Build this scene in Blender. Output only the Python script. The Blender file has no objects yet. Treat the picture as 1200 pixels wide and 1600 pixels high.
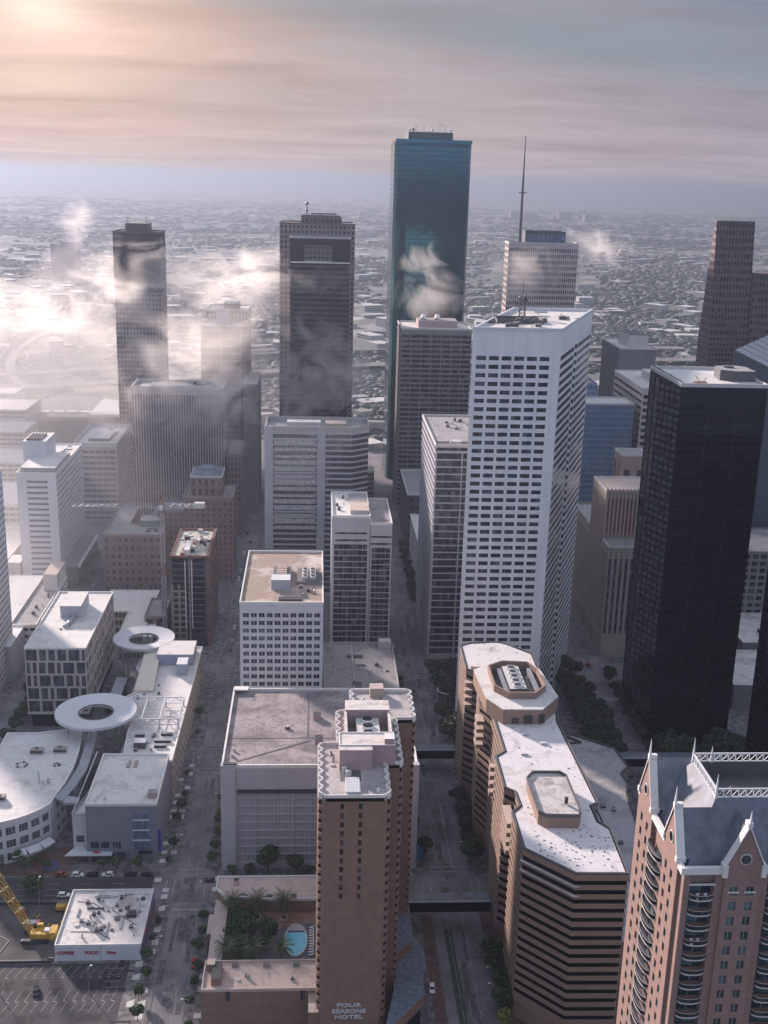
import bpy, math, random
import numpy as np
from mathutils import Vector, Matrix
random.seed(7)
S = bpy.context.scene
COL = S.collection
R = math.radians
# ------------------------------------------------------------------ camera
CAM = Vector((46.248, -376.587, 257.607)); FPX = 1788.118
PITCH, ROLL, YAW = 0.282443466, 0.0274936865, 0.0637562501
fw = Vector((math.sin(YAW)*math.cos(PITCH), math.cos(YAW)*math.cos(PITCH), -math.sin(PITCH)))
rt = Vector((math.cos(YAW), -math.sin(YAW), 0)); up = rt.cross(fw)
r2 = rt*math.cos(ROLL) + up*math.sin(ROLL); u2 = -rt*math.sin(ROLL) + up*math.cos(ROLL)
cd = bpy.data.cameras.new('camera'); cam = bpy.data.objects.new('camera', cd); COL.objects.link(cam)
cam.matrix_world = Matrix(((r2.x, u2.x, -fw.x, CAM.x), (r2.y, u2.y, -fw.y, CAM.y), (r2.z, u2.z, -fw.z, CAM.z), (0, 0, 0, 1)))
cd.sensor_fit = 'VERTICAL'; cd.sensor_height = 24; cd.lens = FPX/1600*24
cd.clip_start = 1; cd.clip_end = 90000
S.camera = cam
S.render.resolution_x = 768; S.render.resolution_y = 1024
S.view_settings.view_transform = 'Standard'; S.view_settings.look = 'None'
S.view_settings.exposure = 1.18; S.view_settings.gamma = 1
S.cycles.max_bounces = 5; S.cycles.diffuse_bounces = 2; S.cycles.glossy_bounces = 2
S.cycles.transparent_max_bounces = 6; S.cycles.volume_bounces = 2
S.cycles.volume_max_steps = 48; S.cycles.volume_step_rate = 2.0
S.cycles.use_denoising = True
S.cycles.sample_clamp_indirect = 4
# ------------------------------------------------------------------ sun and sky
HAZE = 1.45e-4
SUN_AZ, SUN_EL = R(-35), R(18)             # azimuth from +Y towards +X
sd = Vector((math.sin(SUN_AZ)*math.cos(SUN_EL), math.cos(SUN_AZ)*math.cos(SUN_EL), math.sin(SUN_EL)))
sl = bpy.data.lights.new('sun', 'SUN'); sl.energy = 4.3; sl.angle = R(4); sl.color = (1, .83, .76)
so = bpy.data.objects.new('sun', sl); COL.objects.link(so)
so.rotation_euler = sd.to_track_quat('Z', 'Y').to_euler(); so.location = (0, 0, 600)
W = bpy.data.worlds.new('World'); S.world = W; W.use_nodes = True

class NT:
    """small node-graph helper"""
    def __init__(s, tree): s.t = tree; s.n = tree.nodes; s.l = tree.links
    def add(s, typ, inp=None, **kw):
        nd = s.n.new(typ)
        for k, v in kw.items(): setattr(nd, k, v)
        for k, v in (inp or {}).items():
            sock = nd.inputs[k]
            if isinstance(v, bpy.types.NodeSocket): s.l.new(v, sock)
            else: sock.default_value = v
        return nd
    def math(s, op, a, b=0.0, c=0.0, clamp=False):
        return s.add('ShaderNodeMath', {0: a, 1: b, 2: c}, operation=op, use_clamp=clamp).outputs[0]
    def vmath(s, op, a, b=(0, 0, 0), out=0):
        return s.add('ShaderNodeVectorMath', {0: a, 1: b}, operation=op).outputs[out]
    def noise(s, vec, scale, detail=3, rough=.55, dist=0, out='Fac'):
        return s.add('ShaderNodeTexNoise', {'Vector': vec, 'Scale': scale, 'Detail': detail, 'Roughness': rough, 'Distortion': dist}).outputs[out]
    def ramp(s, fac, *stops):
        nd = s.add('ShaderNodeValToRGB', {'Fac': fac}); e = nd.color_ramp.elements
        while len(e) < len(stops): e.new(.5)
        for i, (p, c) in enumerate(stops):
            e[i].position = p; e[i].color = (c, c, c, 1) if isinstance(c, (int, float)) else (*c, 1)
        return nd.outputs['Color']
    def mix(s, fac, a, b, mode='MIX'):
        nd = s.add('ShaderNodeMix', data_type='RGBA', blend_type=mode)
        for k, v in ((0, fac), (6, a), (7, b)):
            if isinstance(v, bpy.types.NodeSocket): s.l.new(v, nd.inputs[k])
            else: nd.inputs[k].default_value = v if k == 0 else (*v, 1) if len(v) == 3 else v
        return nd.outputs[2]
    def mapr(s, v, a, b, c=0.0, d=1.0):
        return s.add('ShaderNodeMapRange', {0: v, 1: a, 2: b, 3: c, 4: d}, clamp=True).outputs[0]

w = NT(W.node_tree); w.n.clear()
tc = w.add('ShaderNodeTexCoord').outputs['Generated']
sky = w.add('ShaderNodeTexSky', sky_type='NISHITA'); sky.sun_disc = False
sky.sun_elevation = SUN_EL; sky.sun_rotation = SUN_AZ; sky.altitude = 250; sky.air_density = 1.2; sky.dust_density = 3.0; sky.ozone_density = 1.5
sep = w.add('ShaderNodeSeparateXYZ', {0: tc})
zc = w.math('MAXIMUM', sep.outputs[2], 0.0)
den = w.math('ADD', zc, 0.07)
px = w.math('DIVIDE', sep.outputs[0], den); py = w.math('DIVIDE', sep.outputs[1], den)
pl = w.add('ShaderNodeCombineXYZ', {0: w.math('MULTIPLY', px, .42), 1: w.math('MULTIPLY', py, .8), 2: 6.1}).outputs[0]
n1 = w.noise(pl, .34, 5, .52, .6); n2 = w.noise(pl, 1.5, 5, .6, .4)
cl = w.math('ADD', w.math('MULTIPLY', n1, .8), w.math('MULTIPLY', n2, .2))
high = w.mapr(zc, .04, .11)                                            # the deck thins away from the horizon
gap = w.math('MULTIPLY', w.mapr(cl, .46, .54), high)
gdir = Vector((math.sin(R(-12.6))*math.cos(R(8.6)), math.cos(R(-12.6))*math.cos(R(8.6)), math.sin(R(8.6))))
dg = w.vmath('DOT_PRODUCT', w.vmath('NORMALIZE', tc), tuple(gdir), out=1)
dpos = w.math('MAXIMUM', dg, 0.0)
g1 = w.math('POWER', dpos, 44.0); g2 = w.math('POWER', dpos, 150.0); g3 = w.math('POWER', dpos, 1600.0)
wide = w.mapr(dg, .84, .975)
lo = w.mix(wide, (.205, .175, .19), (.265, .222, .22)); hi = w.mix(wide, (.085, .102, .14), (.165, .155, .17))
base = w.mix(w.mapr(zc, .01, .17), lo, hi)
base = w.mix(w.mapr(dg, .6, -.3), base, (.41, .50, .74))                # away from the sun: cooler, evenly lit
base = w.mix(w.math('MULTIPLY', w.mapr(zc, .2, .7), .8), base, (.56, .58, .70))
ccol = w.mix(w.math('MULTIPLY', g1, .85), base, (.34, .225, .18))
ccol = w.mix(g2, ccol, (.42, .305, .25)); ccol = w.mix(w.math('MULTIPLY', g3, .8), ccol, (.72, .59, .50))
lowg = w.math('MULTIPLY', gap, w.math('SUBTRACT', 1.0, g2))
ccol = w.mix(w.math('MULTIPLY', lowg, .8), ccol, (.080, .108, .148))
sh = w.mapr(n2, .3, .7, .80, 1.16)
ccol = w.mix(1.0, ccol, w.add('ShaderNodeCombineXYZ', {0: sh, 1: sh, 2: sh}).outputs[0], 'MULTIPLY')
nish = w.add('ShaderNodeBackground', {'Color': sky.outputs[0], 'Strength': 0.06})
clb = w.add('ShaderNodeBackground', {'Color': ccol, 'Strength': 1.0})
msh = w.add('ShaderNodeMixShader', {0: w.math('SUBTRACT', 1.0, w.math('MULTIPLY', gap, .12)), 1: nish.outputs[0], 2: clb.outputs[0]})
wo = w.add('ShaderNodeOutputWorld'); w.l.new(msh.outputs[0], wo.inputs[0])

# ------------------------------------------------------------------ where a photograph pixel meets a height or a plane
def _ray(u, v): return fw + r2*((u-600)/FPX) + u2*((800-v)/FPX)
def atz(u, v, z=0.0):
    d = _ray(u, v); t = (z-CAM.z)/d.z; p = CAM + d*t; return p.x, p.y
def poly_at(pts, z): return [atz(a, b, z) for a, b in pts]

# ------------------------------------------------------------------ materials
MATS = {}
def mat(name, col, rough=.85, var=.12, scale=.15, metal=0, col2=None, spec=.5, streak=0, bump=0, fine=0, course=0):
    if name in MATS: return MATS[name]
    m = bpy.data.materials.new(name); m.use_nodes = True; t = NT(m.node_tree); b = t.n['Principled BSDF']
    P = t.add('ShaderNodeNewGeometry').outputs['Position']
    c2 = col2 or tuple(max(0, c*(1-2.2*var)) for c in col)
    n = t.noise(P, scale, 5, .6)
    f = t.mapr(n, .35, .65)
    if streak:
        sp = t.vmath('MULTIPLY', P, (1, 1, .06)); f2 = t.mapr(t.noise(sp, .9, 3), .45, .75, 0, streak)
        f = t.math('ADD', t.math('MULTIPLY', f, .6), f2, clamp=True)
    if fine:
        f = t.math('ADD', f, t.math('MULTIPLY', t.math('SUBTRACT', t.noise(P, 2.3, 2, .6), .5), fine), clamp=True)
    c = t.mix(f, col, c2)
    if course:
        z_ = t.add('ShaderNodeSeparateXYZ', {0: P}).outputs[2]; c = t.mix(t.mapr(t.math('FRACT', t.math('DIVIDE', z_, course)), 0, .05, .55, 0), c, tuple(.45*q for q in c2))
        c = t.mix(t.mapr(t.math('FRACT', t.math('DIVIDE', z_, course/6)), 0, .25, .18, 0), c, tuple(.5*q for q in c2))
    t.l.new(c, b.inputs['Base Color']); b.inputs['Roughness'].default_value = rough
    b.inputs['Metallic'].default_value = metal; b.inputs['Specular IOR Level'].default_value = spec
    if bump:
        bp = t.add('ShaderNodeBump', {'Height': n, 'Strength': bump, 'Distance': .4}); t.l.new(bp.outputs[0], b.inputs['Normal'])
    MATS[name] = m; return m

def glass(name, col, rough=.08, var=.45, cell=(2.0, 2.0, 3.6), spec=.45, metal=0, blind=None, bump=0.0):
    """dark window glass; rooms and blinds behind differ from pane to pane"""
    if name in MATS: return MATS[name]
    m = bpy.data.materials.new(name); m.use_nodes = True; t = NT(m.node_tree); b = t.n['Principled BSDF']
    P = t.add('ShaderNodeNewGeometry').outputs['Position']
    q = t.vmath('FLOOR', t.vmath('DIVIDE', P, cell))
    wn = t.add('ShaderNodeTexWhiteNoise', {'Vector': q}).outputs['Value']
    bl = blind or tuple(min(1, c*3+.03) for c in col)
    f = t.math('POWER', wn, 3.0)
    c = t.mix(t.math('MULTIPLY', f, var), col, bl)
    t.l.new(c, b.inputs['Base Color']); b.inputs['Roughness'].default_value = rough
    b.inputs['Specular IOR Level'].default_value = spec; b.inputs['Metallic'].default_value = metal
    if bump:
        bn = t.noise(t.vmath('MULTIPLY', P, (1, 1, .7)), .22, 3, .5)
        bp = t.add('ShaderNodeBump', {'Height': bn, 'Strength': bump, 'Distance': 1.0}); t.l.new(bp.outputs[0], b.inputs['Normal'])
    MATS[name] = m; return m

def roofmat(name, col, stain, amount=.5, scale=.12, fine=.35, rough=.8, seam=4.5):
    """flat-roof membrane with dirt, ponding marks and seams"""
    if name in MATS: return MATS[name]
    m = bpy.data.materials.new(name); m.use_nodes = True; t = NT(m.node_tree); b = t.n['Principled BSDF']
    P = t.add('ShaderNodeNewGeometry').outputs['Position']
    n = t.noise(P, scale, 6, .65, .6); f = t.mapr(n, .62-.25*amount, .78-.2*amount, 0, .9)
    n2 = t.noise(P, scale*6, 4, .7); f2 = t.mapr(n2, .52, .72, 0, fine)
    c = t.mix(f, col, stain); c = t.mix(f2, c, tuple(s*.55 for s in stain))
    if seam:
        xy = t.add('ShaderNodeSeparateXYZ', {0: P})
        for ax, sp_ in ((0, seam), (1, seam*2.5)): c = t.mix(t.mapr(t.math('FRACT', t.math('DIVIDE', xy.outputs[ax], sp_)), .0, .05, .30, 0), c, tuple(s*.6 for s in stain))
    n3 = t.noise(P, scale*.5, 3, .5, 2.0); c = t.mix(t.mapr(t.math('ABSOLUTE', t.math('SUBTRACT', n3, .5)), 0, .012, .35, 0), c, tuple(s*.7 for s in stain))
    t.l.new(c, b.inputs['Base Color']); b.inputs['Roughness'].default_value = rough
    MATS[name] = m; return m

M = dict(
 asphalt=mat('asphalt', (.055, .053, .058), .9, .25, .08, fine=.5, col2=(.035, .034, .04)),
 concrete_road=mat('concrete_road', (.225, .215, .225), .9, .22, .07, fine=.9, col2=(.11, .105, .115)),
 paving=mat('paving', (.22, .21, .215), .9, .2, .35, fine=1.0, col2=(.07, .068, .072)),
 brickpave=mat('brickpave', (.16, .10, .085), .9, .2, .3, fine=.6),
 paint=mat('road_paint', (.38, .38, .37), .8, .2, .6),
 white=mat('white_panel', (.62, .63, .66), .55, .05, .2, streak=.25),
 offwhite=mat('offwhite', (.55, .54, .52), .75, .08, .2, streak=.35),
 trim=mat('white_trim', (.72, .70, .68), .7, .05, .5),
 concrete=mat('pale_concrete', (.42, .41, .41), .85, .1, .12, streak=.35),
 lilac=mat('grey_concrete', (.45, .45, .485), .85, .08, .1, streak=.3),
 grey=mat('mid_grey', (.22, .21, .215), .8, .1, .1, streak=.3),
 dgrey=mat('dark_grey', (.10, .10, .11), .7, .1, .1, streak=.2),
 beige=mat('beige_stone', (.40, .345, .30), .85, .1, .12, streak=.35),
 tan=mat('tan_stone', (.33, .27, .235), .85, .1, .12, streak=.3),
 brown=mat('brown_stone', (.30, .205, .16), .8, .1, .3, streak=.15, fine=.3),
 brick=mat('brown_brick', (.27, .168, .122), .88, .12, .35, streak=.3, fine=.4, course=2.94),
 rbrick=mat('red_brick', (.29, .19, .165), .88, .1, .4, streak=.2, fine=.4, course=3.47),
 dbrick=mat('dull_brick', (.26, .175, .15), .88, .12, .3, streak=.2, fine=.3),
 granite=mat('red_granite', (.15, .10, .105), .6, .1, .2, streak=.2, fine=.3),
 mauve=mat('mauve_render', (.42, .31, .31), .8, .08, .4, streak=.2),
 black=mat('black_cladding', (.010, .014, .024), .4, .2, .1, spec=.15),
 blackm=mat('dark_metal', (.05, .05, .055), .5, .2, .3),
 slate=mat('blue_grey_roof', (.18, .205, .255), .55, .2, .25, fine=.5),
 sloperoof=mat('pale_metal_roof', (.36, .37, .40), .5, .1, .2, fine=.3),
 steel=mat('white_steel', (.6, .62, .64), .5, .05, .4),
 yellow=mat('yellow_paint', (.55, .34, .04), .5, .15, .8),
 orange=mat('orange_edge', (.45, .16, .07), .7, .2, .5),
 red=mat('red_paint', (.42, .03, .035), .5, .1, .5),
 rust=mat('rust_red', (.25, .10, .07), .8, .2, .5),
 blue=mat('blue_paint', (.03, .07, .45), .5, .1, .5),
 rwhite=roofmat('white_roof', (.64, .62, .60), (.42, .38, .36), .35, .1, .3),
 rdirty=roofmat('dirty_white_roof', (.60, .575, .56), (.33, .30, .28), .55, .09, .65),
 rgrey=roofmat('grey_roof', (.30, .295, .30), (.17, .16, .165), .5, .1, .5),
 rstain=roofmat('stained_deck', (.32, .27, .275), (.13, .11, .12), .75, .07, .9, seam=12),
 rbrown=roofmat('brown_roof', (.27, .20, .155), (.66, .62, .58), .42, .055, .3),
 rpink=roofmat('pink_roof', (.52, .42, .37), (.36, .28, .25), .35, .2, .4),
 soil=mat('soil', (.10, .092, .09), .95, .3, .1, fine=.7, col2=(.05, .047, .048)),
 grass=mat('lawn', (.07, .10, .045), .95, .3, .2, fine=.6),
 pooltile=mat('pool_deck', (.12, .12, .15), .7, .1, .3),
 terra=mat('terracotta_paving', (.36, .22, .15), .8, .15, .5, fine=.6),
 tyre=mat('tyre', (.02, .02, .02), .8, .1, .5),
 cwhite=mat('car_white', (.75, .75, .76), .3, .02, .5), cdark=mat('car_dark', (.03, .033, .04), .25, .1, .5),
 cred=mat('car_red', (.30, .04, .03), .3, .05, .5), csilver=mat('car_silver', (.38, .39, .41), .3, .05, .5, metal=.3),
 bark=mat('bark', (.10, .075, .055), .9, .2, 1.5), barkp=mat('palm_bark', (.26, .2, .15), .9, .2, 1.5),
 g_dark=glass('glass_dark', (.008, .012, .026), .08, .9, blind=(.13, .14, .17), spec=.3), g_grey=glass('glass_grey', (.05, .055, .065), .12),
 g_blue=glass('glass_blue', (.12, .19, .29), .10, .8, (1.3, 1.3, 3.7), blind=(.26, .36, .48), metal=.3),
 g_teal=glass('glass_teal', (.012, .078, .10), .10, .5, (3.2, 3.2, 4), blind=(.022, .12, .145), metal=.9, bump=.05),
 g_black=glass('glass_black', (.005, .010, .022), .07, .8, (3.3, 3.3, 3.9), blind=(.022, .032, .05), metal=.8, bump=.04),
 g_wave=glass('glass_wavy', (.10, .105, .12), .05, .3, (3, 3, 3.8), metal=.6, bump=.35),
 g_room=glass('glass_room', (.03, .042, .065), .06, .45, (1.5, 1.5, 3.8), blind=(.22, .24, .27)),
 g_warm=glass('glass_warm', (.05, .05, .055), .12, .7, (1.1, 1.1, 3.3), blind=(.30, .30, .30)),
)
pw = bpy.data.materials.new('pool_water'); pw.use_nodes = True; _b = pw.node_tree.nodes['Principled BSDF']
_t = NT(pw.node_tree); _P = _t.add('ShaderNodeNewGeometry').outputs['Position']
_t.l.new(_t.mix(_t.mapr(_t.noise(_P, 1.2, 4), .35, .7), (.05, .42, .58), (.16, .62, .76)), _b.inputs['Base Color'])
_b.inputs['Roughness'].default_value = .08; M['water'] = pw
def leafmat(name, a, b_):
    m = bpy.data.materials.new(name); m.use_nodes = True; t = NT(m.node_tree); b = t.n['Principled BSDF']
    P = t.add('ShaderNodeNewGeometry').outputs['Position']
    f = t.mapr(t.noise(P, .55, 4, .6), .35, .65)
    t.l.new(t.mix(f, a, b_), b.inputs['Base Color']); b.inputs['Roughness'].default_value = .7; b.inputs['Specular IOR Level'].default_value = .2
    M[name] = m; return m
leafmat('leaf', (.04, .07, .035), (.10, .135, .06)); leafmat('leaf2', (.03, .055, .03), (.08, .11, .05)); leafmat('palm', (.03, .055, .028), (.06, .09, .042))
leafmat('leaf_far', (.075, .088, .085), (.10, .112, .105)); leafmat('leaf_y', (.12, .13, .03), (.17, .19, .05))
# ------------------------------------------------------------------ mesh building
class MB:
    def __init__(s): s.v = []; s.f = []; s.m = []
    def quad(s, a, b, c, d, m=0):
        i = len(s.v); s.v += [a, b, c, d]; s.f.append((i, i+1, i+2, i+3)); s.m.append(m)
    def tri(s, a, b, c, m=0):
        i = len(s.v); s.v += [a, b, c]; s.f.append((i, i+1, i+2)); s.m.append(m)
    def ngon(s, pts, m=0):
        i = len(s.v); s.v += list(pts); s.f.append(tuple(range(i, i+len(pts)))); s.m.append(m)
    def prism(s, poly, z0, z1, m=0, mtop=None, bottom=True, top=True):
        n = len(poly)
        for k in range(n):
            (ax, ay), (bx, by) = poly[k], poly[(k+1) % n]
            s.quad((ax, ay, z0), (bx, by, z0), (bx, by, z1), (ax, ay, z1), m)
        if top: s.ngon([(x, y, z1) for x, y in poly], m if mtop is None else mtop)
        if bottom: s.ngon([(x, y, z0) for x, y in reversed(poly)], m)
    def box(s, x0, x1, y0, y1, z0, z1, m=0, mtop=None):
        s.prism([(x0, y0), (x1, y0), (x1, y1), (x0, y1)], z0, z1, m, mtop)
    def ring(s, outer, inner, z0, z1, m=0):
        n = len(outer)
        for k in range(n):
            a, b = outer[k], outer[(k+1) % n]; c, d = inner[k], inner[(k+1) % n]
            s.quad((*a, z0), (*b, z0), (*b, z1), (*a, z1), m)
            s.quad((*d, z0), (*c, z0), (*c, z1), (*d, z1), m)
            s.quad((*a, z1), (*b, z1), (*d, z1), (*c, z1), m)
            s.quad((*b, z0), (*a, z0), (*c, z0), (*d, z0), m)
    def tube(s, p, q, r0, r1=None, n=8, m=0, cap=True):
        r1 = r0 if r1 is None else r1; p = Vector(p); q = Vector(q); d = (q-p).normalized()
        a = d.orthogonal().normalized(); b = d.cross(a)
        P = [p + (a*math.cos(2*math.pi*k/n) + b*math.sin(2*math.pi*k/n))*r0 for k in range(n)]
        Q = [q + (a*math.cos(2*math.pi*k/n) + b*math.sin(2*math.pi*k/n))*r1 for k in range(n)]
        for k in range(n): s.quad(tuple(P[k]), tuple(P[(k+1) % n]), tuple(Q[(k+1) % n]), tuple(Q[k]), m)
        if cap: s.ngon([tuple(v) for v in reversed(P)], m); s.ngon([tuple(v) for v in Q], m)
    def bar(s, p, q, t, m=0): s.tube(p, q, t*.7, n=4, m=m)
    def ball(s, c, r, m=0, n=8, k=5, squash=1):
        c = Vector(c)
        g = [[c + Vector((math.cos(2*math.pi*i/n)*math.sin(math.pi*j/k), math.sin(2*math.pi*i/n)*math.sin(math.pi*j/k), math.cos(math.pi*j/k)*squash))*r for i in range(n)] for j in range(k+1)]
        for j in range(k):
            for i in range(n): s.quad(tuple(g[j+1][i]), tuple(g[j+1][(i+1) % n]), tuple(g[j][(i+1) % n]), tuple(g[j][i]), m)
    def mesh(s, name, mats, off=(0, 0, 0), smooth=False):
        me = bpy.data.meshes.new(name)
        v = np.array(s.v, dtype=np.float64).reshape(-1, 3) - np.array(off)
        me.from_pydata(v.tolist(), [], s.f)
        for m in (mats if isinstance(mats, (list, tuple)) else [mats]): me.materials.append(m)
        me.polygons.foreach_set('material_index', s.m)
        if smooth: me.polygons.foreach_set('use_smooth', [True]*len(s.f))
        me.update(); return me
    def build(s, name, mats, parent=None, smooth=False, kind=None, label=None, cat=None, group=None, loc=None):
        """link as ONE object; vertices were given in world space"""
        if not s.f: return None
        world = getattr(parent, 'wloc', None)
        wl = WLOC.get(parent.name, Vector((0, 0, 0))) if parent else Vector(loc or (0, 0, 0))
        me = s.mesh(name, mats, tuple(wl), smooth)
        o = bpy.data.objects.new(name, me); COL.objects.link(o)
        if parent: o.parent = parent; WLOC[o.name] = wl.copy()
        else: o.location = wl; WLOC[o.name] = wl.copy()
        tag(o, label, cat, group, kind); return o
WLOC = {}
def tag(o, label=None, cat=None, group=None, kind=None):
    if label: o['label'] = label
    if cat: o['category'] = cat
    if group: o['group'] = group
    if kind: o['kind'] = kind
    return o
def thing(name, label, cat, loc=(0, 0, 0), group=None):
    o = bpy.data.objects.new(name, None); COL.objects.link(o); o.location = loc; o.empty_display_size = 1
    WLOC[o.name] = Vector(loc); return tag(o, label, cat, group)
def place(name, mesh, parent, world, rz=0, kind=None, scale=None):
    """an object sharing a mesh, put at a world place under its parent"""
    o = bpy.data.objects.new(name, mesh); COL.objects.link(o)
    wl = WLOC.get(parent.name, Vector((0, 0, 0))) if parent else Vector((0, 0, 0))
    o.parent = parent; o.location = Vector(world) - wl; o.rotation_euler = (0, 0, rz)
    if scale: o.scale = scale
    if kind: o['kind'] = kind
    return o
def kids(o): return [c for c in COL.objects if c.parent is o]
def copy_tree(root, ch, loc, rz=0, label=None, group=None, scale=None):
    """ch: [(child, [grandchildren])] gathered once"""
    r = root.copy(); COL.objects.link(r); r.location = loc; r.rotation_euler = (0, 0, rz)
    if scale: r.scale = scale
    if label: r['label'] = label
    if group: r['group'] = group
    for c, gs in ch:
        d = c.copy(); COL.objects.link(d); d.parent = r
        for g in gs:
            e = g.copy(); COL.objects.link(e); e.parent = d
    return r
def tree_of(root): return [(c, kids(c)) for c in kids(root)]
def inset(poly, d):
    n = len(poly); out = []
    for k in range(n):
        p0, p1, p2 = Vector(poly[k-1]), Vector(poly[k]), Vector(poly[(k+1) % n])
        e1 = (p1-p0).normalized(); e2 = (p2-p1).normalized()
        n1 = Vector((-e1.y, e1.x)); n2 = Vector((-e2.y, e2.x)); b = n1+n2
        if b.length < 1e-4: b = n1
        b.normalize(); c = max(.35, b.dot(n1)); out.append(tuple(p1 + b*(d/c)))
    return out
def rect(x0, x1, y0, y1): return [(x0, y0), (x1, y0), (x1, y1), (x0, y1)]

# a wall with real window holes; panes gets one entry per hole
def wallgrid(mb, panes, a, b, z0, z1, cols, rows, wf=.7, hf=.6, dep=.2, ml=0, mr=0, mt=0, mb_=0, m=0, hole=None):
    a = Vector(a); b = Vector(b); L = (b-a).length
    if L < .3: return
    u = (b-a)/L; n = Vector((u.y, -u.x))
    def P(s_, z, d=0): q = a + u*s_ - n*d; return (q.x, q.y, z)
    def Q(s0, s1, za, zb): mb.quad(P(s0, za), P(s1, za), P(s1, zb), P(s0, zb), m)
    cols = max(1, cols); rows = max(1, rows)
    x0, x1, y0, y1 = ml, L-mr, z0+mb_, z1-mt
    cw, ch = (x1-x0)/cols, (y1-y0)/rows; ww, wh = cw*wf, ch*hf
    if ml > 0: Q(0, x0, z0, z1)
    if mr > 0: Q(x1, L, z0, z1)
    if mb_ > 0: Q(x0, x1, z0, y0)
    if mt > 0: Q(x0, x1, y1, z1)
    zprev = y0
    for r in range(rows):
        h0 = y0 + r*ch + (ch-wh)*.5; h1 = h0+wh
        if h0 - zprev > 1e-4: Q(x0, x1, zprev, h0)
        zprev = h1
        sprev = x0
        for c in range(cols):
            s0 = x0 + c*cw + (cw-ww)*.5; s1 = s0+ww
            if hole and not hole(c, r, cols, rows):
                continue
            if s0 - sprev > 1e-4: Q(sprev, s0, h0, h1)
            sprev = s1
            mb.quad(P(s0, h0), P(s1, h0), P(s1, h0, dep), P(s0, h0, dep), m)
            mb.quad(P(s1, h1), P(s0, h1), P(s0, h1, dep), P(s1, h1, dep), m)
            mb.quad(P(s0, h1), P(s0, h0), P(s0, h0, dep), P(s0, h1, dep), m)
            mb.quad(P(s1, h0), P(s1, h1), P(s1, h1, dep), P(s1, h0, dep), m)
            q = a + u*((s0+s1)/2) - n*dep
            panes.append((q.x, q.y, (h0+h1)/2, math.atan2(u.y, u.x), round(ww, 2), round(wh, 2), n))
        if x1 - sprev > 1e-4: Q(sprev, x1, h0, h1)
    if y1 - zprev > 1e-4: Q(x0, x1, zprev, y1)

def pane_mesh(wd, h, mull, trans, t=.07, blind=0):
    b = MB(); b.quad((-wd/2, 0, -h/2), (wd/2, 0, -h/2), (wd/2, 0, h/2), (-wd/2, 0, h/2), 0)
    for k in range(1, mull+1):
        x = -wd/2 + wd*k/(mull+1); b.quad((x-t, -.05, -h/2), (x+t, -.05, -h/2), (x+t, -.05, h/2), (x-t, -.05, h/2), 1)
    for k in range(1, trans+1):
        z = -h/2 + h*k/(trans+1); b.quad((-wd/2, -.06, z-t), (wd/2, -.06, z-t), (wd/2, -.06, z+t), (-wd/2, -.06, z+t), 1)
    return b
def emit_panes(root, panes, gm, fm, mull=0, trans=0, name='window', limit=90, t=.07):
    if not panes: return
    def score(p):
        d = CAM - Vector((p[0], p[1], p[2])); f = p[6].x*d.x + p[6].y*d.y
        return p[4]*p[5]*max(0, f)/d.length**3
    ps = sorted(panes, key=score, reverse=True); top, rest = ps[:limit], ps[limit:]
    cache = {}
    for p in top:
        k = (p[4], p[5])
        if k not in cache: cache[k] = pane_mesh(p[4], p[5], mull, trans, t).mesh(name, [gm, fm])
        place(name, cache[k], root, (p[0], p[1], p[2]), p[3])
    if rest:
        b = MB()
        for p in rest:
            cs, sn = math.cos(p[3]), math.sin(p[3]); pm = pane_mesh(p[4], p[5], mull, trans, t); i0 = len(b.v)
            b.v += [(p[0]+x*cs-y*sn, p[1]+x*sn+y*cs, p[2]+z) for x, y, z in pm.v]
            b.f += [tuple(i+i0 for i in f) for f in pm.f]; b.m += pm.m
        b.build(name, [gm, fm], root, kind='stuff')

def G(cols, rows, wf=.7, hf=.6, **k): return dict(cols=cols, rows=rows, wf=wf, hf=hf, **k)
def roof(root, poly, z, ph=1.1, rm=None, wm=None, cap=None, th=.45, name='roof'):
    b = MB(); b.ngon([(x, y, z) for x, y in poly], 0)
    o = b.build(name, [rm], root)
    b = MB(); ou = inset(poly, -.12); b.ring(ou, inset(poly, th), z-.3, z+ph, 0)
    b.build('parapet', [cap or wm], root)
    return o
def tower(name, label, poly, z, specs, wm, gm, rm, fm=None, cat='building', ph=1.1, cap=None, mull=0, trans=0, z0=0, group=None, root=None, limit=90, wn='wall', t=.07):
    """specs: one entry per edge of the counter-clockwise footprint (front first for rect())"""
    if root is None:
        cx = sum(p[0] for p in poly)/len(poly); cy = sum(p[1] for p in poly)/len(poly)
        root = thing(name, label, cat, (cx, cy, 0), group)
    mb = MB(); panes = []
    for k in range(len(poly)):
        sp = specs[k % len(specs)] if specs else None
        a, b = poly[k], poly[(k+1) % len(poly)]
        if sp is None: mb.quad((*a, z0), (*b, z0), (*b, z), (*a, z))
        else:
            for one in (sp if isinstance(sp, list) else [sp]):
                one = dict(one); za = one.pop('za', z0); zb = one.pop('zb', z)
                if one.get('plain'): mb.quad((*a, za), (*b, za), (*b, zb), (*a, zb)); continue
                wallgrid(mb, panes, a, b, za, zb, **one)
    mb.build(wn, [wm], root)
    if rm: roof(root, poly, z, ph, rm, wm, cap)
    emit_panes(root, panes, gm, fm or wm, mull, trans, limit=limit, t=t)
    return root
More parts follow.
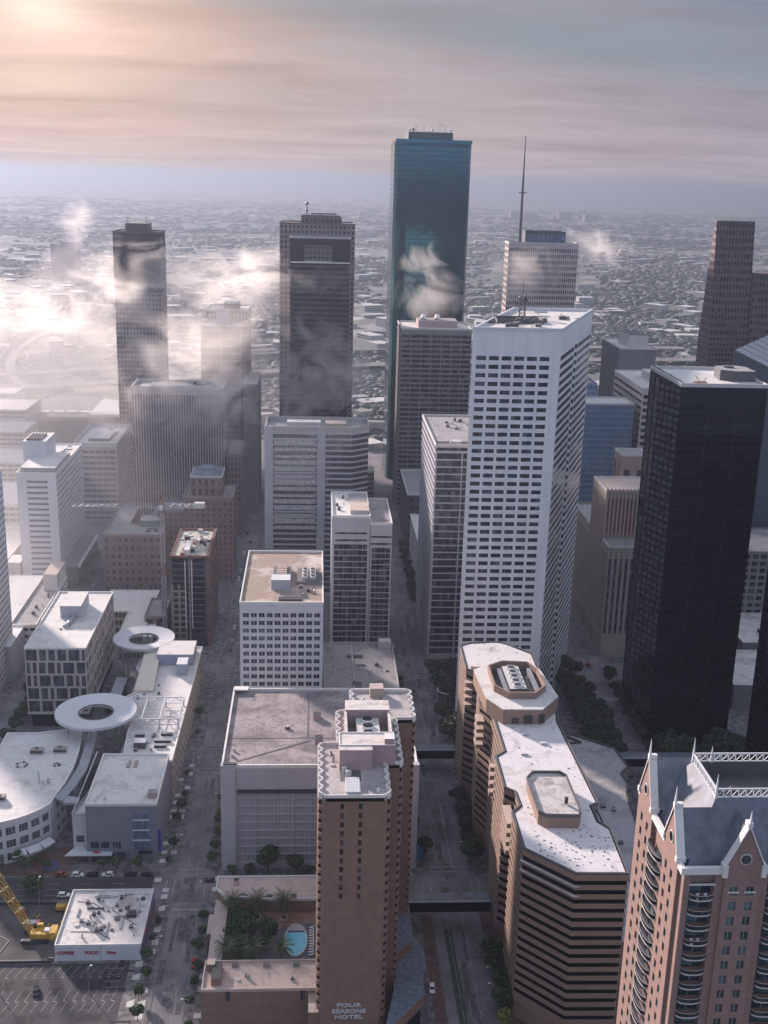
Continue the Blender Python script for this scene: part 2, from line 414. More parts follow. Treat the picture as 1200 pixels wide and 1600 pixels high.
def bands(root, poly, z0, z1, rows, hf, dep, wm, gm, mt=0, mb_=0, sp_name='wall', gname='window_band', piers=0, pm=None):
    """floors as continuous glass bands set back behind solid spandrel rings"""
    inn = inset(poly, dep); inn2 = inset(poly, dep+.6); wb = MB(); ch = (z1-z0-mt-mb_)/rows; h = ch*hf
    if mb_: wb.ring(poly, inn2, z0, z0+mb_)
    if mt: wb.ring(poly, inn2, z1-mt, z1)
    for r in range(rows):
        za = z0+mb_+r*ch; wb.ring(poly, inn2, za, za+ch-h)
    wb.build(sp_name, [wm], root)
    g = MB(); wl = WLOC[root.name]; n = len(inn)
    for k in range(n):
        a, b = inn[k], inn[(k+1) % n]; g.quad((*a, 0), (*b, 0), (*b, h), (*a, h))
        if piers:
            av, bv = Vector(a), Vector(b); L = (bv-av).length; c = int(L/piers)
            u = (bv-av)/max(L, .01); nn = Vector((u.y, -u.x))
            for j in range(1, c+1):
                q = av+u*(L*j/(c+1)) + nn*.06
                g.quad((q.x-u.x*.12, q.y-u.y*.12, 0), (q.x+u.x*.12, q.y+u.y*.12, 0), (q.x+u.x*.12, q.y+u.y*.12, h), (q.x-u.x*.12, q.y-u.y*.12, h), 1)
    me = g.mesh(gname, [gm, pm or wm], (wl.x, wl.y, 0))
    for r in range(rows):
        za = z0+mb_+r*ch+ch-h
        o = bpy.data.objects.new(gname, me); COL.objects.link(o); o.parent = root; o.location = (0, 0, za-wl.z)

# ------------------------------------------------------------------ roof gear (each its own part)
def ac_unit(root, x, y, z, sx=3, sy=2.4, h=1.8, m=None, fans=1):
    b = MB(); b.box(x-sx/2, x+sx/2, y-sy/2, y+sy/2, z, z+h, 0)
    for k in range(fans):
        fx = x + (k-(fans-1)/2)*sx/max(1, fans)
        b.tube((fx, y, z+h+.01), (fx, y, z+h+.28), min(sx/fans, sy)*.4, n=10, m=0); b.tube((fx, y, z+h+.29), (fx, y, z+h+.31), min(sx/fans, sy)*.34, n=10, m=1)
    b.box(x-sx/2-.05, x+sx/2+.05, y-sy/2-.06, y-sy/2-.03, z+h*.3, z+h*.75, 1)
    b.build('air_conditioner', [m or M['csilver'], M['blackm']], root)
def clutter(root, poly, z, n, seed=0, big=3.0, mats=None):
    rnd = random.Random(seed); xs = [p[0] for p in poly]; ys = [p[1] for p in poly]
    x0, x1, y0, y1 = min(xs)+2, max(xs)-2, min(ys)+2, max(ys)-2
    for k in range(n):
        x, y = rnd.uniform(x0, x1), rnd.uniform(y0, y1); q = rnd.random(); z_ = z+.02
        if q < .35: ac_unit(root, x, y, z_, rnd.uniform(.5, 1)*big, rnd.uniform(.5, .9)*big, rnd.uniform(.8, 1.8), rnd.choice([M['csilver'], M['concrete'], M['grey']]), rnd.choice([1, 1, 2]))
        elif q < .55:
            b = MB(); r = rnd.uniform(.25, .5); b.tube((x, y, z_), (x, y, z_+rnd.uniform(.6, 1.4)), r); b.ball((x, y, z_+1.2), r*1.3, squash=.6); b.build('roof_vent', [M['csilver']], root)
        elif q < .75:
            b = MB(); L = rnd.uniform(3, 9)
            if rnd.random() < .5: b.box(x, min(x+L, x1), y, y+.5, z_, z_+.5)
            else: b.box(x, x+.5, y, min(y+L, y1), z_, z_+.5)
            b.build('duct', [rnd.choice([M['csilver'], M['blackm'], M['concrete']])], root)
        else:
            b = MB(); s_ = rnd.uniform(.8, 1.8); b.box(x, x+s_, y, y+s_, z_, z_+.4); b.build('roof_hatch', [rnd.choice([M['offwhite'], M['grey'], M['blackm']])], root)
def boxpart(root, name, x0, x1, y0, y1, z0, z1, m, top=None):
    b = MB(); b.box(x0, x1, y0, y1, z0, z1, 0, 1 if top else None); return b.build(name, [m, top] if top else [m], root)
def lattice(b, p, q, w0, w1, n, t=.15, up=(0, 0, 1), m=0, tri=False):
    """square truss from p to q"""
    p = Vector(p); q = Vector(q); d = (q-p).normalized(); s_ = d.cross(Vector(up)).normalized(); u_ = s_.cross(d)
    cor = [(-1, -1), (1, -1), (1, 1), (-1, 1)] if not tri else [(-1, -1), (1, -1), (0, 1)]
    rows = []
    for k in range(n+1):
        f = k/n; c = p + (q-p)*f; ww = (w0+(w1-w0)*f)/2; rows.append([c + s_*(a*ww) + u_*(bb*ww) for a, bb in cor])
    K = len(cor)
    for j in range(K): b.bar(rows[0][j], rows[-1][j], t, m)
    for k in range(n):
        for j in range(K):
            a_, c_ = (rows[k][j], rows[k+1][(j+1) % K]) if k % 2 else (rows[k][(j+1) % K], rows[k+1][j])
            b.bar(a_, c_, t*.6, m); b.bar(rows[k][j], rows[k][(j+1) % K], t*.6, m)
def text_part(root, txt, size, world, rz, m, ext=.08, font_bold=True, align='CENTER', sx=1.0, sy=1.0, name='lettering'):
    cu = bpy.data.curves.new(name, 'FONT'); cu.body = txt; cu.size = size; cu.extrude = ext; cu.align_x = align; cu.align_y = 'CENTER'; cu.offset = .03*size if font_bold else 0
    cu.resolution_u = 3
    tmp = bpy.data.objects.new('t', cu); COL.objects.link(tmp); dg = bpy.context.evaluated_depsgraph_get()
    me = bpy.data.meshes.new_from_object(tmp.evaluated_get(dg)); bpy.data.objects.remove(tmp)
    me.materials.clear(); me.materials.append(m)
    me.transform(Matrix.Diagonal((sx, sy, 1, 1))); me.transform(Matrix.Rotation(R(90), 4, 'X'))
    return place(name, me, root, world, rz)
PT = 100.6
# ------------------------------------------------------------------ ground, streets, pavements
gm_ = bpy.data.materials.new('plain'); gm_.use_nodes = True; t = NT(gm_.node_tree); b_ = t.n['Principled BSDF']
P = t.add('ShaderNodeNewGeometry').outputs['Position']
nA = t.noise(P, .0009, 6, .65); nB = t.noise(P, .014, 5, .7); sp2 = t.vmath('MULTIPLY', P, (.4, 1, 1))
c = t.mix(t.mapr(nA, .45, .60), (.085, .098, .092), (.13, .135, .13))
c = t.mix(t.mapr(nB, .45, .62, 0, .8), c, (.05, .065, .05))
st = t.noise(sp2, .016, 4, .75); c = t.mix(t.mapr(st, .63, .68, 0, .8), c, (.24, .235, .23))
rot = t.add('ShaderNodeVectorRotate', {'Vector': P, 'Angle': .5}, rotation_type='Z_AXIS').outputs[0]; rs = t.add('ShaderNodeSeparateXYZ', {0: t.vmath('ADD', rot, t.vmath('MULTIPLY', t.noise(P, .0012, 2, out='Color'), (260, 260, 0)))})
gx = t.mapr(t.math('FRACT', t.math('DIVIDE', rs.outputs[0], 95.0)), .0, .10, 1, 0); gy = t.mapr(t.math('FRACT', t.math('DIVIDE', rs.outputs[1], 170.0)), .0, .07, 1, 0)
c = t.mix(t.math('MULTIPLY', t.math('MAXIMUM', gx, gy), .5), c, (.19, .19, .185))
wide_ = t.mapr(t.math('FRACT', t.math('DIVIDE', rs.outputs[1], 1900.0)), .0, .022, 1, 0); c = t.mix(t.math('MULTIPLY', wide_, .8), c, (.36, .35, .34))
lotn = t.add('ShaderNodeTexWhiteNoise', {'Vector': t.vmath('FLOOR', t.vmath('DIVIDE', t.vmath('MULTIPLY', rot, (1, 1, 0)), (47.5, 85, 1)))}).outputs['Value']
c = t.mix(t.math('MULTIPLY', t.mapr(lotn, .80, .84), t.mapr(nA, .40, .52, .15, .9)), c, (.27, .265, .26)); c = t.mix(t.math('MULTIPLY', t.mapr(lotn, .975, .98), .8), c, (.45, .44, .42))
st2 = t.noise(sp2, .05, 3, .7); c = t.mix(t.math('MULTIPLY', t.mapr(st2, .68, .72, 0, .7), t.mapr(nA, .42, .55)), c, (.4, .39, .38))
t.l.new(c, b_.inputs['Base Color']); b_.inputs['Roughness'].default_value = .9
N = 96; Rg = 30000
b = MB(); rings = [0, 1500, 6000, 15000, Rg]
for j in range(len(rings)-1):
    for k in range(N):
        a0, a1 = 2*math.pi*k/N, 2*math.pi*(k+1)/N; r0, r1 = rings[j], rings[j+1]
        if r0 == 0: b.tri((0, 0, 0), (r1*math.cos(a0), r1*math.sin(a0), 0), (r1*math.cos(a1), r1*math.sin(a1), 0))
        else: b.quad((r0*math.cos(a0), r0*math.sin(a0), 0), (r1*math.cos(a0), r1*math.sin(a0), 0), (r1*math.cos(a1), r1*math.sin(a1), 0), (r0*math.cos(a1), r0*math.sin(a1), 0))
b.build('ground', [gm_], kind='structure')
b = MB(); b.box(-430, 620, -330, 830, -.5, .03); b.build('road', [M['concrete_road']], kind='structure')
b = MB(); b.quad((-430, -6.8, .036), (-13.2, -6.8, .036), (-13.2, 8.2, .036), (-430, 8.2, .036))
b.build('asphalt', [M['asphalt']], kind='structure')
HX = {0: (4.6, 6.0), 1: (9.8, 7.4), 2: (7.2, 7.2)}   # half widths of the lengthwise streets, left and right of the centre
for ix in range(-4, 6):
    for iy in range(-3, 8):
        xl = ix*PT + HX.get(ix, (6.6, 6.6))[1]; xr = (ix+1)*PT - HX.get(ix+1, (6.6, 6.6))[0]
        y0 = iy*PT + (8.4 if iy == 0 and ix < 0 else 6.8); y1 = (iy+1)*PT - 6.8
        if ix == 1 and iy in (-1,): y1 = y1
        c_ = 2.5; p = [(xl+c_, y0), (xr-c_, y0), (xr, y0+c_), (xr, y1-c_), (xr-c_, y1), (xl+c_, y1), (xl, y1-c_), (xl, y0+c_)]
        b = MB(); b.prism(p, .0, .16, 0, 1, bottom=False)
        pm_ = M['brickpave'] if (ix == 1 and iy < 0) or (ix == 0 and iy < 0 and False) else M['paving']
        b.build('pavement', [M['concrete'], pm_], kind='structure')
pt = MB(); rnd = random.Random(15)
for k in range(150):                                                   # asphalt repairs and trench patches
    ix_ = rnd.choice([0, 0, 1, 1, 2]); x = ix_*PT+rnd.uniform(-5, 4); y = rnd.uniform(-90, 320); w__, l__ = rnd.uniform(.8, 2.6), rnd.uniform(2, 16)
    pt.quad((x, y, .034+.0001*k/10), (x+w__, y, .034+.0001*k/10), (x+w__, y+l__, .034+.0001*k/10), (x, y+l__, .034+.0001*k/10), k % 2)
pt.build('road_patches', [mat('new_patch', (.15, .138, .14), .9, .3, .5, fine=.8), mat('old_patch', (.20, .185, .187), .9, .3, .5, fine=.8)], kind='structure')
pt = MB()
for k in range(60):
    x, y = rnd.uniform(-88, -16), rnd.uniform(-83, -43.5); w__, l__ = rnd.uniform(1, 7), rnd.uniform(.8, 5); z = .184+.0001*k; pt.quad((x, y, z), (x+w__, y, z), (x+w__, y+l__, z), (x, y+l__, z))
pt.build('parking_lot_patches', [mat('dark_patch', (.032, .031, .036), .9, .3, .6, fine=.8)], kind='structure')
# parking lot and the dug-up site in the near left block
b = MB(); b.quad((-90, -84, .18), (-14.5, -84, .18), (-14.5, -42.3, .18), (-90, -42.3, .18)); b.build('parking_lot', [M['asphalt']], kind='structure')
b = MB(); b.quad((-92, -40.5, .18), (-40.5, -40.5, .18), (-40.5, -9.5, .18), (-92, -9.5, .18)); b.build('bare_soil', [M['soil']], kind='structure')
mk = MB()
def line(x0, y0, x1, y1, w_=.14, z=.045, m=0, b=None):
    a = Vector((x0, y0)); c_ = Vector((x1, y1)); u = (c_-a).normalized(); n = Vector((-u.y, u.x))*w_/2; q = b or mk
    q.quad((a.x+n.x, a.y+n.y, z), (a.x-n.x, a.y-n.y, z), (c_.x-n.x, c_.y-n.y, z), (c_.x+n.x, c_.y+n.y, z), m)
for iy in range(-1, 7):
    for ix, (l, r_, lanes) in {0: (-4.4, 6.0, (-1, 2.6)), 1: (-8, 6.4, (-4.6, 1.2, )), 2: (-6.8, 6.8, (-3.4, 0, 3.4)), -1: (-6, 6, (-2, 2))}.items():
        X = ix*PT; ya, yb = iy*PT+13.0, (iy+1)*PT-13.0
        for lx in lanes:
            y = ya+4
            while y < yb-5: line(X+lx, y, X+lx, y+3.6, .16); y += 12.2
            line(X+lx, yb-9, X+lx, yb, .16); line(X+lx, ya, X+lx, ya+3.5, .16)
        if ix == 1: line(X+.9, ya, X+.9, yb, .2); line(X-4.7, ya, X-4.7, yb, .12)
        for yy in (iy*PT-12.8, iy*PT-9.4, iy*PT+9.4, iy*PT+12.4): line(X+l+.3, yy, X+r_-.3, yy, .45 if abs(yy-iy*PT) > 10 else .3)
        for xx in (l-3.6, l-.6, r_+.6, r_+3.6): line(X+xx, iy*PT-5.6, X+xx, iy*PT+5.8, .3)
for y in (-3.4, .2, 3.6):
    x = -88
    while x < -16: line(x, y, x+4.6, y, .18); x += 12
for y, x0 in ((7.2, -80), (-6.2, -80)): line(x0, y, -16, y, .12)
for k in range(24):                                                   # stalls of the parking lot
    x = -88+k*3.05
    line(x, -48.5, x+2.4, -43.2, .13, .195); line(x+1.2, -55.4, x, -60.5, .13, .195)
    line(x, -66, x+1.4, -61, .13, .195)
    line(x, -71.5, x+1.2, -76.5, .13, .195)
for k in range(24): line(-88+k*3.05, -49.2, -87+k*3.05, -49.2, .3, .196); line(-88+k*3.05, -60.8, -87+k*3.05, -60.8, .3, .196)
for k in range(5): line(-16.5, -45-k*3.2, -21.5, -45-k*3.2, .13, .195)
mk.build('road_markings', [M['paint']], kind='structure')
b = MB(); b.quad((94.2, -94, .040), (96.9, -94, .040), (96.9, -26, .040), (94.2, -26, .040)); b.build('green_lane', [mat('green_lane', (.06, .10, .06), .9, .25, .4, fine=.6)], kind='structure')
b = MB(); b.quad((86.5, -94, .175), (90.4, -94, .175), (90.4, -18, .175), (86.5, -18, .175)); b.build('brick_pavement', [M['brickpave']], kind='structure')
b = MB()
for k in range(30):                                                    # paler slabs let into the pavement beside the left street
    y = -88+k*6.2+random.uniform(-1, 1)
    for xa, xb in ((-12.6, -10.2), (-8.9, -6.6), (9.6, 11.8)):
        if random.random() < .45: b.quad((xa, y, .172), (xb, y, .172), (xb, y+random.uniform(2, 4.2), .172), (xa, y+2.4, .172))
b.build('pavement_slabs', [M['offwhite']], kind='structure')
b = MB(); b.box(-80, -46, -9.3, -8.6, .16, 1.2); b.build('site_hoarding', [M['blackm']], label='low black hoarding along the street side of the bare building site', cat='fence')
b = MB(); b.box(-92, -40.8, -41.8, -41.1, .16, 1.1); b.build('site_hoarding', [M['blackm']], label='low black hoarding between the bare building site and the parking lot', cat='fence')
# lawns and planting beds
for nm, x0, x1, y0, y1 in (('lawn', 208, 236, 90, 186), ('lawn', 114, 152, 100, 122), ('lawn', 180, 193, 110, 190), ('lawn', 215, 286, 92, 108)):
    b = MB(); b.quad((x0, y0, .2), (x1, y0, .2), (x1, y1, .2), (x0, y1, .2)); b.build(nm, [M['grass']], kind='structure')

# ------------------------------------------------------------------ trees
def crown_mesh(seed, r, h, n, leaf, mt, flat=.8):
    rnd = random.Random(seed); b = MB()
    lobes = [(Vector((rnd.uniform(-.55, .55)*r, rnd.uniform(-.55, .55)*r, h+rnd.uniform(-.35, .5)*r*flat)), r*rnd.uniform(.42, .7)) for _ in range(9)]
    for k in range(n):
        c_, lr = rnd.choice(lobes)
        d = Vector((rnd.gauss(0, 1), rnd.gauss(0, 1), rnd.gauss(0, 1))).normalized(); p = c_ + Vector((d.x, d.y, d.z*flat))*lr*rnd.uniform(.55, 1.05)
        a = Vector((rnd.gauss(0, 1), rnd.gauss(0, 1), rnd.gauss(0, .6))).normalized(); u = d.cross(a)
        if u.length < .1: continue
        u.normalize(); v = (d*.5+a*.5).cross(u).normalized(); s_ = leaf*rnd.uniform(.6, 1.4)
        b.quad(tuple(p-u*s_-v*s_*.6), tuple(p+u*s_-v*s_*.7), tuple(p+u*s_*.8+v*s_*.7), tuple(p-u*s_*.7+v*s_*.6))
    return b.mesh('crown', [mt])
def trunk_mesh(r, h, seed=0):
    b = MB(); rnd = random.Random(seed); b.tube((0, 0, 0), (0, 0, h*.62), r, r*.7)
    for k in range(4):
        a = k*1.57+rnd.random(); b.tube((0, 0, h*.55), (math.cos(a)*h*.28, math.sin(a)*h*.28, h*1.02), r*.5, r*.15, n=5)
    return b.mesh('trunk', [M['bark']])
TREES = {}
def tree_kind(key, r, h, n, leaf, mt, tr):
    TREES[key] = [(crown_mesh(hash(key) % 97+s_, r, h, n, leaf, M[mt]), trunk_mesh(tr, h, s_)) for s_ in range(3)]
tree_kind('street', 2.6, 4.6, 520, .42, 'leaf', .16); tree_kind('big', 5.2, 8.2, 1300, .62, 'leaf2', .35); tree_kind('yellow', 3.0, 5.2, 700, .42, 'leaf_y', .18)
tree_kind('shrub', 1.3, 1.2, 160, .34, 'leaf', .06)
TN = [0]
def tree(key, x, y, z, label, group=None, sc=1.0, name='tree', cat='tree'):
    TN[0] += 1; cm, tm = TREES[key][TN[0] % 3]
    r = thing(name, label, cat, (x, y, z), group); r.rotation_euler = (0, 0, TN[0]*1.7); r.scale = (sc, sc, sc*(1+.12*math.sin(TN[0]*2.3)))
    for nm, me in (('crown', cm), ('trunk', tm)):
        o = bpy.data.objects.new(nm, me); COL.objects.link(o); o.parent = r
ORDW = 'first second third fourth fifth sixth seventh eighth ninth tenth eleventh twelfth thirteenth fourteenth fifteenth sixteenth seventeenth eighteenth nineteenth twentieth'.split()
def ordn(k):
    if k < 20: return ORDW[k]
    n = k+1; return '%d%s' % (n, {1: 'st', 2: 'nd', 3: 'rd'}.get(n % 10, 'th') if n % 100 not in (11, 12, 13) else 'th')
def pxof(x, y, z=4):
    d = Vector((x, y, z))-CAM; return 600+FPX*d.dot(r2)/d.dot(fw), 800-FPX*d.dot(u2)/d.dot(fw)
def row(key, pts, text, group, z=.16, name='tree', cat='tree', by='y'):
    """text holds %s for the ordinal, counted from the near end (by='y') or from the left as seen (by='x')"""
    pts = sorted(pts, key=(lambda p: p[1]) if by == 'y' else (lambda p: pxof(p[0], p[1])[0]))
    for k, (x, y, s_) in enumerate(pts): tree(key, x, y, z, text % ordn(k), group, s_, name, cat)
rnd = random.Random(3)
ok_ = lambda y: abs(((y+50) % PT)-50) >= 14
row('street', [(8.6+rnd.uniform(-.6, .6), -84+k*9+rnd.uniform(-1, 1), rnd.uniform(.55, .9)) for k in range(22) if ok_(-84+k*9)], '%s small tree from the bottom on the right pavement of the left street', 'trees on the right pavement of the left street')
row('street', [(-8.4+rnd.uniform(-.8, .8), -80+k*9.6, rnd.uniform(.5, .9)) for k in range(24) if ok_(-80+k*9.6) and rnd.random() > .12], '%s small tree from the bottom on the left pavement of the left street', 'trees on the left pavement of the left street')
row('big', [(x, y, rnd.uniform(.62, .85)) for x, y in [(109.5, 14), (109.5, 24), (110, 35), (109.8, 44), (109.5, 58), (109, -44), (109.5, -52), (110, -60), (109.5, -68)]], '%s dark tree from the bottom along the foot of the striped brown building', 'trees on the right pavement of the middle street')
tree('yellow', 107.6, -78, .16, 'yellow-green young tree near the bottom edge, beside the middle street')
tree('big', 91.0, 18.5, .16, 'round dark tree at the corner beside the blue banner, left of the middle street', None, .68)
row('street', [(89, y, 1.0) for y in (40, 50, 62, 70)], '%s small dark tree from the near end beside the garage wall on the middle street', 'trees beside the garage on the middle street')
tree('big', 29.9, 9.3, .16, 'larger round tree before the pale louvred garage wall, left of the pair', None, .8)
tree('big', 40.5, 9.3, .16, 'smaller round tree before the pale louvred garage wall, next to the brick hotel', None, .66)
row('shrub', [(x, 9.4, 1.5) for x in (16.2, 22.5, 45.5)], '%s clipped bush from the left before the pale louvred garage wall', 'bushes before the garage', name='shrub', cat='shrub', by='x')
row('big', [(113.5+rnd.uniform(-3, 27)*.75, 100+k*9.5 if k <= 9 else rnd.choice([100, 106, 112, 118, 176, 188, 148, 160])+rnd.uniform(-3, 3), rnd.uniform(.8, 1.1)) for k in range(22)], '%s dark tree from the left in the plaza grove below the tall white tower', 'grove left of the white tower', by='x')
row('big', [(190.0-(k % 3)*5.5+rnd.uniform(-1.5, 1.5), 96+k*3.9, rnd.uniform(.55, .85)) for k in range(26)], '%s dark tree from the near end of the strip between white tower and right street', 'tree strip right of the white tower')
row('big', [(205.5, 104+k*11, rnd.uniform(.55, .75)) for k in range(8)], '%s dark tree from the near end along the left side of the black tower', 'trees along the black tower')
row('big', [(212+rnd.uniform(0, 42), rnd.uniform(86, 108), rnd.uniform(.7, 1.05)) for k in range(24)], '%s shaded tree from the left in the garden before the black tower', 'garden before the black tower', by='x')
row('street', [(-72, 11, .7), (-66, 16, .95), (-60, 16.5, .7), (-62, 10.5, .95), (-80, 10.6, .8), (-55, 12, .7)], '%s small tree from the left on the forecourt before the curved white building', 'forecourt trees', by='x')
row('street', [(-33, 12, .8), (-28, 12.4, .95), (-20, 12, .8)], '%s small dark tree from the left at the foot of the blue-grey box building', 'trees before the box building', by='x')
row('big', [(-94.5+rnd.uniform(-2, 2), 116+k*9.5, rnd.uniform(.6, .8)) for k in range(9)], '%s dark street tree from the near end below the office with tall windows', 'trees along the far left street')
tree('big', -55.5, -4.5, .16, 'bare-looking dark tree at the kerb beside the yellow crane boom', None, .75)
row('big', [(-98-rnd.uniform(0, 22), 285+k*12, rnd.uniform(.8, 1.2)) for k in range(9)], '%s tree from the near end in the avenue left of the brick court building', 'trees by the brick court building')
row('street', [(91, 118+k*10, 1.1) for k in range(7)], '%s street tree from the near end beside the low grey block, middle street', 'trees further along the middle street')
row('big', [(110+rnd.uniform(-1, 1), 296+k*14, .7) for k in range(9)], '%s tree from the near end before the small blocks near the grey grid tower', 'trees before the grey grid tower')
# ------------------------------------------------------------------ brick hotel tower
ZH = 87.4
hb = [(50.4, -85), (67.3, -85), (68.2, -84.2), (68.2, -65.7), (73.0, -65.7), (73.0, -35.7), (79.3, -35.7), (79.3, -13.7), (60.2, -13.7), (60.2, -30), (55.2, -30), (55.2, -52.6), (49.4, -52.6), (49.4, -84.2)]
hotel = thing('hotel_tower', 'tall brown brick hotel tower with scalloped balcony sides, white lettering and a stepped roof', 'hotel', (62, -50, 0))
mb = MB(); panes = []
fl = 29
def sidecols(a, b): return max(1, round((Vector(a)-Vector(b)).length/4.4))
for k in range(len(hb)):
    a, b2 = hb[k], hb[(k+1) % len(hb)]
    if k == 0:
        L = b2[0]-a[0]
        def H(c, r, C, Rw): return c in (0, 1) and r >= Rw-11
        wallgrid(mb, panes, a, b2, 0, ZH, 2, fl, .2, .62, .5, ml=2.2, mr=4.2, mt=1.2, hole=H)
    elif k in (3, 5, 9, 11) or (Vector(a)-Vector(b2)).length < 3: mb.quad((*a, 0), (*b2, 0), (*b2, ZH), (*a, ZH))
    elif k in (4, 6, 7, 8, 10): mb.quad((*a, 0), (*b2, 0), (*b2, ZH), (*a, ZH))
    else: wallgrid(mb, panes, a, b2, 0, ZH, sidecols(a, b2), fl, .62, .72, .4, mt=1.2)
# long sides with bays
mb2 = MB(); sides = [((68.2, -84.2), (68.2, -65.7)), ((73.0, -65.7), (73.0, -35.7)), ((79.3, -35.7), (79.3, -13.7)), ((60.2, -13.7), (60.2, -30)), ((55.2, -30), (55.2, -52.6)), ((49.4, -52.6), (49.4, -84.2))]
for a, b2 in sides[0:1]+sides[1:2]+sides[2:3]+sides[3:4]+sides[4:5]+sides[5:6]: wallgrid(mb2, panes, (a[0]+(.02 if a[1] < b2[1] else -.02), a[1]), (b2[0]+(.02 if a[1] < b2[1] else -.02), b2[1]), 0, ZH, sidecols(a, b2), fl, .62, .72, .4, mt=1.2)
mb.v += mb2.v[:0]
i0 = len(mb.v); mb.v += mb2.v; mb.f += [tuple(i+i0 for i in f) for f in mb2.f]; mb.m += mb2.m
mb.build('wall', [M['brick']], hotel)
emit_panes(hotel, panes, M['g_dark'], M['brick'], mull=0)
# curved balconies
def balcony_mesh(wd, dp, h=1.15, n=8, railm=0):
    b = MB(); pts = [(-wd/2*math.cos(math.pi*k/n), -dp*math.sin(math.pi*k/n)) for k in range(n+1)]
    for k in range(n):
        (ax, ay), (bx, by) = pts[k], pts[k+1]
        b.quad((ax, ay, -.35), (bx, by, -.35), (bx, by, h), (ax, ay, h)); b.quad((bx, by, h), (bx*.88, by*.84, h), (ax*.88, ay*.84, h), (ax, ay, h))
        b.quad((ax*.88, ay*.84, .05), (ax*.88, ay*.84, h), (bx*.88, by*.84, h), (bx*.88, by*.84, .05))
    b.ngon([(x, y, .05) for x, y in pts]); b.ngon([(x, y, -.35) for x, y in reversed(pts)]); return b
spots = []
for a, b2 in sides:
    a, b2 = Vector(a), Vector(b2); u = (b2-a).normalized(); nb = sidecols(a, b2); L = (b2-a).length
    for j in range(nb):
        for f in range(3, fl):
            c_ = a+u*(L*(j+.5)/nb); spots.append((c_.x, c_.y, ZH-1.2-(f-2)*(ZH-1.2)/fl+.1, math.atan2(u.y, u.x), L/nb))
def bscore(s_):
    n = Vector((math.sin(s_[3]), -math.cos(s_[3]), 0)); d = CAM-Vector(s_[:3]); return max(-.2, n.dot(d)/d.length)+s_[2]*.002
spots.sort(key=bscore, reverse=True); cache = {}
for s_ in spots[:100]:
    k = round(s_[4]*.94, 1)
    if k not in cache: cache[k] = balcony_mesh(k, 1.25).mesh('balcony', [M['brick']])
    place('balcony', cache[k], hotel, s_[:3], s_[3])
b = MB()
for s_ in spots[100:]:
    q = balcony_mesh(s_[4]*.94, 1.25, n=5); cs, sn = math.cos(s_[3]), math.sin(s_[3]); i0 = len(b.v)
    b.v += [(s_[0]+x*cs-y*sn, s_[1]+x*sn+y*cs, s_[2]+z) for x, y, z in q.v]; b.f += [tuple(i+i0 for i in f) for f in q.f]; b.m += q.m
b.build('balcony', [M['brick']], hotel, kind='stuff')
sc_ = []                                                             # scalloped roof edge
for k in range(len(hb)):
    a, b2 = Vector(hb[k]), Vector(hb[(k+1) % len(hb)]); u = (b2-a).normalized(); n = Vector((u.y, -u.x)); L = (b2-a).length
    sc_.append(tuple(a))
    if abs(u.y) > .9 and L > 10:
        nb = sidecols(a, b2); seg = L/nb
        for j in range(nb):
            for q in range(0, 9):
                s_ = seg*(j+.06+.88*q/8); h_ = 1.25*math.sin(math.pi*q/8); sc_.append(tuple(a+u*s_+n*h_))
b = MB(); b.ngon([(x, y, ZH) for x, y in sc_]); b.build('roof', [roofmat('hotel_roof', (.42, .385, .38), (.24, .22, .23), .6, .12, .5)], hotel)
b = MB(); cx, cy = 0, 0
ins = inset(hb, .5)
wv = MB()
for k in range(len(sc_)):
    a, c_ = Vector(sc_[k]), Vector(sc_[(k+1) % len(sc_)]); u = (c_-a)
    if u.length < .02: continue
    u.normalize(); n = Vector((-u.y, u.x))*.42
    for p, q, z0_, z1_ in ((a, c_, ZH-1.1, ZH+1.0),):
        b.quad((*p, z0_), (*q, z0_), (*q, z1_), (*p, z1_)); p2, q2 = p+n, q+n
        b.quad((*p, z1_), (*q, z1_), (*q2, z1_), (*p2, z1_)); b.quad((*q2, ZH-.1), (*p2, ZH-.1), (*p2, z1_), (*q2, z1_))
b.build('parapet', [M['trim']], hotel)
# mauve plant house with an open cooling pit
ph = thing('plant', None, None) if False else None
pent = MB(); Zp_ = 94.0
pent.box(54.6, 64.5, -68.7, -57.6, ZH, Zp_, 0, 1); pent.box(64.5, 71.5, -65.9, -57.6, ZH, Zp_-.02, 0, 1); pent.box(57, 71.2, -41.7, -34.6, ZH, Zp_, 0, 1)
pent.box(56.6, 57.4, -57.6, -41.7, ZH, Zp_-.6, 0, 1); pent.box(70.4, 71.2, -57.6, -41.7, ZH, Zp_-.6, 0, 1)
pho = pent.build('penthouse', [M['mauve'], roofmat('plant_roof', (.62, .58, .54), (.33, .3, .3), .5, .18, .2)], hotel)
b = MB(); b.ring(inset(rect(54.6, 71.5, -65.9, -57.6), -.05), inset(rect(54.6, 71.5, -65.9, -57.6), .3), Zp_, Zp_+.3)
b.build('coping', [M['trim']], pho)
b = MB(); b.box(60.3, 67.6, -56.5, -42.6, ZH+.1, Zp_-2.4, 0); b.build('cooling_tower', [M['offwhite']], pho)
for k in range(3):
    b = MB(); y = -53.8+k*4.6; b.tube((63.9, y, Zp_-2.4), (63.9, y, Zp_-1.6), 2.0, 1.9, n=18); b.tube((63.9, y, Zp_-1.59), (63.9, y, Zp_-1.55), 1.7, n=18, m=1)
    for a in range(6): b.bar((63.9, y, Zp_-1.5), (63.9+1.7*math.cos(a*1.05), y+1.7*math.sin(a*1.05), Zp_-1.5), .12, 2)
    b.build('fan', [M['steel'], M['black'], M['blackm']], pho)
boxpart(hotel, 'lift_motor_house', 68.2, 71.2, -65.3, -61.5, Zp_, Zp_+1.9, M['mauve'], M['trim'])
boxpart(hotel, 'lift_house', 66.0, 70.6, -19, -14.6, ZH, ZH+3.4, M['beige'], M['rpink'])
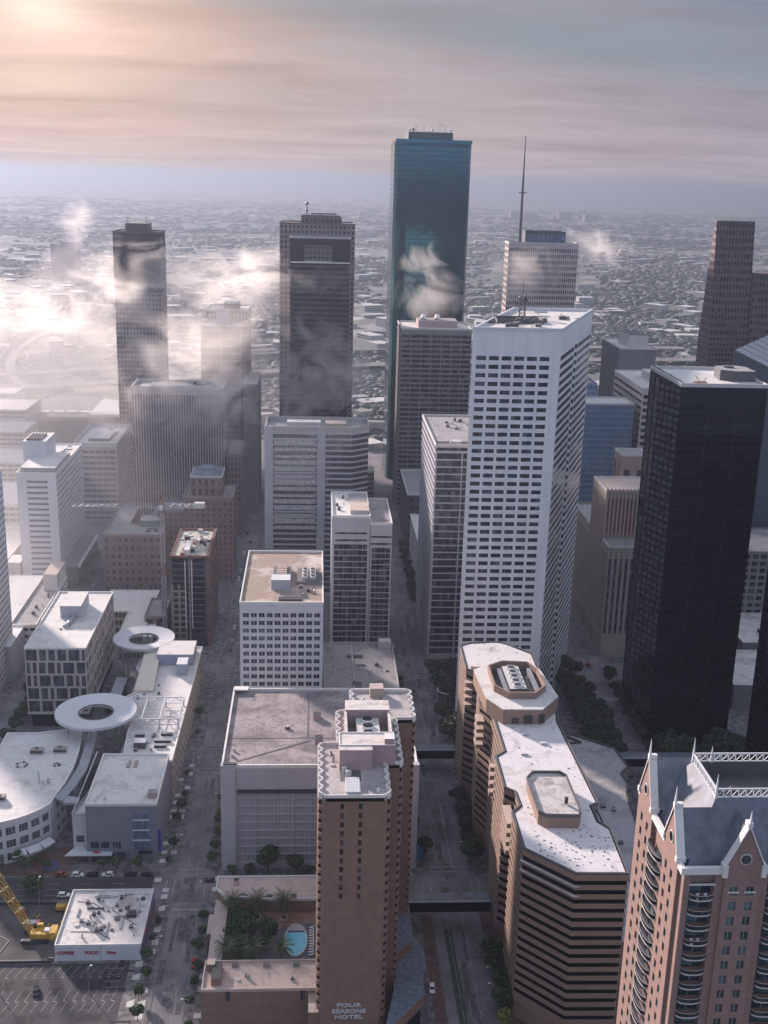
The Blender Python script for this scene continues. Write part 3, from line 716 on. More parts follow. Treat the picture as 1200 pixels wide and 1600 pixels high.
b = MB(); b.box(56.2, 60.4, -84.0, -75.5, ZH, ZH+1.4, 0, 1)
for k in range(9): b.box(56.3+k*.46, 56.45+k*.46, -84, -75.5, ZH+1.4, ZH+1.5, 1)
b.build('ribbed_roof_cover', [M['offwhite'], M['white']], hotel)
for k, (x, y) in enumerate(((56.2, -69.8), (57.3, -72.0))):
    b = MB(); b.tube((x, y, ZH), (x, y, ZH+1.5), .85, n=14); b.ball((x, y, ZH+1.5), .85, squash=.4); b.build('water_tank', [M['offwhite']], hotel)
b = MB(); b.box(54.8, 61.0, -75.3, -69.0, ZH+.02, ZH+.06); b.build('tar_patch', [M['dgrey']], hotel)
b = MB(); b.tube((65.6, -81.5, ZH), (65.6, -81.5, ZH+.8), .5, n=12); b.ball((65.6, -81.5, ZH+.8), .5); b.build('roof_vent', [M['steel']], hotel)
clutter(hotel, [(57, -33), (77, -33), (77, -20), (61, -20)], ZH, 6, 5, 1.8); clutter(hotel, [(50, -76), (54, -76), (54, -56), (50, -56)], ZH, 4, 6, 1.2)
for txt, x, z, sz, sx in (('FOUR', 58.3, 16.9, 1.85, 1.55), ('SEASONS', 58.3, 14.75, 1.85, 1.35), ('HOTEL', 58.3, 12.65, 1.85, 1.5)):
    text_part(hotel, txt, sz, (x, -85.12, z), 0, M['steel'], .12, sx=sx)
# podium with pool garden
pod = thing('hotel_podium', 'low brown brick hotel wings with pink flat roofs round the pool garden', 'building', (32, -45, 0))
b = MB(); b.box(12.9, 48.6, -75.2, -61.6, 0, 14.8, 0, 1); b.box(46, 49.2, -84, -75.2, 0, 13.6, 0, 1)
b.build('front_wing', [M['brick'], M['rpink']], pod)
b = MB()
for x in (20.4, 43.6): b.box(x, x+1.3, -75.45, -75.15, 11.2, 14.6)
b.build('window', [M['g_dark']], pod); b = MB(); b.ring(rect(12.8, 49.3, -75.35, -61.5), rect(13.2, 48.9, -74.9, -61.9), 14.5, 15.5); b.build('parapet', [M['rpink']], pod)
b = MB(); b.prism([(12.9, -21), (16.8, -26.5), (26.2, -26.5), (27, -27.8), (49, -27.8), (49, -14), (12.9, -14)], 0, 14.0, 0, 1); b.build('rear_wing', [M['brick'], M['rpink']], pod)
b = MB(); pr = [(12.9, -21), (16.8, -26.5), (26.2, -26.5), (27, -27.8), (49, -27.8), (49, -14), (12.9, -14)]; b.ring(inset(pr, -.1), inset(pr, .35), 13.7, 14.7); b.build('parapet', [M['trim']], pod)
b = MB(); b.box(12.9, 17.4, -61.6, -22, 0, 10.6, 0, 1); b.box(10.9, 12.9, -38, -27, 0, 8, 0, 1); b.build('street_wing', [M['brick'], M['rpink']], pod)
b = MB(); b.box(17.4, 49.4, -61.6, -27.8, 0, 9.2, 0, 1); b.build('deck', [M['brick'], M['pooltile']], pod)
b = MB(); pe = []
for k in range(25): a = math.pi*2*k/25; pe.append((33+12*math.cos(a), -33.2+5.2*math.sin(a)))
b.prism([(27.5, -36.2), (33, -39.5), (38, -35.6), (49, -34), (49, -28), (18, -28), (18, -34)], 9.2, 9.26); b.build('terrace_paving', [M['terra']], pod)
b = MB(); b.box(18.0, 27.4, -61, -37, 9.2, 9.5); b.build('planting_bed', [M['grass']], pod)
for x in (15.2, 17.6): boxpart(pod, 'stair_head', x-1.4, x+1.2, -66.3, -63.4, 14.8, 17.6, M['brick'], M['rpink']) if x < 16 else None
boxpart(pod, 'chimney', 15.7, 18.7, -72.8, -64.4, 14.8, 17.2, M['brick'], M['blackm'])
boxpart(pod, 'roof_air_unit', 19, 20.8, -19, -17.2, 14, 16, M['rpink'], M['blackm'])
for x in (22.5, 32.5, 42.0):
    b = MB(); b.box(x-1, x+1, -64.4, -63.0, 14.8, 15.4, 0, 1); b.build('skylight', [M['grey'], M['g_grey']], pod)
for x in (23.5, 32, 40.5):
    b = MB(); b.box(x-1, x+1, -26.2, -25.0, 14.0, 14.6, 0, 1); b.build('skylight', [M['grey'], M['g_grey']], pod)
clutter(pod, rect(20, 46, -73, -66), 14.8, 4, 3, 1.2)
b = MB(); b.box(16.6, 17.6, -26.4, -22.4, 11.4, 13.6); b.build('blind', [mat('pale_yellow', (.6, .58, .3), .8)], pod)
# shaded lower canopies on the right of the hotel
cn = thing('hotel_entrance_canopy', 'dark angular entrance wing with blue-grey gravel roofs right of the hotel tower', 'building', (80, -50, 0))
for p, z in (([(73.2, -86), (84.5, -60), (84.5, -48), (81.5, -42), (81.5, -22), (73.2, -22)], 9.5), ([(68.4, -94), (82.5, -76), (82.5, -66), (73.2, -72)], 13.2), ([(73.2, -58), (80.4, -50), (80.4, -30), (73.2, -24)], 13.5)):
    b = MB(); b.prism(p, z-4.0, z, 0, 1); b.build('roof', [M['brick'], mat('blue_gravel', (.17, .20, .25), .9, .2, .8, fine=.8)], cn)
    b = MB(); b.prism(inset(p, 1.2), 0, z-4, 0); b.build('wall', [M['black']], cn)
# pool
pool = thing('swimming_pool', 'oval turquoise swimming pool with a pale stone rim in the hotel garden', 'pool', (41.6, -43.6, 9.2))
el = [(41.6+3.5*math.cos(2*math.pi*k/48), -43.6+8.2*math.sin(2*math.pi*k/48)) for k in range(48)]
b = MB(); b.ring(inset(el, -.45), el, 9.2, 9.55); b.build('rim', [M['offwhite']], pool)
b = MB(); b.ngon([(x, y, 9.32) for x, y in el if y < -38.9]); b.build('water', [M['water']], pool)
b = MB(); b.ngon([(x, y, 9.42) for x, y in el if y > -39.3]); b.build('shallow_step', [M['csilver']], pool)
# loungers and tables on the terrace
def lounger_mesh():
    b = MB(); b.box(-.35, .35, -.9, .35, .28, .36); b.quad((-.35, .35, .32), (.35, .35, .32), (.35, .85, .72), (-.35, .85, .72)); b.quad((-.35, .85, .70), (.35, .85, .70), (.35, .35, .30), (-.35, .35, .30))
    for x in (-.3, .3):
        for y in (-.8, .3): b.box(x-.03, x+.03, y-.03, y+.03, 0, .28)
    return b.mesh('sun_lounger', [M['terra']]), b.mesh('sun_lounger', [M['trim']])
lt, lw = lounger_mesh()
for k in range(11):
    o = bpy.data.objects.new('sun_lounger', lw); COL.objects.link(o); o.location = (46.9, -51.5+k*1.45, 9.2); o.rotation_euler = (0, 0, R(-75)); tag(o, '%s white sun lounger from the near end of the row right of the oval pool' % ordn(k), 'sun lounger', 'white loungers right of the pool')
rnd = random.Random(5)
for j in range(3):
    for k in range(9):
        if j == 2 and k > 4: continue
        o = bpy.data.objects.new('sun_lounger', lt); COL.objects.link(o); o.location = (29.3+k*1.75+j*.2, -31.6-j*1.9+rnd.uniform(-.2, .2), 9.27); o.rotation_euler = (0, 0, R(200+rnd.uniform(-15, 15))); tag(o, '%s tan lounger from the left in the %s row of the terrace behind the pool' % (ordn(k), ('back', 'middle', 'front')[j]), 'sun lounger', 'tan loungers on the terrace')
# palms
def frond(b, a, L, rise, drop, rnd):
    p = Vector((0, 0, 0)); d = Vector((math.cos(a), math.sin(a), rise)).normalized(); n = 7; pts = [p.copy()]
    for k in range(n): p = p+d*L/n; d = (d+Vector((0, 0, -drop))).normalized(); pts.append(p.copy())
    s_ = Vector((-math.sin(a), math.cos(a), 0))
    for k in range(n):
        w0 = L*.13*math.sin(math.pi*(k+.4)/(n+1)); w1 = L*.13*math.sin(math.pi*(k+1.4)/(n+1))
        for sg in (-1, 1):
            for q in range(3):
                f0, f1 = q/3, q/3+.2; c0 = pts[k].lerp(pts[k+1], f0); c1 = pts[k].lerp(pts[k+1], f1); w_ = w0+(w1-w0)*f0
                tip = c0+s_*sg*w_*1.25+(pts[k+1]-pts[k])*.9+Vector((0, 0, -.3*w_))
                b.tri(tuple(c0), tuple(c1), tuple(tip))
def palm_meshes(seed, h, L):
    rnd = random.Random(seed); b = MB()
    for k in range(44): frond(b, k*2.399+rnd.uniform(-.15, .15), L*rnd.uniform(.85, 1.1), 1.6-1.9*k/44, .16+.10*k/44, rnd)
    b.v = [(x, y, z+h) for x, y, z in b.v]; t_ = MB(); t_.tube((0, 0, 0), (.15, 0, h), .34, .26, n=10); t_.ball((.15, 0, h-.2), .5)
    return b.mesh('crown', [M['palm']]), t_.mesh('trunk', [M['barkp']])
pms = [palm_meshes(k, 6.6+k*.4, 5.0) for k in range(3)]
pp = [(19.7, -30.6, 'far left'), (27.9, -31.0, 'far middle'), (37.2, -31.2, 'far right'), (19.0, -55.6, 'near left'), (28.0, -56.2, 'near middle'), (37.0, -56.8, 'near right'), (22.6, -50.5, 'tucked beside the near left one,')]
for k, (x, y, wh) in enumerate(pp):
    r = thing('palm_tree', 'palm tree in the pool garden, the %s one of the group' % wh if k < 6 else 'small palm between the near palms and the dark trees of the pool garden', 'palm tree', (x, y, 9.2)); r.rotation_euler = (0, 0, k*1.1)
    if k == 6: r.scale = (.8, .8, .7)
    for nm, me in zip(('crown', 'trunk'), pms[k % 3]):
        o = bpy.data.objects.new(nm, me); COL.objects.link(o); o.parent = r
    if k in (1, 2, 4, 5):
        b = MB(); ci = [(x+1.5*math.cos(a*.35), y-.3+1.7*math.sin(a*.35)) for a in range(18)]; b.ring(ci, inset(ci, .25), 9.2, 9.9); b.prism(inset(ci, .25), 9.2, 9.6, 1)
        b.build('planter', [M['offwhite'], M['soil']], label='round pale stone planter under the %s palm of the pool garden' % wh, cat='planter')
row('big', [(21.5, -34, .5), (25, -35.5, .55), (21.5, -39.5, .62), (25.5, -42, .62), (21, -45, .58), (25, -48, .5), (32.5, -44, .7), (31, -48.5, .5)], '%s dense dark tree from the near side among the palms of the pool garden', 'dark trees of the pool garden', z=9.2)
# ------------------------------------------------------------------ pale parking garage
gar = thing('parking_garage', 'pale grey parking garage with louvred front and wide stained roof behind the brick hotel', 'parking garage', (50, 46, 0))
Zg = 43.8; gp = rect(12.5, 86.6, 12.3, 80.0)
lv = bpy.data.materials.new('louvres'); lv.use_nodes = True; t = NT(lv.node_tree); P = t.add('ShaderNodeNewGeometry').outputs['Position']
fx = t.math('FRACT', t.math('MULTIPLY', t.add('ShaderNodeSeparateXYZ', {0: P}).outputs[0], 1.6))
t.l.new(t.mix(t.mapr(fx, .35, .5), (.52, .52, .56), (.20, .20, .23)), t.n['Principled BSDF'].inputs['Base Color']); t.n['Principled BSDF'].inputs['Roughness'].default_value = .7
mb = MB(); panes = []
wallgrid(mb, panes, (12.5, 12.3), (86.6, 12.3), 0, Zg, 9, 9, .93, .90, .5, ml=5.6, mr=5.2, mt=9.6, mb_=3)
wallgrid(mb, panes, (86.6, 12.3), (86.6, 80), 0, Zg, 8, 9, .93, .90, .5, ml=4, mr=4, mt=9.6, mb_=3)
wallgrid(mb, panes, (86.6, 80), (12.5, 80), 0, Zg, 9, 9, .93, .90, .5, ml=4, mr=4, mt=9.6, mb_=3)
wallgrid(mb, panes, (12.5, 80), (12.5, 12.3), 0, Zg, 8, 9, .93, .90, .5, ml=4, mr=4, mt=9.6, mb_=3)
mb.box(12.1, 17.6, 11.5, 14, 0, Zg+1.2, 0); mb.box(83.6, 87.2, 11.5, 14, 0, Zg+1.2, 0)
mb.build('wall', [M['lilac']], gar); roof(gar, gp, Zg, 1.1, M['rstain'], M['lilac'], M['trim'], .6)
emit_panes(gar, panes, lv, M['lilac'], mull=0, name='louvre_panel')
b = MB(); b.box(18.2, 82.5, 12.02, 12.28, 33.0, 34.6); b.build('soffit', [M['blackm']], gar)
for x, y in ((47.5, 31), (46.8, 51.5)): boxpart(gar, 'roof_vent_box', x, x+3.2, y, y+3, Zg, Zg+2.4, M['mauve'], M['blackm'])
b = MB(); b.tube((36.5, 44, Zg), (36.5, 44, Zg+.9), 1.1, n=12); b.tube((36.5, 44, Zg+.9), (36.5, 44, Zg+1.2), .6, n=12, m=1); b.build('roof_drain', [M['dgrey'], M['steel']], gar)
b = MB(); b.box(44.4, 45.0, 36, 76, Zg, Zg+.12); b.box(15, 60, 35.6, 36.1, Zg, Zg+.1)
a_, c_ = Vector((18, 17)), Vector((46, 34)); line(18, 17, 46, 34, .7, Zg+.13, 0, b); b.build('expansion_joint', [M['dgrey']], gar)
for x, y in ((15.5, 20.5), (15.8, 25)): b = MB(); b.box(x, x+.9, y, y+.9, Zg, Zg+1.3); b.build('roof_hatch', [M['offwhite']], gar)
b = MB(); b.box(12.6, 18.8, 77, 80.6, Zg+1.1, Zg+1.7); b.box(13.1, 18.1, 12, 13.6, Zg+1.2, Zg+1.6, 1); b.build('corner_cap', [M['trim'], M['blackm']], gar)
bn = thing('banner', 'blue vertical banner on the pavement corner beside the garage', 'banner', (88, 14, .16))
b = MB(); b.tube((88, 14, .16), (88, 14, 9), .12); b.build('pole', [M['steel']], bn); b = MB(); b.box(88.15, 90.2, 13.96, 14.04, 2, 8.6); b.build('cloth', [mat('banner_blue', (.05, .22, .5), .6, .3, .9, fine=.9)], bn)

# ------------------------------------------------------------------ white grid block, low roof, slab tower
t_ = tower('office_block', 'white office block with square dark windows and a brown patchy roof', rect(13, 51, 113.5, 188.5), 71, [G(10, 17, .74, .55, mt=3.6, mb_=3, ml=1, mr=1), G(20, 17, .74, .55, mt=3.6, mb_=3), G(10, 17, .74, .55, mt=3.6, mb_=3), G(20, 17, .74, .55, mt=3.6, mb_=3)], M['white'], M['g_dark'], M['rbrown'], M['offwhite'], cap=M['trim'], mull=1, ph=1.0)
boxpart(t_, 'plant_house', 26.6, 35.5, 132, 140, 71, 76, M['lilac'], M['white']); boxpart(t_, 'louvre_house', 27, 35.5, 140, 160, 71, 73.2, M['blackm'], M['dgrey'])
b = MB()
for k in range(7): b.box(28.5, 33.5, 141.5+k*2.6, 142.7+k*2.6, 73.2, 74.1)
b.build('fin', [M['rpink']], t_)
b = MB(); b.box(38.5, 49.5, 139, 158, 71, 72.8, 0, 1); b.build('screen', [M['grey'], M['dgrey']], t_)
for k in range(2):
    for j in range(3): b = MB(); b.box(41+k*3.6, 43.8+k*3.6, 142+j*4.6, 145.6+j*4.6, 72.85, 74.3); b.tube((42.4+k*3.6, 143.8+j*4.6, 74.3), (42.4+k*3.6, 143.8+j*4.6, 74.7), 1.1, n=10, m=1); b.build('cooling_unit', [M['trim'], M['blackm']], t_)
b = MB(); b.box(30.5, 41, 116.5, 119.3, 71, 72.2); b.box(31, 40.5, 121, 122, 71, 71.9, 1); b.build('duct', [M['blackm'], M['csilver']], t_)
clutter(t_, rect(36, 50, 122, 137), 71, 7, 8, 2.2)
t_ = tower('low_block', 'low grey flat-roofed block between the white grid block and the middle street', rect(52, 88.5, 113, 188), 20, [G(9, 4, .7, .5)], M['grey'], M['g_dark'], M['rgrey'], cap=M['concrete'])
for x0, x1, y0, y1, h, m in ((67, 70.5, 128, 140, .5, 'dgrey'), (64, 72, 170, 173, .4, 'blackm'), (81, 87.5, 182, 187, 4, 'offwhite'), (62, 69, 118, 124, .3, 'grey'), (66.5, 67.1, 113.5, 187.5, .5, 'concrete')): boxpart(t_, 'roof_box', x0, x1, y0, y1, 20, 20+h, M[m])
clutter(t_, rect(54, 86, 116, 184), 20, 12, 12, 2.2)
t_ = thing('slab_tower', 'grey slab tower with dark glazing and a raised step beside the middle street', 'building', (72, 237, 0))
tower('', None, rect(56.1, 76.6, 213, 262), 83, [[G(7, 19, .97, .86, za=0, zb=68, ml=1.2, mr=1.2, mb_=4), G(1, 2, .95, .28, za=68, zb=76, ml=1.2, mr=1.2), dict(plain=1, za=76, zb=83)], None, None, G(12, 20, .8, .6)], M['lilac'], M['g_dark'], M['rwhite'], M['dgrey'], root=t_, cap=M['trim'])
tower('', None, rect(76.9, 88.6, 213.2, 263), 79, [[G(4, 19, .97, .86, za=0, zb=66, ml=.8, mr=.8, mb_=4), G(1, 2, .95, .28, za=66, zb=74), dict(plain=1, za=74, zb=79)], G(12, 19, .8, .6), None, None], M['lilac'], M['g_dark'], M['rgrey'], M['dgrey'], root=t_, cap=M['trim'])
boxpart(t_, 'roof_pit', 66, 76, 238, 258, 83.01, 83.9, M['dgrey'], M['rgrey']); boxpart(t_, 'plant_house', 66, 76.2, 219, 236, 83, 85.2, M['concrete'], M['rpink']); clutter(t_, rect(57, 65, 218, 255), 83, 4, 2, 2)
# ------------------------------------------------------------------ white shop with red lettering
cf = thing('shop', 'single-storey white shop with red lettering and a cluttered white roof beside the parking lot', 'shop', (-25, -25, 0))
b = MB(); b.box(-39.8, -10.9, -40.8, -9.4, 0, 6, 0, 1); b.build('wall', [M['white'], M['rdirty']], cf)
b = MB(); b.ring(inset(rect(-39.8, -10.9, -40.8, -9.4), -.08), inset(rect(-39.8, -10.9, -40.8, -9.4), .3), 5.6, 6.6); b.build('parapet', [M['trim']], cf)
b = MB(); b.box(-10.8, -10.5, -40, -10, .3, 5.4); b.build('mural', [mat('mural', (.35, .06, .05), .7, .5, .25, col2=(.06, .16, .35))], cf)
for txt, x, sx in (('COFFEE', -36.3, .98), ('FOOD', -27.5, .98), ('Wine', -21.0, .8)): text_part(cf, txt, 1.7, (x, -40.93, 3.3), 0, M['red'], .08, sx=sx)
b = MB(); b.box(-24.6, -24.5, -40.9, -40.82, .2, 6.3); b.build('drainpipe', [M['grey']], cf)
clutter(cf, rect(-38.5, -12, -39.5, -11), 6, 44, 21, 1.5)
for pts in ([(-30, -12), (-24, -13.2), (-18, -12)], [(-37, -16), (-31, -17), (-26, -22)], [(-36, -33), (-27, -33.6), (-22, -37)], [(-24, -21), (-14, -30)]):
    b = MB()
    for p, q in zip(pts, pts[1:]): b.bar((*p, 6.15), (*q, 6.15), .14)
    b.build('conduit', [M['blackm']], cf)
ac_unit(cf, -16.5, -24.5, 6, 3.2, 2.6, 1.6, M['dgrey'], 2)
b = MB(); b.box(-42.5, -40.2, -40.9, -40.4, .16, 1.4); b.build('bin_store', [M['dgrey']], label='low dark bin store against the left end of the white shop', cat='bin store')
# ------------------------------------------------------------------ shopping centre
mall = thing('curved_mall', 'curved white mall building with square windows and wide white roof, at the left edge', 'shopping centre', (-65, 55, 0))
arc = []
for k in range(13):
    a = R(-92+k*7.2); arc.append((-86+34*math.cos(a)*1.0, 49+34*math.sin(a)))
ar = [(-88, 14.6), (-82, 14.8), (-76, 15.6), (-71, 17.0), (-66.5, 19.4), (-62.5, 22.4), (-59, 26.0), (-56.2, 30.0)]
body = ar + [(-55.6, 36), (-53.8, 46), (-53.0, 59), (-53.6, 74), (-54.6, 84), (-56.2, 94), (-60.5, 94.2), (-75, 90.2), (-88, 90.2)]
mb = MB(); panes = []
for k in range(len(body)):
    a, b2 = body[k], body[(k+1) % len(body)]
    if k < 7: wallgrid(mb, panes, a, b2, 0, 18, 1, 3, .72, .62, .6, mt=1.5)
    elif k < 13: wallgrid(mb, panes, a, b2, 0, 18, 2, 3, .6, .6, .5, mt=1.5)
    else: mb.quad((*a, 0), (*b2, 0), (*b2, 18), (*a, 18))
mb.build('wall', [M['white']], mall); roof(mall, body, 18, .7, M['rwhite'], M['white'], M['trim'], .5); emit_panes(mall, panes, M['g_room'], M['offwhite'], mull=2, trans=2, t=.05)
b = MB(); ro = [(-55.4, 34.5), (-52.6, 44), (-51.0, 59), (-51.6, 76), (-52.6, 92)]; ri = [(-52.3, 34.2), (-49.4, 46), (-47.6, 59), (-48.2, 77), (-49.0, 92)]
for k in range(4): b.quad((*ro[k], 18.9), (*ri[k], 17.4), (*ri[k+1], 17.4), (*ro[k+1], 18.9)); b.quad((*ri[k], 16.6), (*ri[k], 17.4), (*ro[k], 18.9), (*ro[k], 18.1)); b.quad((*ri[k], 16.6), (*ri[k+1], 16.6), (*ri[k+1], 17.4), (*ri[k], 17.4)); b.quad((*ro[k], 18.1), (*ro[k+1], 18.1), (*ri[k+1], 16.6), (*ri[k], 16.6))
b.build('canopy', [M['sloperoof']], mall)
b = MB(); b.quad((-52.0, 33, 17.2), (-46, 33, 17.0), (-46, 37.5, 17.0), (-52, 38.5, 17.2)); b.box(-52, -46, 33, 37.5, 16.2, 16.9); b.box(-51.5, -45.5, 36.5, 37.2, 3, 16, 1); b.build('link_roof', [M['sloperoof'], M['dgrey']], mall)
for x, y in ((-71, 72.5), (-61.5, 73.5), (-77, 34)): ac_unit(mall, x, y, 18, 5.2, 2.6, 2.2, M['beige'], 1)
for x, y, r_ in ((-75, 62, 2.2), (-60.5, 62, 1.2)):
    b = MB()
    for k in range(9): a = k*.7; b.box(x+r_*math.cos(a)-.4, x+r_*math.cos(a)+.5, y+r_*math.sin(a)-.35, y+r_*math.sin(a)+.35, 18, 18.6, k % 2)
    b.build('roof_plant', [M['dgrey'], M['offwhite']], mall)
b = MB(); b.tube((-64, 46.5, 18), (-65.2, 50, 21.5), .35); b.tube((-62.5, 46, 18), (-62.5, 46, 20), .2); b.tube((-60.6, 46.8, 19), (-60.2, 46, 20), .9, .9, n=12); b.build('antenna', [M['concrete']], mall)
b = MB()
for k, (c0, c1) in enumerate(zip([(-68.5, 16.6), (-63.6, 18.6), (-59.4, 22)], [(-63.6, 18.6), (-59.4, 22), (-56.2, 26.4)])):
    u = (Vector(c1)-Vector(c0)).normalized(); n = Vector((u.y, -u.x))*3.2; a, c_ = Vector(c0), Vector(c1)
    b.quad((*a, 6.2), (*(a+n), 5.2), (*(c_+n), 5.2), (*c_, 6.2)); b.quad((*(a+n), 4.8), (*(c_+n), 4.8), (*(c_+n), 5.2), (*(a+n), 5.2))
b.build('entrance_awning', [M['steel']], mall)
b = MB()
for r_ in (3.4, 2.2): ci = [(-53.5+r_*math.cos(a*.35), 15+r_*.9*math.sin(a*.35)) for a in range(18)]; b.ring(ci, inset(ci, .5), .16, .8)
b.build('fountain', [mat('fountain_blue', (.10, .13, .28), .5)], label='round blue-rimmed fountain on the forecourt between the two mall buildings', cat='fountain')
b = MB(); b.quad((-88, 8.6, .17), (-46, 8.6, .17), (-44, 30, .17), (-88, 14, .17)); b.build('brick_forecourt', [M['brickpave']], kind='structure')

bx = tower('box_mall', 'blue-grey box building with a small glazed front and white entrance canopy', rect(-40.3, -13.2, 19.2, 59), 24,
 [None, None, None, None], mat('blue_grey_render', (.205, .215, .255), .8, .1, .15, streak=.2), M['g_blue'], M['rwhite'], cap=M['trim'], ph=.9)
b = MB(); b.prism([(-46.2, 22.5), (-40.3, 22.5), (-40.3, 56)], 0, 17.5, 0, 1); b.build('side_wing', [M['offwhite'], M['rwhite']], bx)
b = MB(); b.ring([(-46.3, 22.4), (-40.3, 22.4), (-40.3, 56.4)], [(-45.9, 22.8), (-40.5, 22.8), (-40.5, 55)], 17.2, 18.6); b.quad((-46.4, 22.3, 18.6), (-46.0, 22.3, 18.6), (-42.6, 60, 25.4), (-43.2, 60, 25.4)); b.build('wing_parapet', [M['lilac']], bx)
for k, z in enumerate((4.6, 9.4, 13.6, 18.2)):
    h = (3.9, 3.4, 3.6, 2.2)[k]; b = MB(); b.box(-22.4, -16.2, 19.05, 19.17, z, z+h)
    for j in range(1, 8): b.box(-22.4+j*.78, -22.33+j*.78, 18.99, 19.05, z, z+h, 1)
    b.build('window', [M['g_blue'], M['dgrey']], bx)
b = MB()
for z in (8.7, 13.1, 17.5): b.box(-22.6, -16, 18.7, 19.1, z, z+.45)
b.build('sunshade', [M['white']], bx)
for x in (-38.8, -34.9, -30.4):
    b = MB(); b.box(x, x+3.0, 19.04, 19.16, 5.6, 8.2)
    for j in range(1, 4): b.box(x+j*.75-.04, x+j*.75+.04, 18.98, 19.04, 5.6, 8.2, 1)
    b.build('window', [M['g_dark'], M['grey']], bx)
b = MB(); b.box(-44.9, -42.0, 22.3, 22.46, 6.2, 9.0); b.build('window', [M['g_dark']], bx)
b = MB(); b.prism([(-48.5, 16.2), (-30.5, 16.2), (-30.5, 19.0), (-40, 19.0), (-44, 26)], 3.8, 4.1); b.build('entrance_canopy', [M['steel']], bx)
b = MB(); b.box(-38.5, -26, 18.6, 19.15, .2, 3.6); b.build('shopfront', [M['g_room']], bx)
b = MB(); b.box(-20.5, -15.4, 17.8, 19.1, 3.6, 4.2); b.build('awning', [M['black']], bx)
b = MB(); b.prism([(-38.0, 17.6), (-35.0, 17.6), (-35, 18), (-38, 18)], 4.1, 4.5); b.tri((-37.8, 17.55, 4.5), (-35.2, 17.55, 4.5), (-36.5, 17.55, 5.5)); b.build('red_emblem', [M['red']], bx)
sg = thing('blade_sign', 'tall bright blue vertical sign at the corner of the blue-grey box building', 'sign', (-12.4, 20.5, 4))
b = MB(); b.box(-13.0, -12.0, 20.0, 20.8, 3.5, 12.6); b.build('sign_panel', [M['blue']], sg)
b = MB()
for z in (4.6, 7, 9.4, 11.6): b.box(-13.2, -12.1, 20.2, 20.5, z, z+.2)
b.build('bracket', [M['dgrey']], sg)
for x, y in ((-29.3, 48.5), (-26.5, 48.7)):
    b = MB(); b.box(x, x+1.3, y, y+5.5, 24, 24.3)
    for k in range(4): b.box(x+.1, x+1.2, y+.4+k*1.3, y+.8+k*1.3, 24.3, 24.4, 1)
    b.build('skylight', [M['rust'], M['trim']], bx)
boxpart(bx, 'roof_hatch_house', -17.2, -13.9, 24, 27.5, 24, 26.3, M['mauve'], M['rgrey']); boxpart(bx, 'roof_vent', -34, -33, 23, 24, 24, 25, M['offwhite']); boxpart(bx, 'brick_vent', -19.8, -17.6, 19.8, 20.6, 24, 24.5, M['rust'])
ml = tower('street_mall', 'long white-roofed shopping block along the left street with a steel truss on its roof', [(-33, 61), (-12.4, 61), (-11.3, 183), (-39.2, 183), (-41.4, 156), (-33, 134), (-46.5, 116), (-35.4, 112), (-35, 87)], 20,
 [None, G(22, 4, .7, .5, mt=2), G(5, 4, .7, .5), None, None, None, None, None, None], M['beige'], M['g_room'], M['rwhite'], cap=M['trim'], ph=.7)
boxpart(ml, 'plant_box', -31.8, -13.6, 160, 178, 20, 26, mat('sky_blue_box', (.33, .36, .45), .6, .05, .3), M['rwhite'])
boxpart(ml, 'stair_box', -20.6, -15.4, 148, 156.5, 20, 26.0, mat('sky_blue_box', (.33, .36, .45)), M['white'])
b = MB(); b.quad((-38.4, 128.5, 21.2), (-29.4, 128.5, 21.2), (-31.0, 168, 24.2), (-38.6, 164, 24.2)); b.quad((-38.4, 128.5, 20.2), (-38.6, 164, 23.2), (-31, 168, 23.2), (-29.4, 128.5, 20.2)); b.quad((-29.4, 128.5, 20.2), (-31, 168, 23.2), (-31, 168, 24.2), (-29.4, 128.5, 21.2)); b.quad((-38.4, 128.5, 20.2), (-29.4, 128.5, 20.2), (-29.4, 128.5, 21.2), (-38.4, 128.5, 21.2)); b.build('cream_canopy', [mat('cream_roof', (.66, .60, .50), .6, .04, .3)], ml)
b = MB(); b.box(-36, -33.8, 62, 86, 16, 17.2); b.build('grey_walkway_roof', [M['sloperoof']], ml)
b = MB()                                                              # open steel frame
zt = 24.6; xs = [-36.5, -29.5, -21.5, -13.2]; ys = [91.5, 113.5]
for y in ys: b.bar((xs[0], y, zt), (xs[-1], y, zt), .5); b.bar((xs[0], y, 21.8), (xs[-1], y, 21.8), .3)
for x in xs:
    b.bar((x, ys[0], zt), (x, ys[1], zt), .5); b.bar((x, ys[0], 21.8), (x, ys[1], 21.8), .3)
    for y in ys: b.bar((x, y, 20), (x, y, zt), .55)
    for k in range(4):
        ya, yb_ = ys[0]+(ys[1]-ys[0])*k/4, ys[0]+(ys[1]-ys[0])*(k+1)/4; b.bar((x, ya, zt if k % 2 else 21.8), (x, yb_, 21.8 if k % 2 else zt), .25)
for y in ys:
    for j in range(3):
        for k in range(2): xa, xb = xs[j]+(xs[j+1]-xs[j])*k/2, xs[j]+(xs[j+1]-xs[j])*(k+1)/2; b.bar((xa, y, zt if k % 2 else 21.8), (xb, y, 21.8 if k % 2 else zt), .25)
for j in range(3):
    for k in range(5): y = ys[0]+3+k*4; b.bar((xs[j], y, zt), (xs[j+1], y, zt), .14)
b.build('steel_frame', [M['steel']], ml)
for x, y, L in ((-31, 83, 4), (-20, 84, 5), (-22, 77.5, 7), (-21.5, 73, 5)): boxpart(ml, 'roof_unit', x, x+L, y, y+1.8, 20, 21.2, M['blackm'], M['csilver'])
boxpart(ml, 'stair_head', -30, -25, 72, 76, 20, 23, M['dgrey'], M['white']); clutter(ml, rect(-38, -14, 118, 146), 20, 9, 31, 1.5); clutter(ml, rect(-32, -14, 63, 90), 20, 7, 32, 1.5)
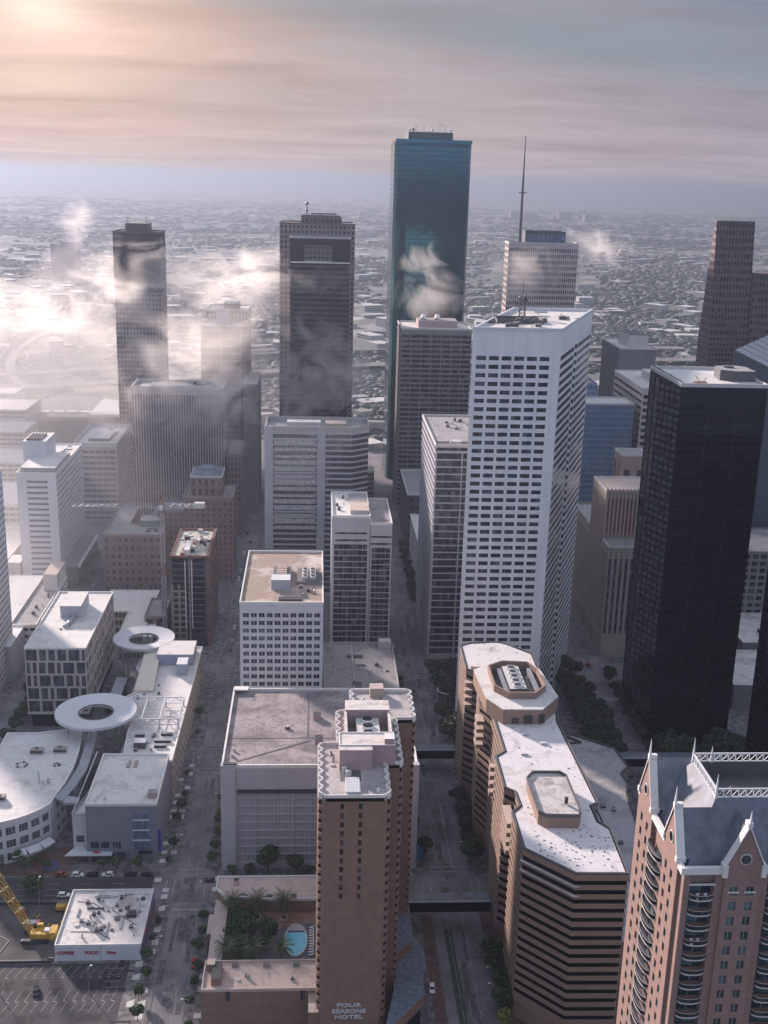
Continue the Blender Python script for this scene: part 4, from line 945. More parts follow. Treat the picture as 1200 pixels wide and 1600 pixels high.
b = MB(); b.box(-48, -36, 60, 92, 0, 1); b.box(-47.2, -36.2, 60.5, 90, 8, 8.4, 1); b.build('sunken_court', [M['dgrey'], M['blackm']], kind='structure')
# ring canopies
def disc(cx, cy, r, ri, z, label):
    t = thing('ring_canopy', label, 'canopy', (cx, cy, z)); b = MB(); n = 64
    for k in range(n):
        a0, a1 = 2*math.pi*k/n, 2*math.pi*(k+1)/n; c0, s0, c1, s1 = math.cos(a0), math.sin(a0), math.cos(a1), math.sin(a1)
        b.quad((cx+ri*c0, cy+ri*s0, z+.1), (cx+r*c0, cy+r*s0, z+1.1), (cx+r*c1, cy+r*s1, z+1.1), (cx+ri*c1, cy+ri*s1, z+.1))
        b.quad((cx+r*c0, cy+r*s0, z-.2), (cx+r*c1, cy+r*s1, z-.2), (cx+r*c1, cy+r*s1, z+1.1), (cx+r*c0, cy+r*s0, z+1.1))
        b.quad((cx+ri*c1, cy+ri*s1, z-.8), (cx+ri*c0, cy+ri*s0, z-.8), (cx+ri*c0, cy+ri*s0, z+.1), (cx+ri*c1, cy+ri*s1, z+.1))
        b.quad((cx+ri*c0, cy+ri*s0, z-.8), (cx+ri*c1, cy+ri*s1, z-.8), (cx+r*c1, cy+r*s1, z-.2), (cx+r*c0, cy+r*s0, z-.2))
    b.build('roof_ring', [M['white']], t); b = MB()
    for k in range(40):
        a = 2*math.pi*k/40; b.bar((cx+ri*math.cos(a), cy+ri*math.sin(a), z+.12), (cx+r*math.cos(a), cy+r*math.sin(a), z+1.12), .08)
    b.build('rib', [M['offwhite']], t); b = MB()
    for k in range(32):
        a0, a1 = 2*math.pi*k/32, 2*math.pi*(k+1)/32; b.bar((cx+ri*math.cos(a0), cy+ri*math.sin(a0), z+.2), (cx+ri*math.cos(a1), cy+ri*math.sin(a1), z+.2), .45)
    for k in range(6): a = math.pi*k/6; b.bar((cx+ri*math.cos(a), cy+ri*math.sin(a), z-2.2), (cx-ri*math.cos(a), cy-ri*math.sin(a), z-2.2), .16)
    b.build('inner_ring', [M['dgrey']], t)
    for k in range(6):
        a = k*math.pi/3+.5; b = MB(); b.tube((cx+r*.72*math.cos(a), cy+r*.72*math.sin(a), 0), (cx+r*.72*math.cos(a), cy+r*.72*math.sin(a), z), .45); b.build('leg', [M['csilver']], t)
disc(-50.3, 97, 17.9, 7.6, 25, 'near one of the two grey ring-shaped canopies, in front of the office with tall windows')
disc(-41.3, 182.3, 15.8, 7.4, 25, 'far one of the two ring-shaped canopies, cream in the sun behind the long mall')
of = thing('office_building', 'office building with tall irregular windows between pale stone piers and a white roof', 'office', (-75, 170, 0))
mb = MB(); panes = []; pf = rect(-89.4, -60.8, 131.5, 208); rnd = random.Random(11)
for k in range(4):
    a, b2 = Vector(pf[k]), Vector(pf[(k+1) % 4]); u = (b2-a).normalized(); L = (b2-a).length
    n_f = 5
    for f in range(n_f):
        za, zb = 8+f*6.6, 8+(f+1)*6.6; s_ = 0
        while s_ < L-.5:
            wd = min(rnd.choice([2.9, 4.2, 5.2, 6.3]), L-s_)
            if L-s_-wd < 1.5: wd = L-s_
            wallgrid(mb, panes, a+u*s_, a+u*(s_+wd), za, zb, 1, 1, (wd-1.15)/wd if wd > 2 else .5, .87, .5); s_ += wd
mb.build('wall', [mat('pinkish_stone', (.47, .41, .375), .8, .08, .2, streak=.15)], of); emit_panes(of, panes, M['g_room'], M['dgrey'], mull=1, t=.08); roof(of, pf, 41, .7, M['rwhite'], M['rpink'], M['trim'])
b = MB(); b.prism(inset(pf, 1.5), 0, 8); b.build('base', [M['black']], of); b = MB(); b.ring(inset(pf, -.15), inset(pf, .6), 7.3, 8.1); b.build('ledge', [M['offwhite']], of)
boxpart(of, 'plant_house', -80.8, -70.4, 171, 191.5, 41, 47.5, M['lilac'], M['rwhite']); b = MB(); b.tube((-74.6, 160, 42), (-74, 171, 42.6), 1.2, n=12); b.tube((-76.6, 158, 41.5), (-74.6, 160, 42), .9, n=12); b.build('duct', [M['csilver']], of)
boxpart(of, 'roof_hatch', -78, -77, 155.5, 156.3, 41, 41.5, M['blackm'])
t_ = tower('flat_block', 'flat white-roofed block behind the office with tall windows', [(-60, 213), (-47, 213), (-47, 285), (-76, 285), (-76, 250), (-60, 250)], 14, [G(8, 3)], M['beige'], M['g_dark'], M['rwhite'], cap=M['trim'], ph=.5)
boxpart(t_, 'glass_strip', -46.9, -42, 214, 262, 10, 13.2, M['lilac'], M['white']); boxpart(t_, 'side_light', -58, -54, 190, 212, 11, 11.5, M['sloperoof']) if False else None
t_ = tower('court_house_block', 'small grey stone block with arched windows between the far ring canopy and the building site', rect(-48.5, -37.2, 233, 262), 17, [G(2, 3, .62, .7), G(5, 3, .5, .7)], M['dbrick'], M['g_dark'], M['rgrey'], cap=M['tan'])
for x0, x1, y0, y1, nm in ((-52, -46.5, 127, 160, 'walkway_roof'), (-42, -38.6, 140, 170, 'walkway_roof')): b = MB(); b.box(x0, x1, y0, y1, 13, 13.6); b.box(x0+.5, x1-.5, y0+.5, y1-.5, 0, 13, 1); b.build(nm, [M['sloperoof'], M['dgrey']], label='grey covered walkway in the mall court, %s side' % ('left' if x0 < -50 else 'right'), cat='walkway')
pb = thing('garden_kiosk', 'small white kiosk with green planting boxes in the mall court', 'kiosk', (-47, 124, 0)); boxpart(pb, 'wall', -51, -41, 121, 126, 0, 9, M['offwhite'], M['rgrey']); boxpart(pb, 'hatch', -47.5, -45.5, 124, 129, 9, 12, M['white']) 
for x in (-50.5, -43): tree('big', x, 128, 7, 'round green tree in the mall court roof garden, %s of the kiosk' % ('left' if x < -47 else 'right'), 'roof garden trees', .5)

# ------------------------------------------------------------------ left edge towers
lt_ = tower('left_edge_tower', 'white tower with rows of dark windows, cut off by the left picture edge', rect(-160, -113, 168, 200), 110.5, [G(12, 30, .6, .5), G(10, 30, .62, .5, mt=4), None, None], M['white'], M['g_dark'], M['rwhite'], cap=M['trim'])
t_ = thing('low_office', 'low white block with grey roof at the left edge, behind the tall-windowed office', 'office', (-125, 250, 0))
tower('', None, rect(-160, -103.5, 212, 292), 20, [G(14, 5, .8, .45), G(16, 5, .85, .4), None, None], M['white'], M['g_dark'], M['rgrey'], root=t_, cap=M['trim'])
boxpart(t_, 'roof_step', -116, -110, 183.5, 212, 0, 20, M['lilac'], M['white']); boxpart(t_, 'roof_layer', -137, -117, 214, 290, 20.0, 21.2, M['offwhite'], M['rwhite']); boxpart(t_, 'stair_tower', -112, -104, 268, 292, 20, 30, M['offwhite'], M['rpink']); clutter(t_, rect(-112, -105, 220, 262), 20, 4, 2, 2)
bl = thing('hospital_tower', 'white tower with narrow ribbon windows up its middle and striped side', 'building', (-126, 365, 0))
mb = MB(); panes = []
wallgrid(mb, panes, (-139, 326), (-114.5, 326), 0, 76, 1, 19, .985, .42, .35, ml=6.0, mr=5.6, mt=3.5, mb_=4)
wallgrid(mb, panes, (-114.5, 326), (-114.5, 407), 0, 76, 1, 19, .995, .38, .5, mt=1.5, mb_=4)
mb.quad((-114.5, 407, 0), (-139, 407, 0), (-139, 407, 76), (-114.5, 407, 76)); mb.quad((-139, 407, 0), (-139, 326, 0), (-139, 326, 76), (-139, 407, 76))
mb.build('wall', [M['white']], bl); emit_panes(bl, panes, M['g_dark'], M['white'], mull=13, t=.12); roof(bl, rect(-139, -114.5, 326, 407), 76, .8, M['rwhite'], M['white'], M['trim'])
boxpart(bl, 'crown_floor', -137, -115.4, 328.5, 372, 76, 79.2, M['concrete'], M['rwhite']); boxpart(bl, 'lift_tower', -142, -127, 357, 384, 76, 89.5, M['white'], M['rwhite'])
for k in range(5): b = MB(); b.box(-140+k*2.0, -139+k*2.0, 359, 378, 89.5, 90.6); b.build('fin', [M['dgrey']], bl)
clutter(bl, rect(-126, -116, 374, 404), 76, 10, 4, 4.5)
boxpart(bl, 'low_wing', -114, -104, 326, 392, 0, 15, M['dgrey'], M['grey']); boxpart(bl, 'low_wing_edge', -104, -102.5, 326, 392, 14, 16, M['white']); boxpart(bl, 'stair_wing', -148, -139.5, 324, 340, 0, 18, M['offwhite'], M['rwhite'])
t_ = tower('office_block', 'pale office block with a sunken roof court, behind the striped white tower', rect(-133.5, -101.8, 471, 539), 60, [[G(6, 13, .9, .52, ml=1, mr=1, mt=2, mb_=2)], G(12, 13, .85, .45), None, None], M['concrete'], M['g_grey'], M['rwhite'], cap=M['offwhite'], ph=3, mull=0)
boxpart(t_, 'plant_house', -126, -110, 488, 512, 60, 62.5, M['grey'], M['offwhite']); clutter(t_, rect(-130, -105, 505, 535), 60, 5, 7, 6)
t_ = tower('ribbed_tower', 'wide pale tower with close vertical ribs from top to bottom, in the mist', rect(-84.2, -19, 437.5, 468), 110, [G(34, 1, .55, .97, mt=2), G(14, 1, .5, .97), None, G(14, 1, .5, .97)], mat('ribs', (.50, .43, .40), .8, .08, .1, streak=.1), M['g_dark'], M['rgrey'], cap=M['offwhite'], ph=2.2)
boxpart(t_, 'roof_step', -72, -28, 446, 462, 110, 111.4, M['offwhite'], M['grey']); clutter(t_, rect(-70, -30, 448, 460), 111.4, 6, 3, 4)
lt = thing('glass_tower', 'dark glass tower standing in the mist at the far left', 'skyscraper', (-108, 660, 0))
pl_ = [(-127.8, 640), (-87.8, 640), (-87.8, 676), (-127.8, 676)]
tower('', None, pl_, 158, [G(14, 38, .66, .6), G(14, 38, .66, .6), None, G(14, 38, .66, .6)], mat('warm_grey', (.30, .24, .22), .6, .05, .1), M['g_black'], None, root=lt)
tower('', None, pl_, 208.5, [[G(14, 9, .8, .75, za=158, zb=197), dict(plain=1, za=197, zb=208.5)], [G(14, 12, .8, .75, za=158)], None, [G(14, 12, .8, .75, za=158)]], M['black'], M['g_black'], M['dgrey'], root=lt, cap=M['blackm'], wn='upper_wall', z0=158)
boxpart(lt, 'crown', -118, -99, 648, 674, 208.5, 216, M['blackm'], M['dgrey'])
for x in (-116, -100): b = MB(); b.tube((x, 650, 216), (x, 650, 222), .3, .1); b.build('antenna', [M['blackm']], lt)
st = thing('stepped_tower', 'tan tower with lower front and higher back block, left of the dark tower', 'skyscraper', (-25, 540, 0))
tower('', None, rect(-42.3, -11.2, 515, 540), 146, [[G(16, 22, .5, .6, za=0, zb=102), dict(plain=1, za=102, zb=108), G(2, 6, .9, .7, za=108, zb=142), dict(plain=1, za=142, zb=146)], G(8, 34, .5, .6), None, G(8, 34, .5, .6)], M['tan'], M['g_grey'], M['rwhite'], root=st, cap=M['offwhite'])
tower('', None, rect(-40, -7, 541, 580), 155, [G(12, 40, .5, .5), G(12, 40, .5, .6), None, G(10, 40, .5, .6)], M['tan'], M['g_grey'], M['rwhite'], root=st, cap=M['offwhite'], wn='back_block')
boxpart(st, 'plant_house', -31, -21, 522, 538, 146, 157, M['lilac'], M['mauve']); boxpart(st, 'roof_house', -27, -15, 548, 566, 155, 160, M['tan'], M['rwhite'])
boxpart(st, 'side_wing', -9, 2, 500, 560, 0, 104, M['grey'], M['offwhite'])
t_ = tower('brown_side_tower', 'narrow grey-brown block in the shade right of the ribbed tower', rect(-17.5, -7, 440, 490), 62, [G(4, 14, .5, .5), G(12, 14, .5, .5)], M['dbrick'], M['g_dark'], M['rgrey'])
tw = thing('twin_dark_tower', 'dark tower with a rectangular opening in its crown, standing before a brown tower', 'skyscraper', (50, 530, 0))
b = MB(); X0, X1, Y0, Y1 = 26.3, 72.0, 515, 529
panes = []; mb = MB()
bands(tw, rect(X0, X1, Y0, Y1), 0, 196, 50, .60, .3, mat('dark_bronze', (.045, .045, .055), .35, .1, .1), M['g_black'], sp_name='wall')
b.box(X0, X1, Y0, Y1, 208.6, 213.5); b.box(X0, 37.3, Y0, Y1, 196, 208.6); b.box(58.7, X1, Y0, Y1, 196, 208.6); b.box(X0, X1, Y0-.05, Y1+.05, 195.2, 196.2, 1); b.build('crown_frame', [M['black'], M['trim']], tw)
b = MB(); b.ring(inset(rect(X0, X1, Y0, Y1), -.3), inset(rect(X0, X1, Y0, Y1), .4), 213.5, 214.6); b.build('parapet', [M['lilac']], tw)
tb = thing('brown_tower', 'broad brown tower with radar and mast on top, behind the dark tower', 'skyscraper', (47, 570, 0))
tower('', None, rect(17.2, 76.6, 553, 595), 222.5, [G(18, 56, .5, .55), G(12, 56, .5, .55), None, G(12, 56, .5, .55)], mat('red_brown_stone', (.27, .20, .19), .7, .08, .1), M['g_dark'], M['rgrey'], root=tb, cap=M['granite'])
tower('', None, rect(34, 66, 556, 590), 227.5, [G(10, 1, .5, .5, za=222.5)], M['granite'], M['g_dark'], M['rgrey'], root=tb, wn='crown', z0=222.5)
b = MB(); b.tube((38.5, 560, 227), (38.5, 560, 236), .35); b.ball((38.5, 560, 238), 1.4); b.ball((38.5, 560, 233), 1.2); b.build('mast', [M['blackm']], tb)
b = MB(); b.tube((49, 560, 227), (49, 560, 230), .5); b.box(42, 62, 559.6, 560.4, 230, 231); b.build('radar', [M['blackm']], tb)
# ------------------------------------------------------------------ glass block with wavy reflections
rf = thing('mirror_block', 'wide office block with wavy reflections in its glass front and cut-off corners', 'office', (47, 330, 0)); Zr = 110
rp = [(16, 314), (69.5, 314), (80, 322), (80, 345), (16, 345)]
bands(rf, rp, 0, Zr-2, 29, .66, .12, M['lilac'], M['g_wave'], mb_=2, mt=2)
roof(rf, rp, Zr-2.05, 3, M['rgrey'], M['grey'], M['concrete']); b = MB(); b.box(15.6, 20.8, 313.4, 320, 0, Zr); b.box(48, 53, 313.3, 316, 0, Zr+.5); b.build('corner_pier', [M['lilac']], rf)
boxpart(rf, 'skylight', 29, 50, 325, 333, Zr-2, Zr+1.4, M['lilac'], M['rwhite']); boxpart(rf, 'plant_house', 53, 66, 326, 336, Zr-2, Zr+.6, M['beige'], M['rpink'])
for k in range(14): b = MB(); z = 45+k*4.2; b.box(21.5, 47.2, 313.55, 313.8, z, z+2.3+.6*math.sin(k*2.1)); b.build('painted_reflection', [mat('mirrored_stripes', (.58, .57, .57), .4, .3, .8, fine=1.2, col2=(.22, .23, .25))], rf)  # pale uneven strips: reflection of a striped building, painted in front of the glass
# ------------------------------------------------------------------ brick court building, brown stepped tower
u_ = tower('brick_court_building', 'red-brown brick building round a light court with a pale cornice', [(-86.5, 321), (-50, 321), (-50, 385), (-62, 385), (-62, 345), (-73, 345), (-73, 385), (-86.5, 385)], 37.5,
 [[G(9, 2, .55, .5, za=26, zb=37.5), G(9, 4, .5, .5, za=6, zb=26), G(12, 1, .6, .6, za=0, zb=6)], G(12, 8, .45, .5), None, G(8, 8, .45, .5), None, None, None, G(12, 8, .45, .5)], M['dbrick'], M['g_warm'], M['rgrey'], cap=M['tan'], ph=1.2)
b = MB(); b.ring(inset(rect(-86.6, -49.9, 320.9, 385), -.9), inset(rect(-86.6, -49.9, 320.9, 385), .3), 36.6, 37.9); b.build('cornice', [M['tan']], u_) if False else None
boxpart(u_, 'green_plant_house', -66, -54, 340, 352, 37.5, 42, mat('green_copper', (.17, .24, .22), .7, .1, .3), M['rgrey']); clutter(u_, rect(-66, -52, 324, 338), 37.5, 4, 9, 3)
bt = thing('brick_skyscraper', 'old brown brick tower with a stepped top and blue-grey roof, in the haze', 'building', (-22, 360, 0))
tower('', None, rect(-38.4, -6.2, 345, 376), 56, [[G(9, 14, .42, .5, mt=2)], G(9, 14, .42, .5), None, G(9, 14, .42, .5)], M['dbrick'], M['g_warm'], M['rgrey'], root=bt, cap=M['tan'])
tower('', None, rect(-34, -13.4, 348, 372), 69, [G(5, 2, .4, .6, za=56)], M['dbrick'], M['g_warm'], M['slate'], root=bt, cap=M['offwhite'], wn='upper_storey', z0=56)
b = MB(); p = rect(-33.5, -14, 348.5, 371.5); q = inset(p, 6)
for k in range(4): b.quad((*p[k], 70), (*p[(k+1) % 4], 70), (*q[(k+1) % 4], 73.5), (*q[k], 73.5))
b.ngon([(*v, 73.5) for v in q]); b.build('hipped_roof', [M['slate']], bt)
tower('', None, rect(-56, -38.6, 348, 374), 46, [G(5, 11, .45, .5)], M['dbrick'], M['g_warm'], M['slate'], root=bt, wn='side_wing', cap=M['tan'])
# ------------------------------------------------------------------ building under construction and tower crane
ct = thing('unfinished_tower', 'tower under construction with netted floors, orange edges and a littered top deck', 'construction site', (-23, 255, 0))
tower('', None, rect(-32.8, -12.4, 231, 282), 53.5, [[G(1, 12, .99, .8, za=0, zb=8, ml=0), G(1, 13, .985, .78, za=8, zb=53.5, ml=.6, mr=1.6)], G(7, 14, .9, .75), None, None], M['dgrey'], M['g_black'], mat('littered_deck', (.30, .27, .17), .9, .3, .5, col2=(.60, .58, .55), fine=.8), root=ct, cap=M['rust'])
b = MB()
for k in range(9):
    for j in range(2): b.box(-32.3+j*3.6+.5, -32.3+j*3.6+.8, 230.4, 230.98, 5+k*3.6, 8.6+k*3.6)
    b.box(-32.6, -24.8, 230.3, 230.98, 4.6+k*3.6, 5.5+k*3.6)
for x in (-32.7, -29, -25.2, -21.5, -23): b.box(x, x+.7, 230.2, 230.98, 5 if x < -24 else 38 if x > -22 else 0, 38 if x < -24 else 53 if x < -23.5 or x > -22 else 53)
b.build('stone_frame', [M['tan']], ct)
b = MB()
for x in (-25.2, -21.6): b.box(x, x+.6, 229.9, 230.2, 12, 52)
b.build('hoist_rail', [M['steel']], ct)
b = MB(); b.box(-13.2, -11.4, 230.6, 283, 0, 54.5); b.build('orange_netting', [mat('netting', (.21, .125, .10), .9, .3, .3, fine=.9)], ct)
rnd = random.Random(8)
for k in range(30):
    x, y = rnd.uniform(-31.5, -14), rnd.uniform(233, 278); b = MB(); L = rnd.uniform(.8, 3.4); b.box(x, x+L, y, y+rnd.uniform(.8, 2.4), 53.5, 53.5+rnd.uniform(.4, 2.4)); b.build('building_material', [rnd.choice([M['trim'], M['white'], M['blackm'], M['rust'], M['offwhite']])], ct)
b = MB(); b.box(-25.6, -22.8, 234, 252, 53.5, 57); b.build('concrete_core', [M['trim']], ct)
kr = thing('tower_crane', 'white and red tower crane beside the unfinished tower, its jib reaching left', 'crane', (-36.6, 229, 0))
b = MB(); lattice(b, (-36.6, 229, 0), (-36.6, 229, 80), 2.0, 2.0, 40, .2, up=(0, 1, 0)); b.build('mast', [M['csilver']], kr)
for za, zb in ((22, 29), (44, 51), (80, 86)):
    b = MB(); lattice(b, (-36.6, 229, za), (-36.6, 229, zb), 2.15, 2.15, 4, .24, up=(0, 1, 0)); b.build('red_mast_section', [M['rust']], kr)
b = MB(); lattice(b, (-36.6, 229, 84), (-84, 226, 84.6), 2.2, 1.4, 26, .16, tri=True); b.build('jib', [M['csilver']], kr)
b = MB(); lattice(b, (-36.6, 229, 84), (-14.5, 230.5, 83.4), 2.2, 2.0, 10, .2); b.build('counter_jib', [M['csilver']], kr)
b = MB(); b.box(-19, -13.4, 229, 232, 82.4, 85.4); b.build('counterweight', [M['offwhite']], kr); b = MB(); b.box(-37.6, -35.6, 226.2, 228.4, 82, 84.4); b.build('cab', [M['white']], kr)
b = MB(); b.tube((-36.6, 229, 86), (-36.6, 229, 90), .5, .2); b.bar((-36.6, 229, 90), (-60, 227.6, 86), .1); b.bar((-36.6, 229, 90), (-17, 230, 85), .1); b.build('tie', [M['rust']], kr)
# ------------------------------------------------------------------ yellow crawler crane and site machines
cc = thing('crawler_crane', 'yellow crawler crane with a long lattice boom leaning to the left edge', 'crane', (-47, -28, .18))
b = MB()
for y in (-31.8, -26): b.box(-53, -44.8, y, y+1.4, .2, 1.5); b.tube((-53, y, .85), (-53, y+1.4, .85), .66, n=12); b.tube((-44.8, y, .85), (-44.8, y+1.4, .85), .66, n=12)
b.build('track', [M['blackm']], cc); b = MB(); b.box(-50.6, -42.6, -31.0, -27.0, 1.7, 3.6); b.box(-43.8, -41.6, -31.4, -26.8, 1.6, 4.4); b.box(-48.8, -46.8, -27.2, -26.0, 2.2, 4.8); b.box(-45.8, -44, -29.9, -28.1, 3.6, 4.3, 1); b.build('body', [M['yellow'], M['steel']], cc)
b = MB(); b.box(-50.4, -48.9, -27.4, -25.8, 2, 4.4); b.build('cab', [M['g_dark']], cc); b = MB(); lattice(b, (-50.2, -29, 3), (-61.8, -25.5, 22.4), 1.6, 2.6, 5, .22, up=(0, 1, 0)); lattice(b, (-61.8, -25.5, 22.4), (-82, -19, 58), 2.6, 2.4, 14, .22, up=(0, 1, 0)); b.build('boom', [M['yellow']], cc)
b = MB()
for y in (-30.4, -27.6): b.bar((-43, y, 4.4), (-72, -22.5, 41), .1)
b.build('stay_rope', [M['blackm']], cc)
ex = thing('excavator', 'yellow excavator half hidden behind the white shop, arm folded down', 'excavator', (-42.5, -16, .18))
b = MB(); b.box(-45.5, -41.8, -13.6, -11.4, .9, 2.2); b.box(-45.8, -41.6, -14, -13.2, .2, .9, 1); b.box(-45.8, -41.6, -12, -11.2, .2, .9, 1); b.build('body', [M['yellow'], M['blackm']], ex); b = MB(); b.bar((-42.2, -12.6, 2.2), (-40.8, -14.6, 4.2), .5); b.bar((-40.8, -14.6, 4.2), (-41.6, -20, .9), .45); b.box(-42.2, -41, -21.3, -20, .2, 1.2); b.build('arm', [M['yellow']], ex)
sk = thing('skid_loader', 'small orange loader on the bare soil near the site hoarding', 'loader', (-57.5, -14.5, .18))
b = MB(); b.box(-59, -56.2, -15.3, -13.4, .5, 2.0); b.box(-58.2, -57, -15.2, -13.6, 2, 2.6, 1); b.build('body', [M['orange'], M['white']], sk)
b = MB()
for x in (-58.8, -57): 
    for y in (-15.5, -13.6): b.tube((x, y, .5), (x, y+.4, .5), .5, n=10)
b.build('wheel', [M['tyre']], sk)
pr_ = thing('drilling_rig_trailer', 'grey generator trailer with a red end panel on the bare soil', 'generator', (-52, -22.5, .18))
b = MB(); b.box(-54.6, -50, -24, -21.6, .5, 2.8); b.build('body', [M['csilver']], pr_); b = MB(); b.box(-49.95, -48.8, -24.4, -21.6, .5, 3.0); b.build('end_panel', [M['red']], pr_)
for k in range(3): b = MB(); b.tube((-55+k*1.2, -21, .4), (-54.2+k*1.2, -20.4, .4), .3); b.build('pipe', [M['steel']], pr_)
for x, y, L, a in ((-51.5, -17.2, 1.8, 1.2), (-46.4, -23.5, 2.6, 1.5)): b = MB(); b.tube((x, y, .5), (x+L*math.cos(a), y+L*math.sin(a), .5), .3); b.build('pile_section', [M['yellow']], label='short yellow pile section lying on the soil %s the generator trailer' % ('behind' if y > -20 else 'right of'), cat='pile section')
b = MB(); b.bar((-66, -24, .3), (-58, -30, .3), .2); b.bar((-58, -30, .3), (-60, -38, .3), .2); b.build('hose', [M['concrete']], label='pale hose lying across the bare soil', cat='hose')
# ------------------------------------------------------------------ tall white parallelogram tower
wt = thing('white_tower', 'tall white panelled tower with rows of dark windows and a striped slanted side', 'skyscraper', (150, 165, 0))
ZW = 196.5; wp = [(115.3, 125), (154.8, 125), (169.4, 162.2), (168.2, 165.4), (172.2, 169.0), (188.6, 211), (147.4, 211)]
mb = MB(); panes = []; rows = 47
wallgrid(mb, panes, wp[0], wp[1], 0, ZW, 6, rows, .78, .50, .22, ml=1.3, mr=4.2, mt=11.5, mb_=5)
for k in (1, 3, 4): wallgrid(mb, panes, wp[k], wp[k+1], 0, ZW, 1, rows, 1.0 if k == 3 else .95, .55, .10, mt=11.5, mb_=5)
for k in (2,): wallgrid(mb, panes, wp[k], wp[k+1], 0, ZW, 1, rows, .8, .55, .4, mt=11.5, mb_=5)
wallgrid(mb, panes, wp[5], wp[6], 0, ZW, 6, rows, .78, .45, .4, mt=11.5, mb_=5); wallgrid(mb, panes, wp[6], wp[0], 0, ZW, 1, rows, .95, .47, .5, mt=11.5, mb_=5)
wpan = bpy.data.materials.new('white_aluminium_panels'); wpan.use_nodes = True; t = NT(wpan.node_tree); P = t.add('ShaderNodeNewGeometry').outputs['Position']; sp_ = t.add('ShaderNodeSeparateXYZ', {0: P})
jz = t.math('FRACT', t.math('DIVIDE', sp_.outputs[2], 1.96)); jx = t.math('FRACT', t.math('DIVIDE', sp_.outputs[0], 3.1))
j_ = t.math('MAXIMUM', t.mapr(jz, .0, .08, 1, 0), t.mapr(jx, 0, .05, 1, 0))
cc_ = t.mix(t.mapr(t.noise(t.vmath('MULTIPLY', P, (1, 1, .15)), .2, 4), .35, .7), (.80, .795, .80), (.68, .68, .695))
t.l.new(t.mix(t.math('MULTIPLY', j_, .5), cc_, (.33, .34, .38)), t.n['Principled BSDF'].inputs['Base Color']); t.n['Principled BSDF'].inputs['Roughness'].default_value = .45; M['wpanel'] = wpan
mb.build('wall', [wpan], wt); emit_panes(wt, panes, M['g_dark'], M['dgrey'], mull=3, t=.05, limit=100)
roof(wt, wp, ZW-1.2, 1.4, M['rdirty'], wpan, M['white'], .8)
b = MB(); lattice(b, (146, 178, ZW-1), (146, 178, ZW+9), 2.6, 2.6, 5, .3, up=(0, 1, 0)); b.tube((146, 178, ZW+9), (146, 178, ZW+17), .12)
for a in range(5): b.ball((146+1.9*math.cos(a*1.3), 178+1.9*math.sin(a*1.3), ZW+7+a*.5), .7)
b.build('antenna_mast', [M['blackm']], wt)
clutter(wt, [(124, 136), (152, 136), (152, 158), (126, 158)], ZW-1.2, 12, 41, 3.2); clutter(wt, [(148, 170), (168, 170), (176, 205), (152, 205)], ZW-1.2, 10, 42, 4)
b = MB()
for k in range(4): b.tube((141+k*4, 158, ZW-1.2), (141+k*4, 158, ZW+.8), 1.5, n=12)
b.build('cooling_fans', [M['dgrey']], wt)
b = MB(); b.ring(inset(rect(130, 152, 152, 168), 0), inset(rect(130, 152, 152, 168), .4), ZW-1.2, ZW+.6); b.build('plant_screen', [M['dgrey']], wt)
# ------------------------------------------------------------------ grey frame tower left of it
dg_ = tower('grid_tower', 'slim tower with pale frame over dark glass, just left of the tall white tower', rect(110.5, 139, 214.6, 295), 122.5,
 [[G(2, 29, .95, .82, za=0, zb=119, mb_=3, ml=.6), G(1, 1, .98, .5, za=119, zb=122.5)], G(16, 30, .9, .8), None, G(20, 30, .72, .72, mb_=3)], M['lilac'], M['g_dark'], M['rgrey'], cap=M['offwhite'], limit=95)
b = MB(); b.box(112, 138, 216, 226, 122.55, 122.6); b.tube((122, 221, 122.6), (122, 221, 124.2), 3.2, n=20, m=1); b.build('roof_well', [M['blackm'], M['lilac']], dg_); clutter(dg_, rect(120, 137, 240, 285), 122.5, 9, 15, 2.4)
gg = tower('grey_grid_tower', 'broad grey-brown tower with a deep window grid, in front of the teal tower', rect(113, 168, 515, 564), 146.5,
 [[G(7, 36, .93, .66, za=0, zb=143, mb_=4), dict(plain=1, za=143, zb=146.5)], G(9, 36, .9, .66), None, G(12, 36, .7, .66)], mat('grey_brown', (.25, .225, .22), .8, .08, .1, streak=.15), M['g_dark'], M['rwhite'], cap=M['offwhite'])
boxpart(gg, 'plant_house', 127, 158, 528, 548, 146.5, 152, M['mauve'], M['rgrey'])
for x in (131, 142): b = MB(); b.tube((x, 534, 152), (x+1, 538, 154.5), 2.2, n=14); b.build('cowl', [M['trim']], gg)
for k, (x0, x1, y0, y1, z, m, lab) in enumerate(((113.5, 140, 316, 388, 33, 'offwhite', 'white-roofed low block beside the slim framed tower, along the middle street'), (113.5, 150, 416, 488, 40, 'dgrey', 'dark low block in the shade below the grey grid tower'), (12.5, 30, 520, 585, 12, 'offwhite', 'low white-roofed hall below the twin dark towers'), (84, 96, 545, 560, 24, 'tan', 'tiny cream block with white roof between the dark tower and the teal tower'))):
    tower('small_block' if k < 3 else 'corner_block', lab, rect(x0, x1, y0, y1), z, [G(6, 6, .6, .5), G(8, 6, .6, .5), None, G(10, 6, .6, .5)], M[m], M['g_dark'], M['rwhite'] if m != 'dgrey' else M['rgrey'], cap=M['trim'], limit=30)
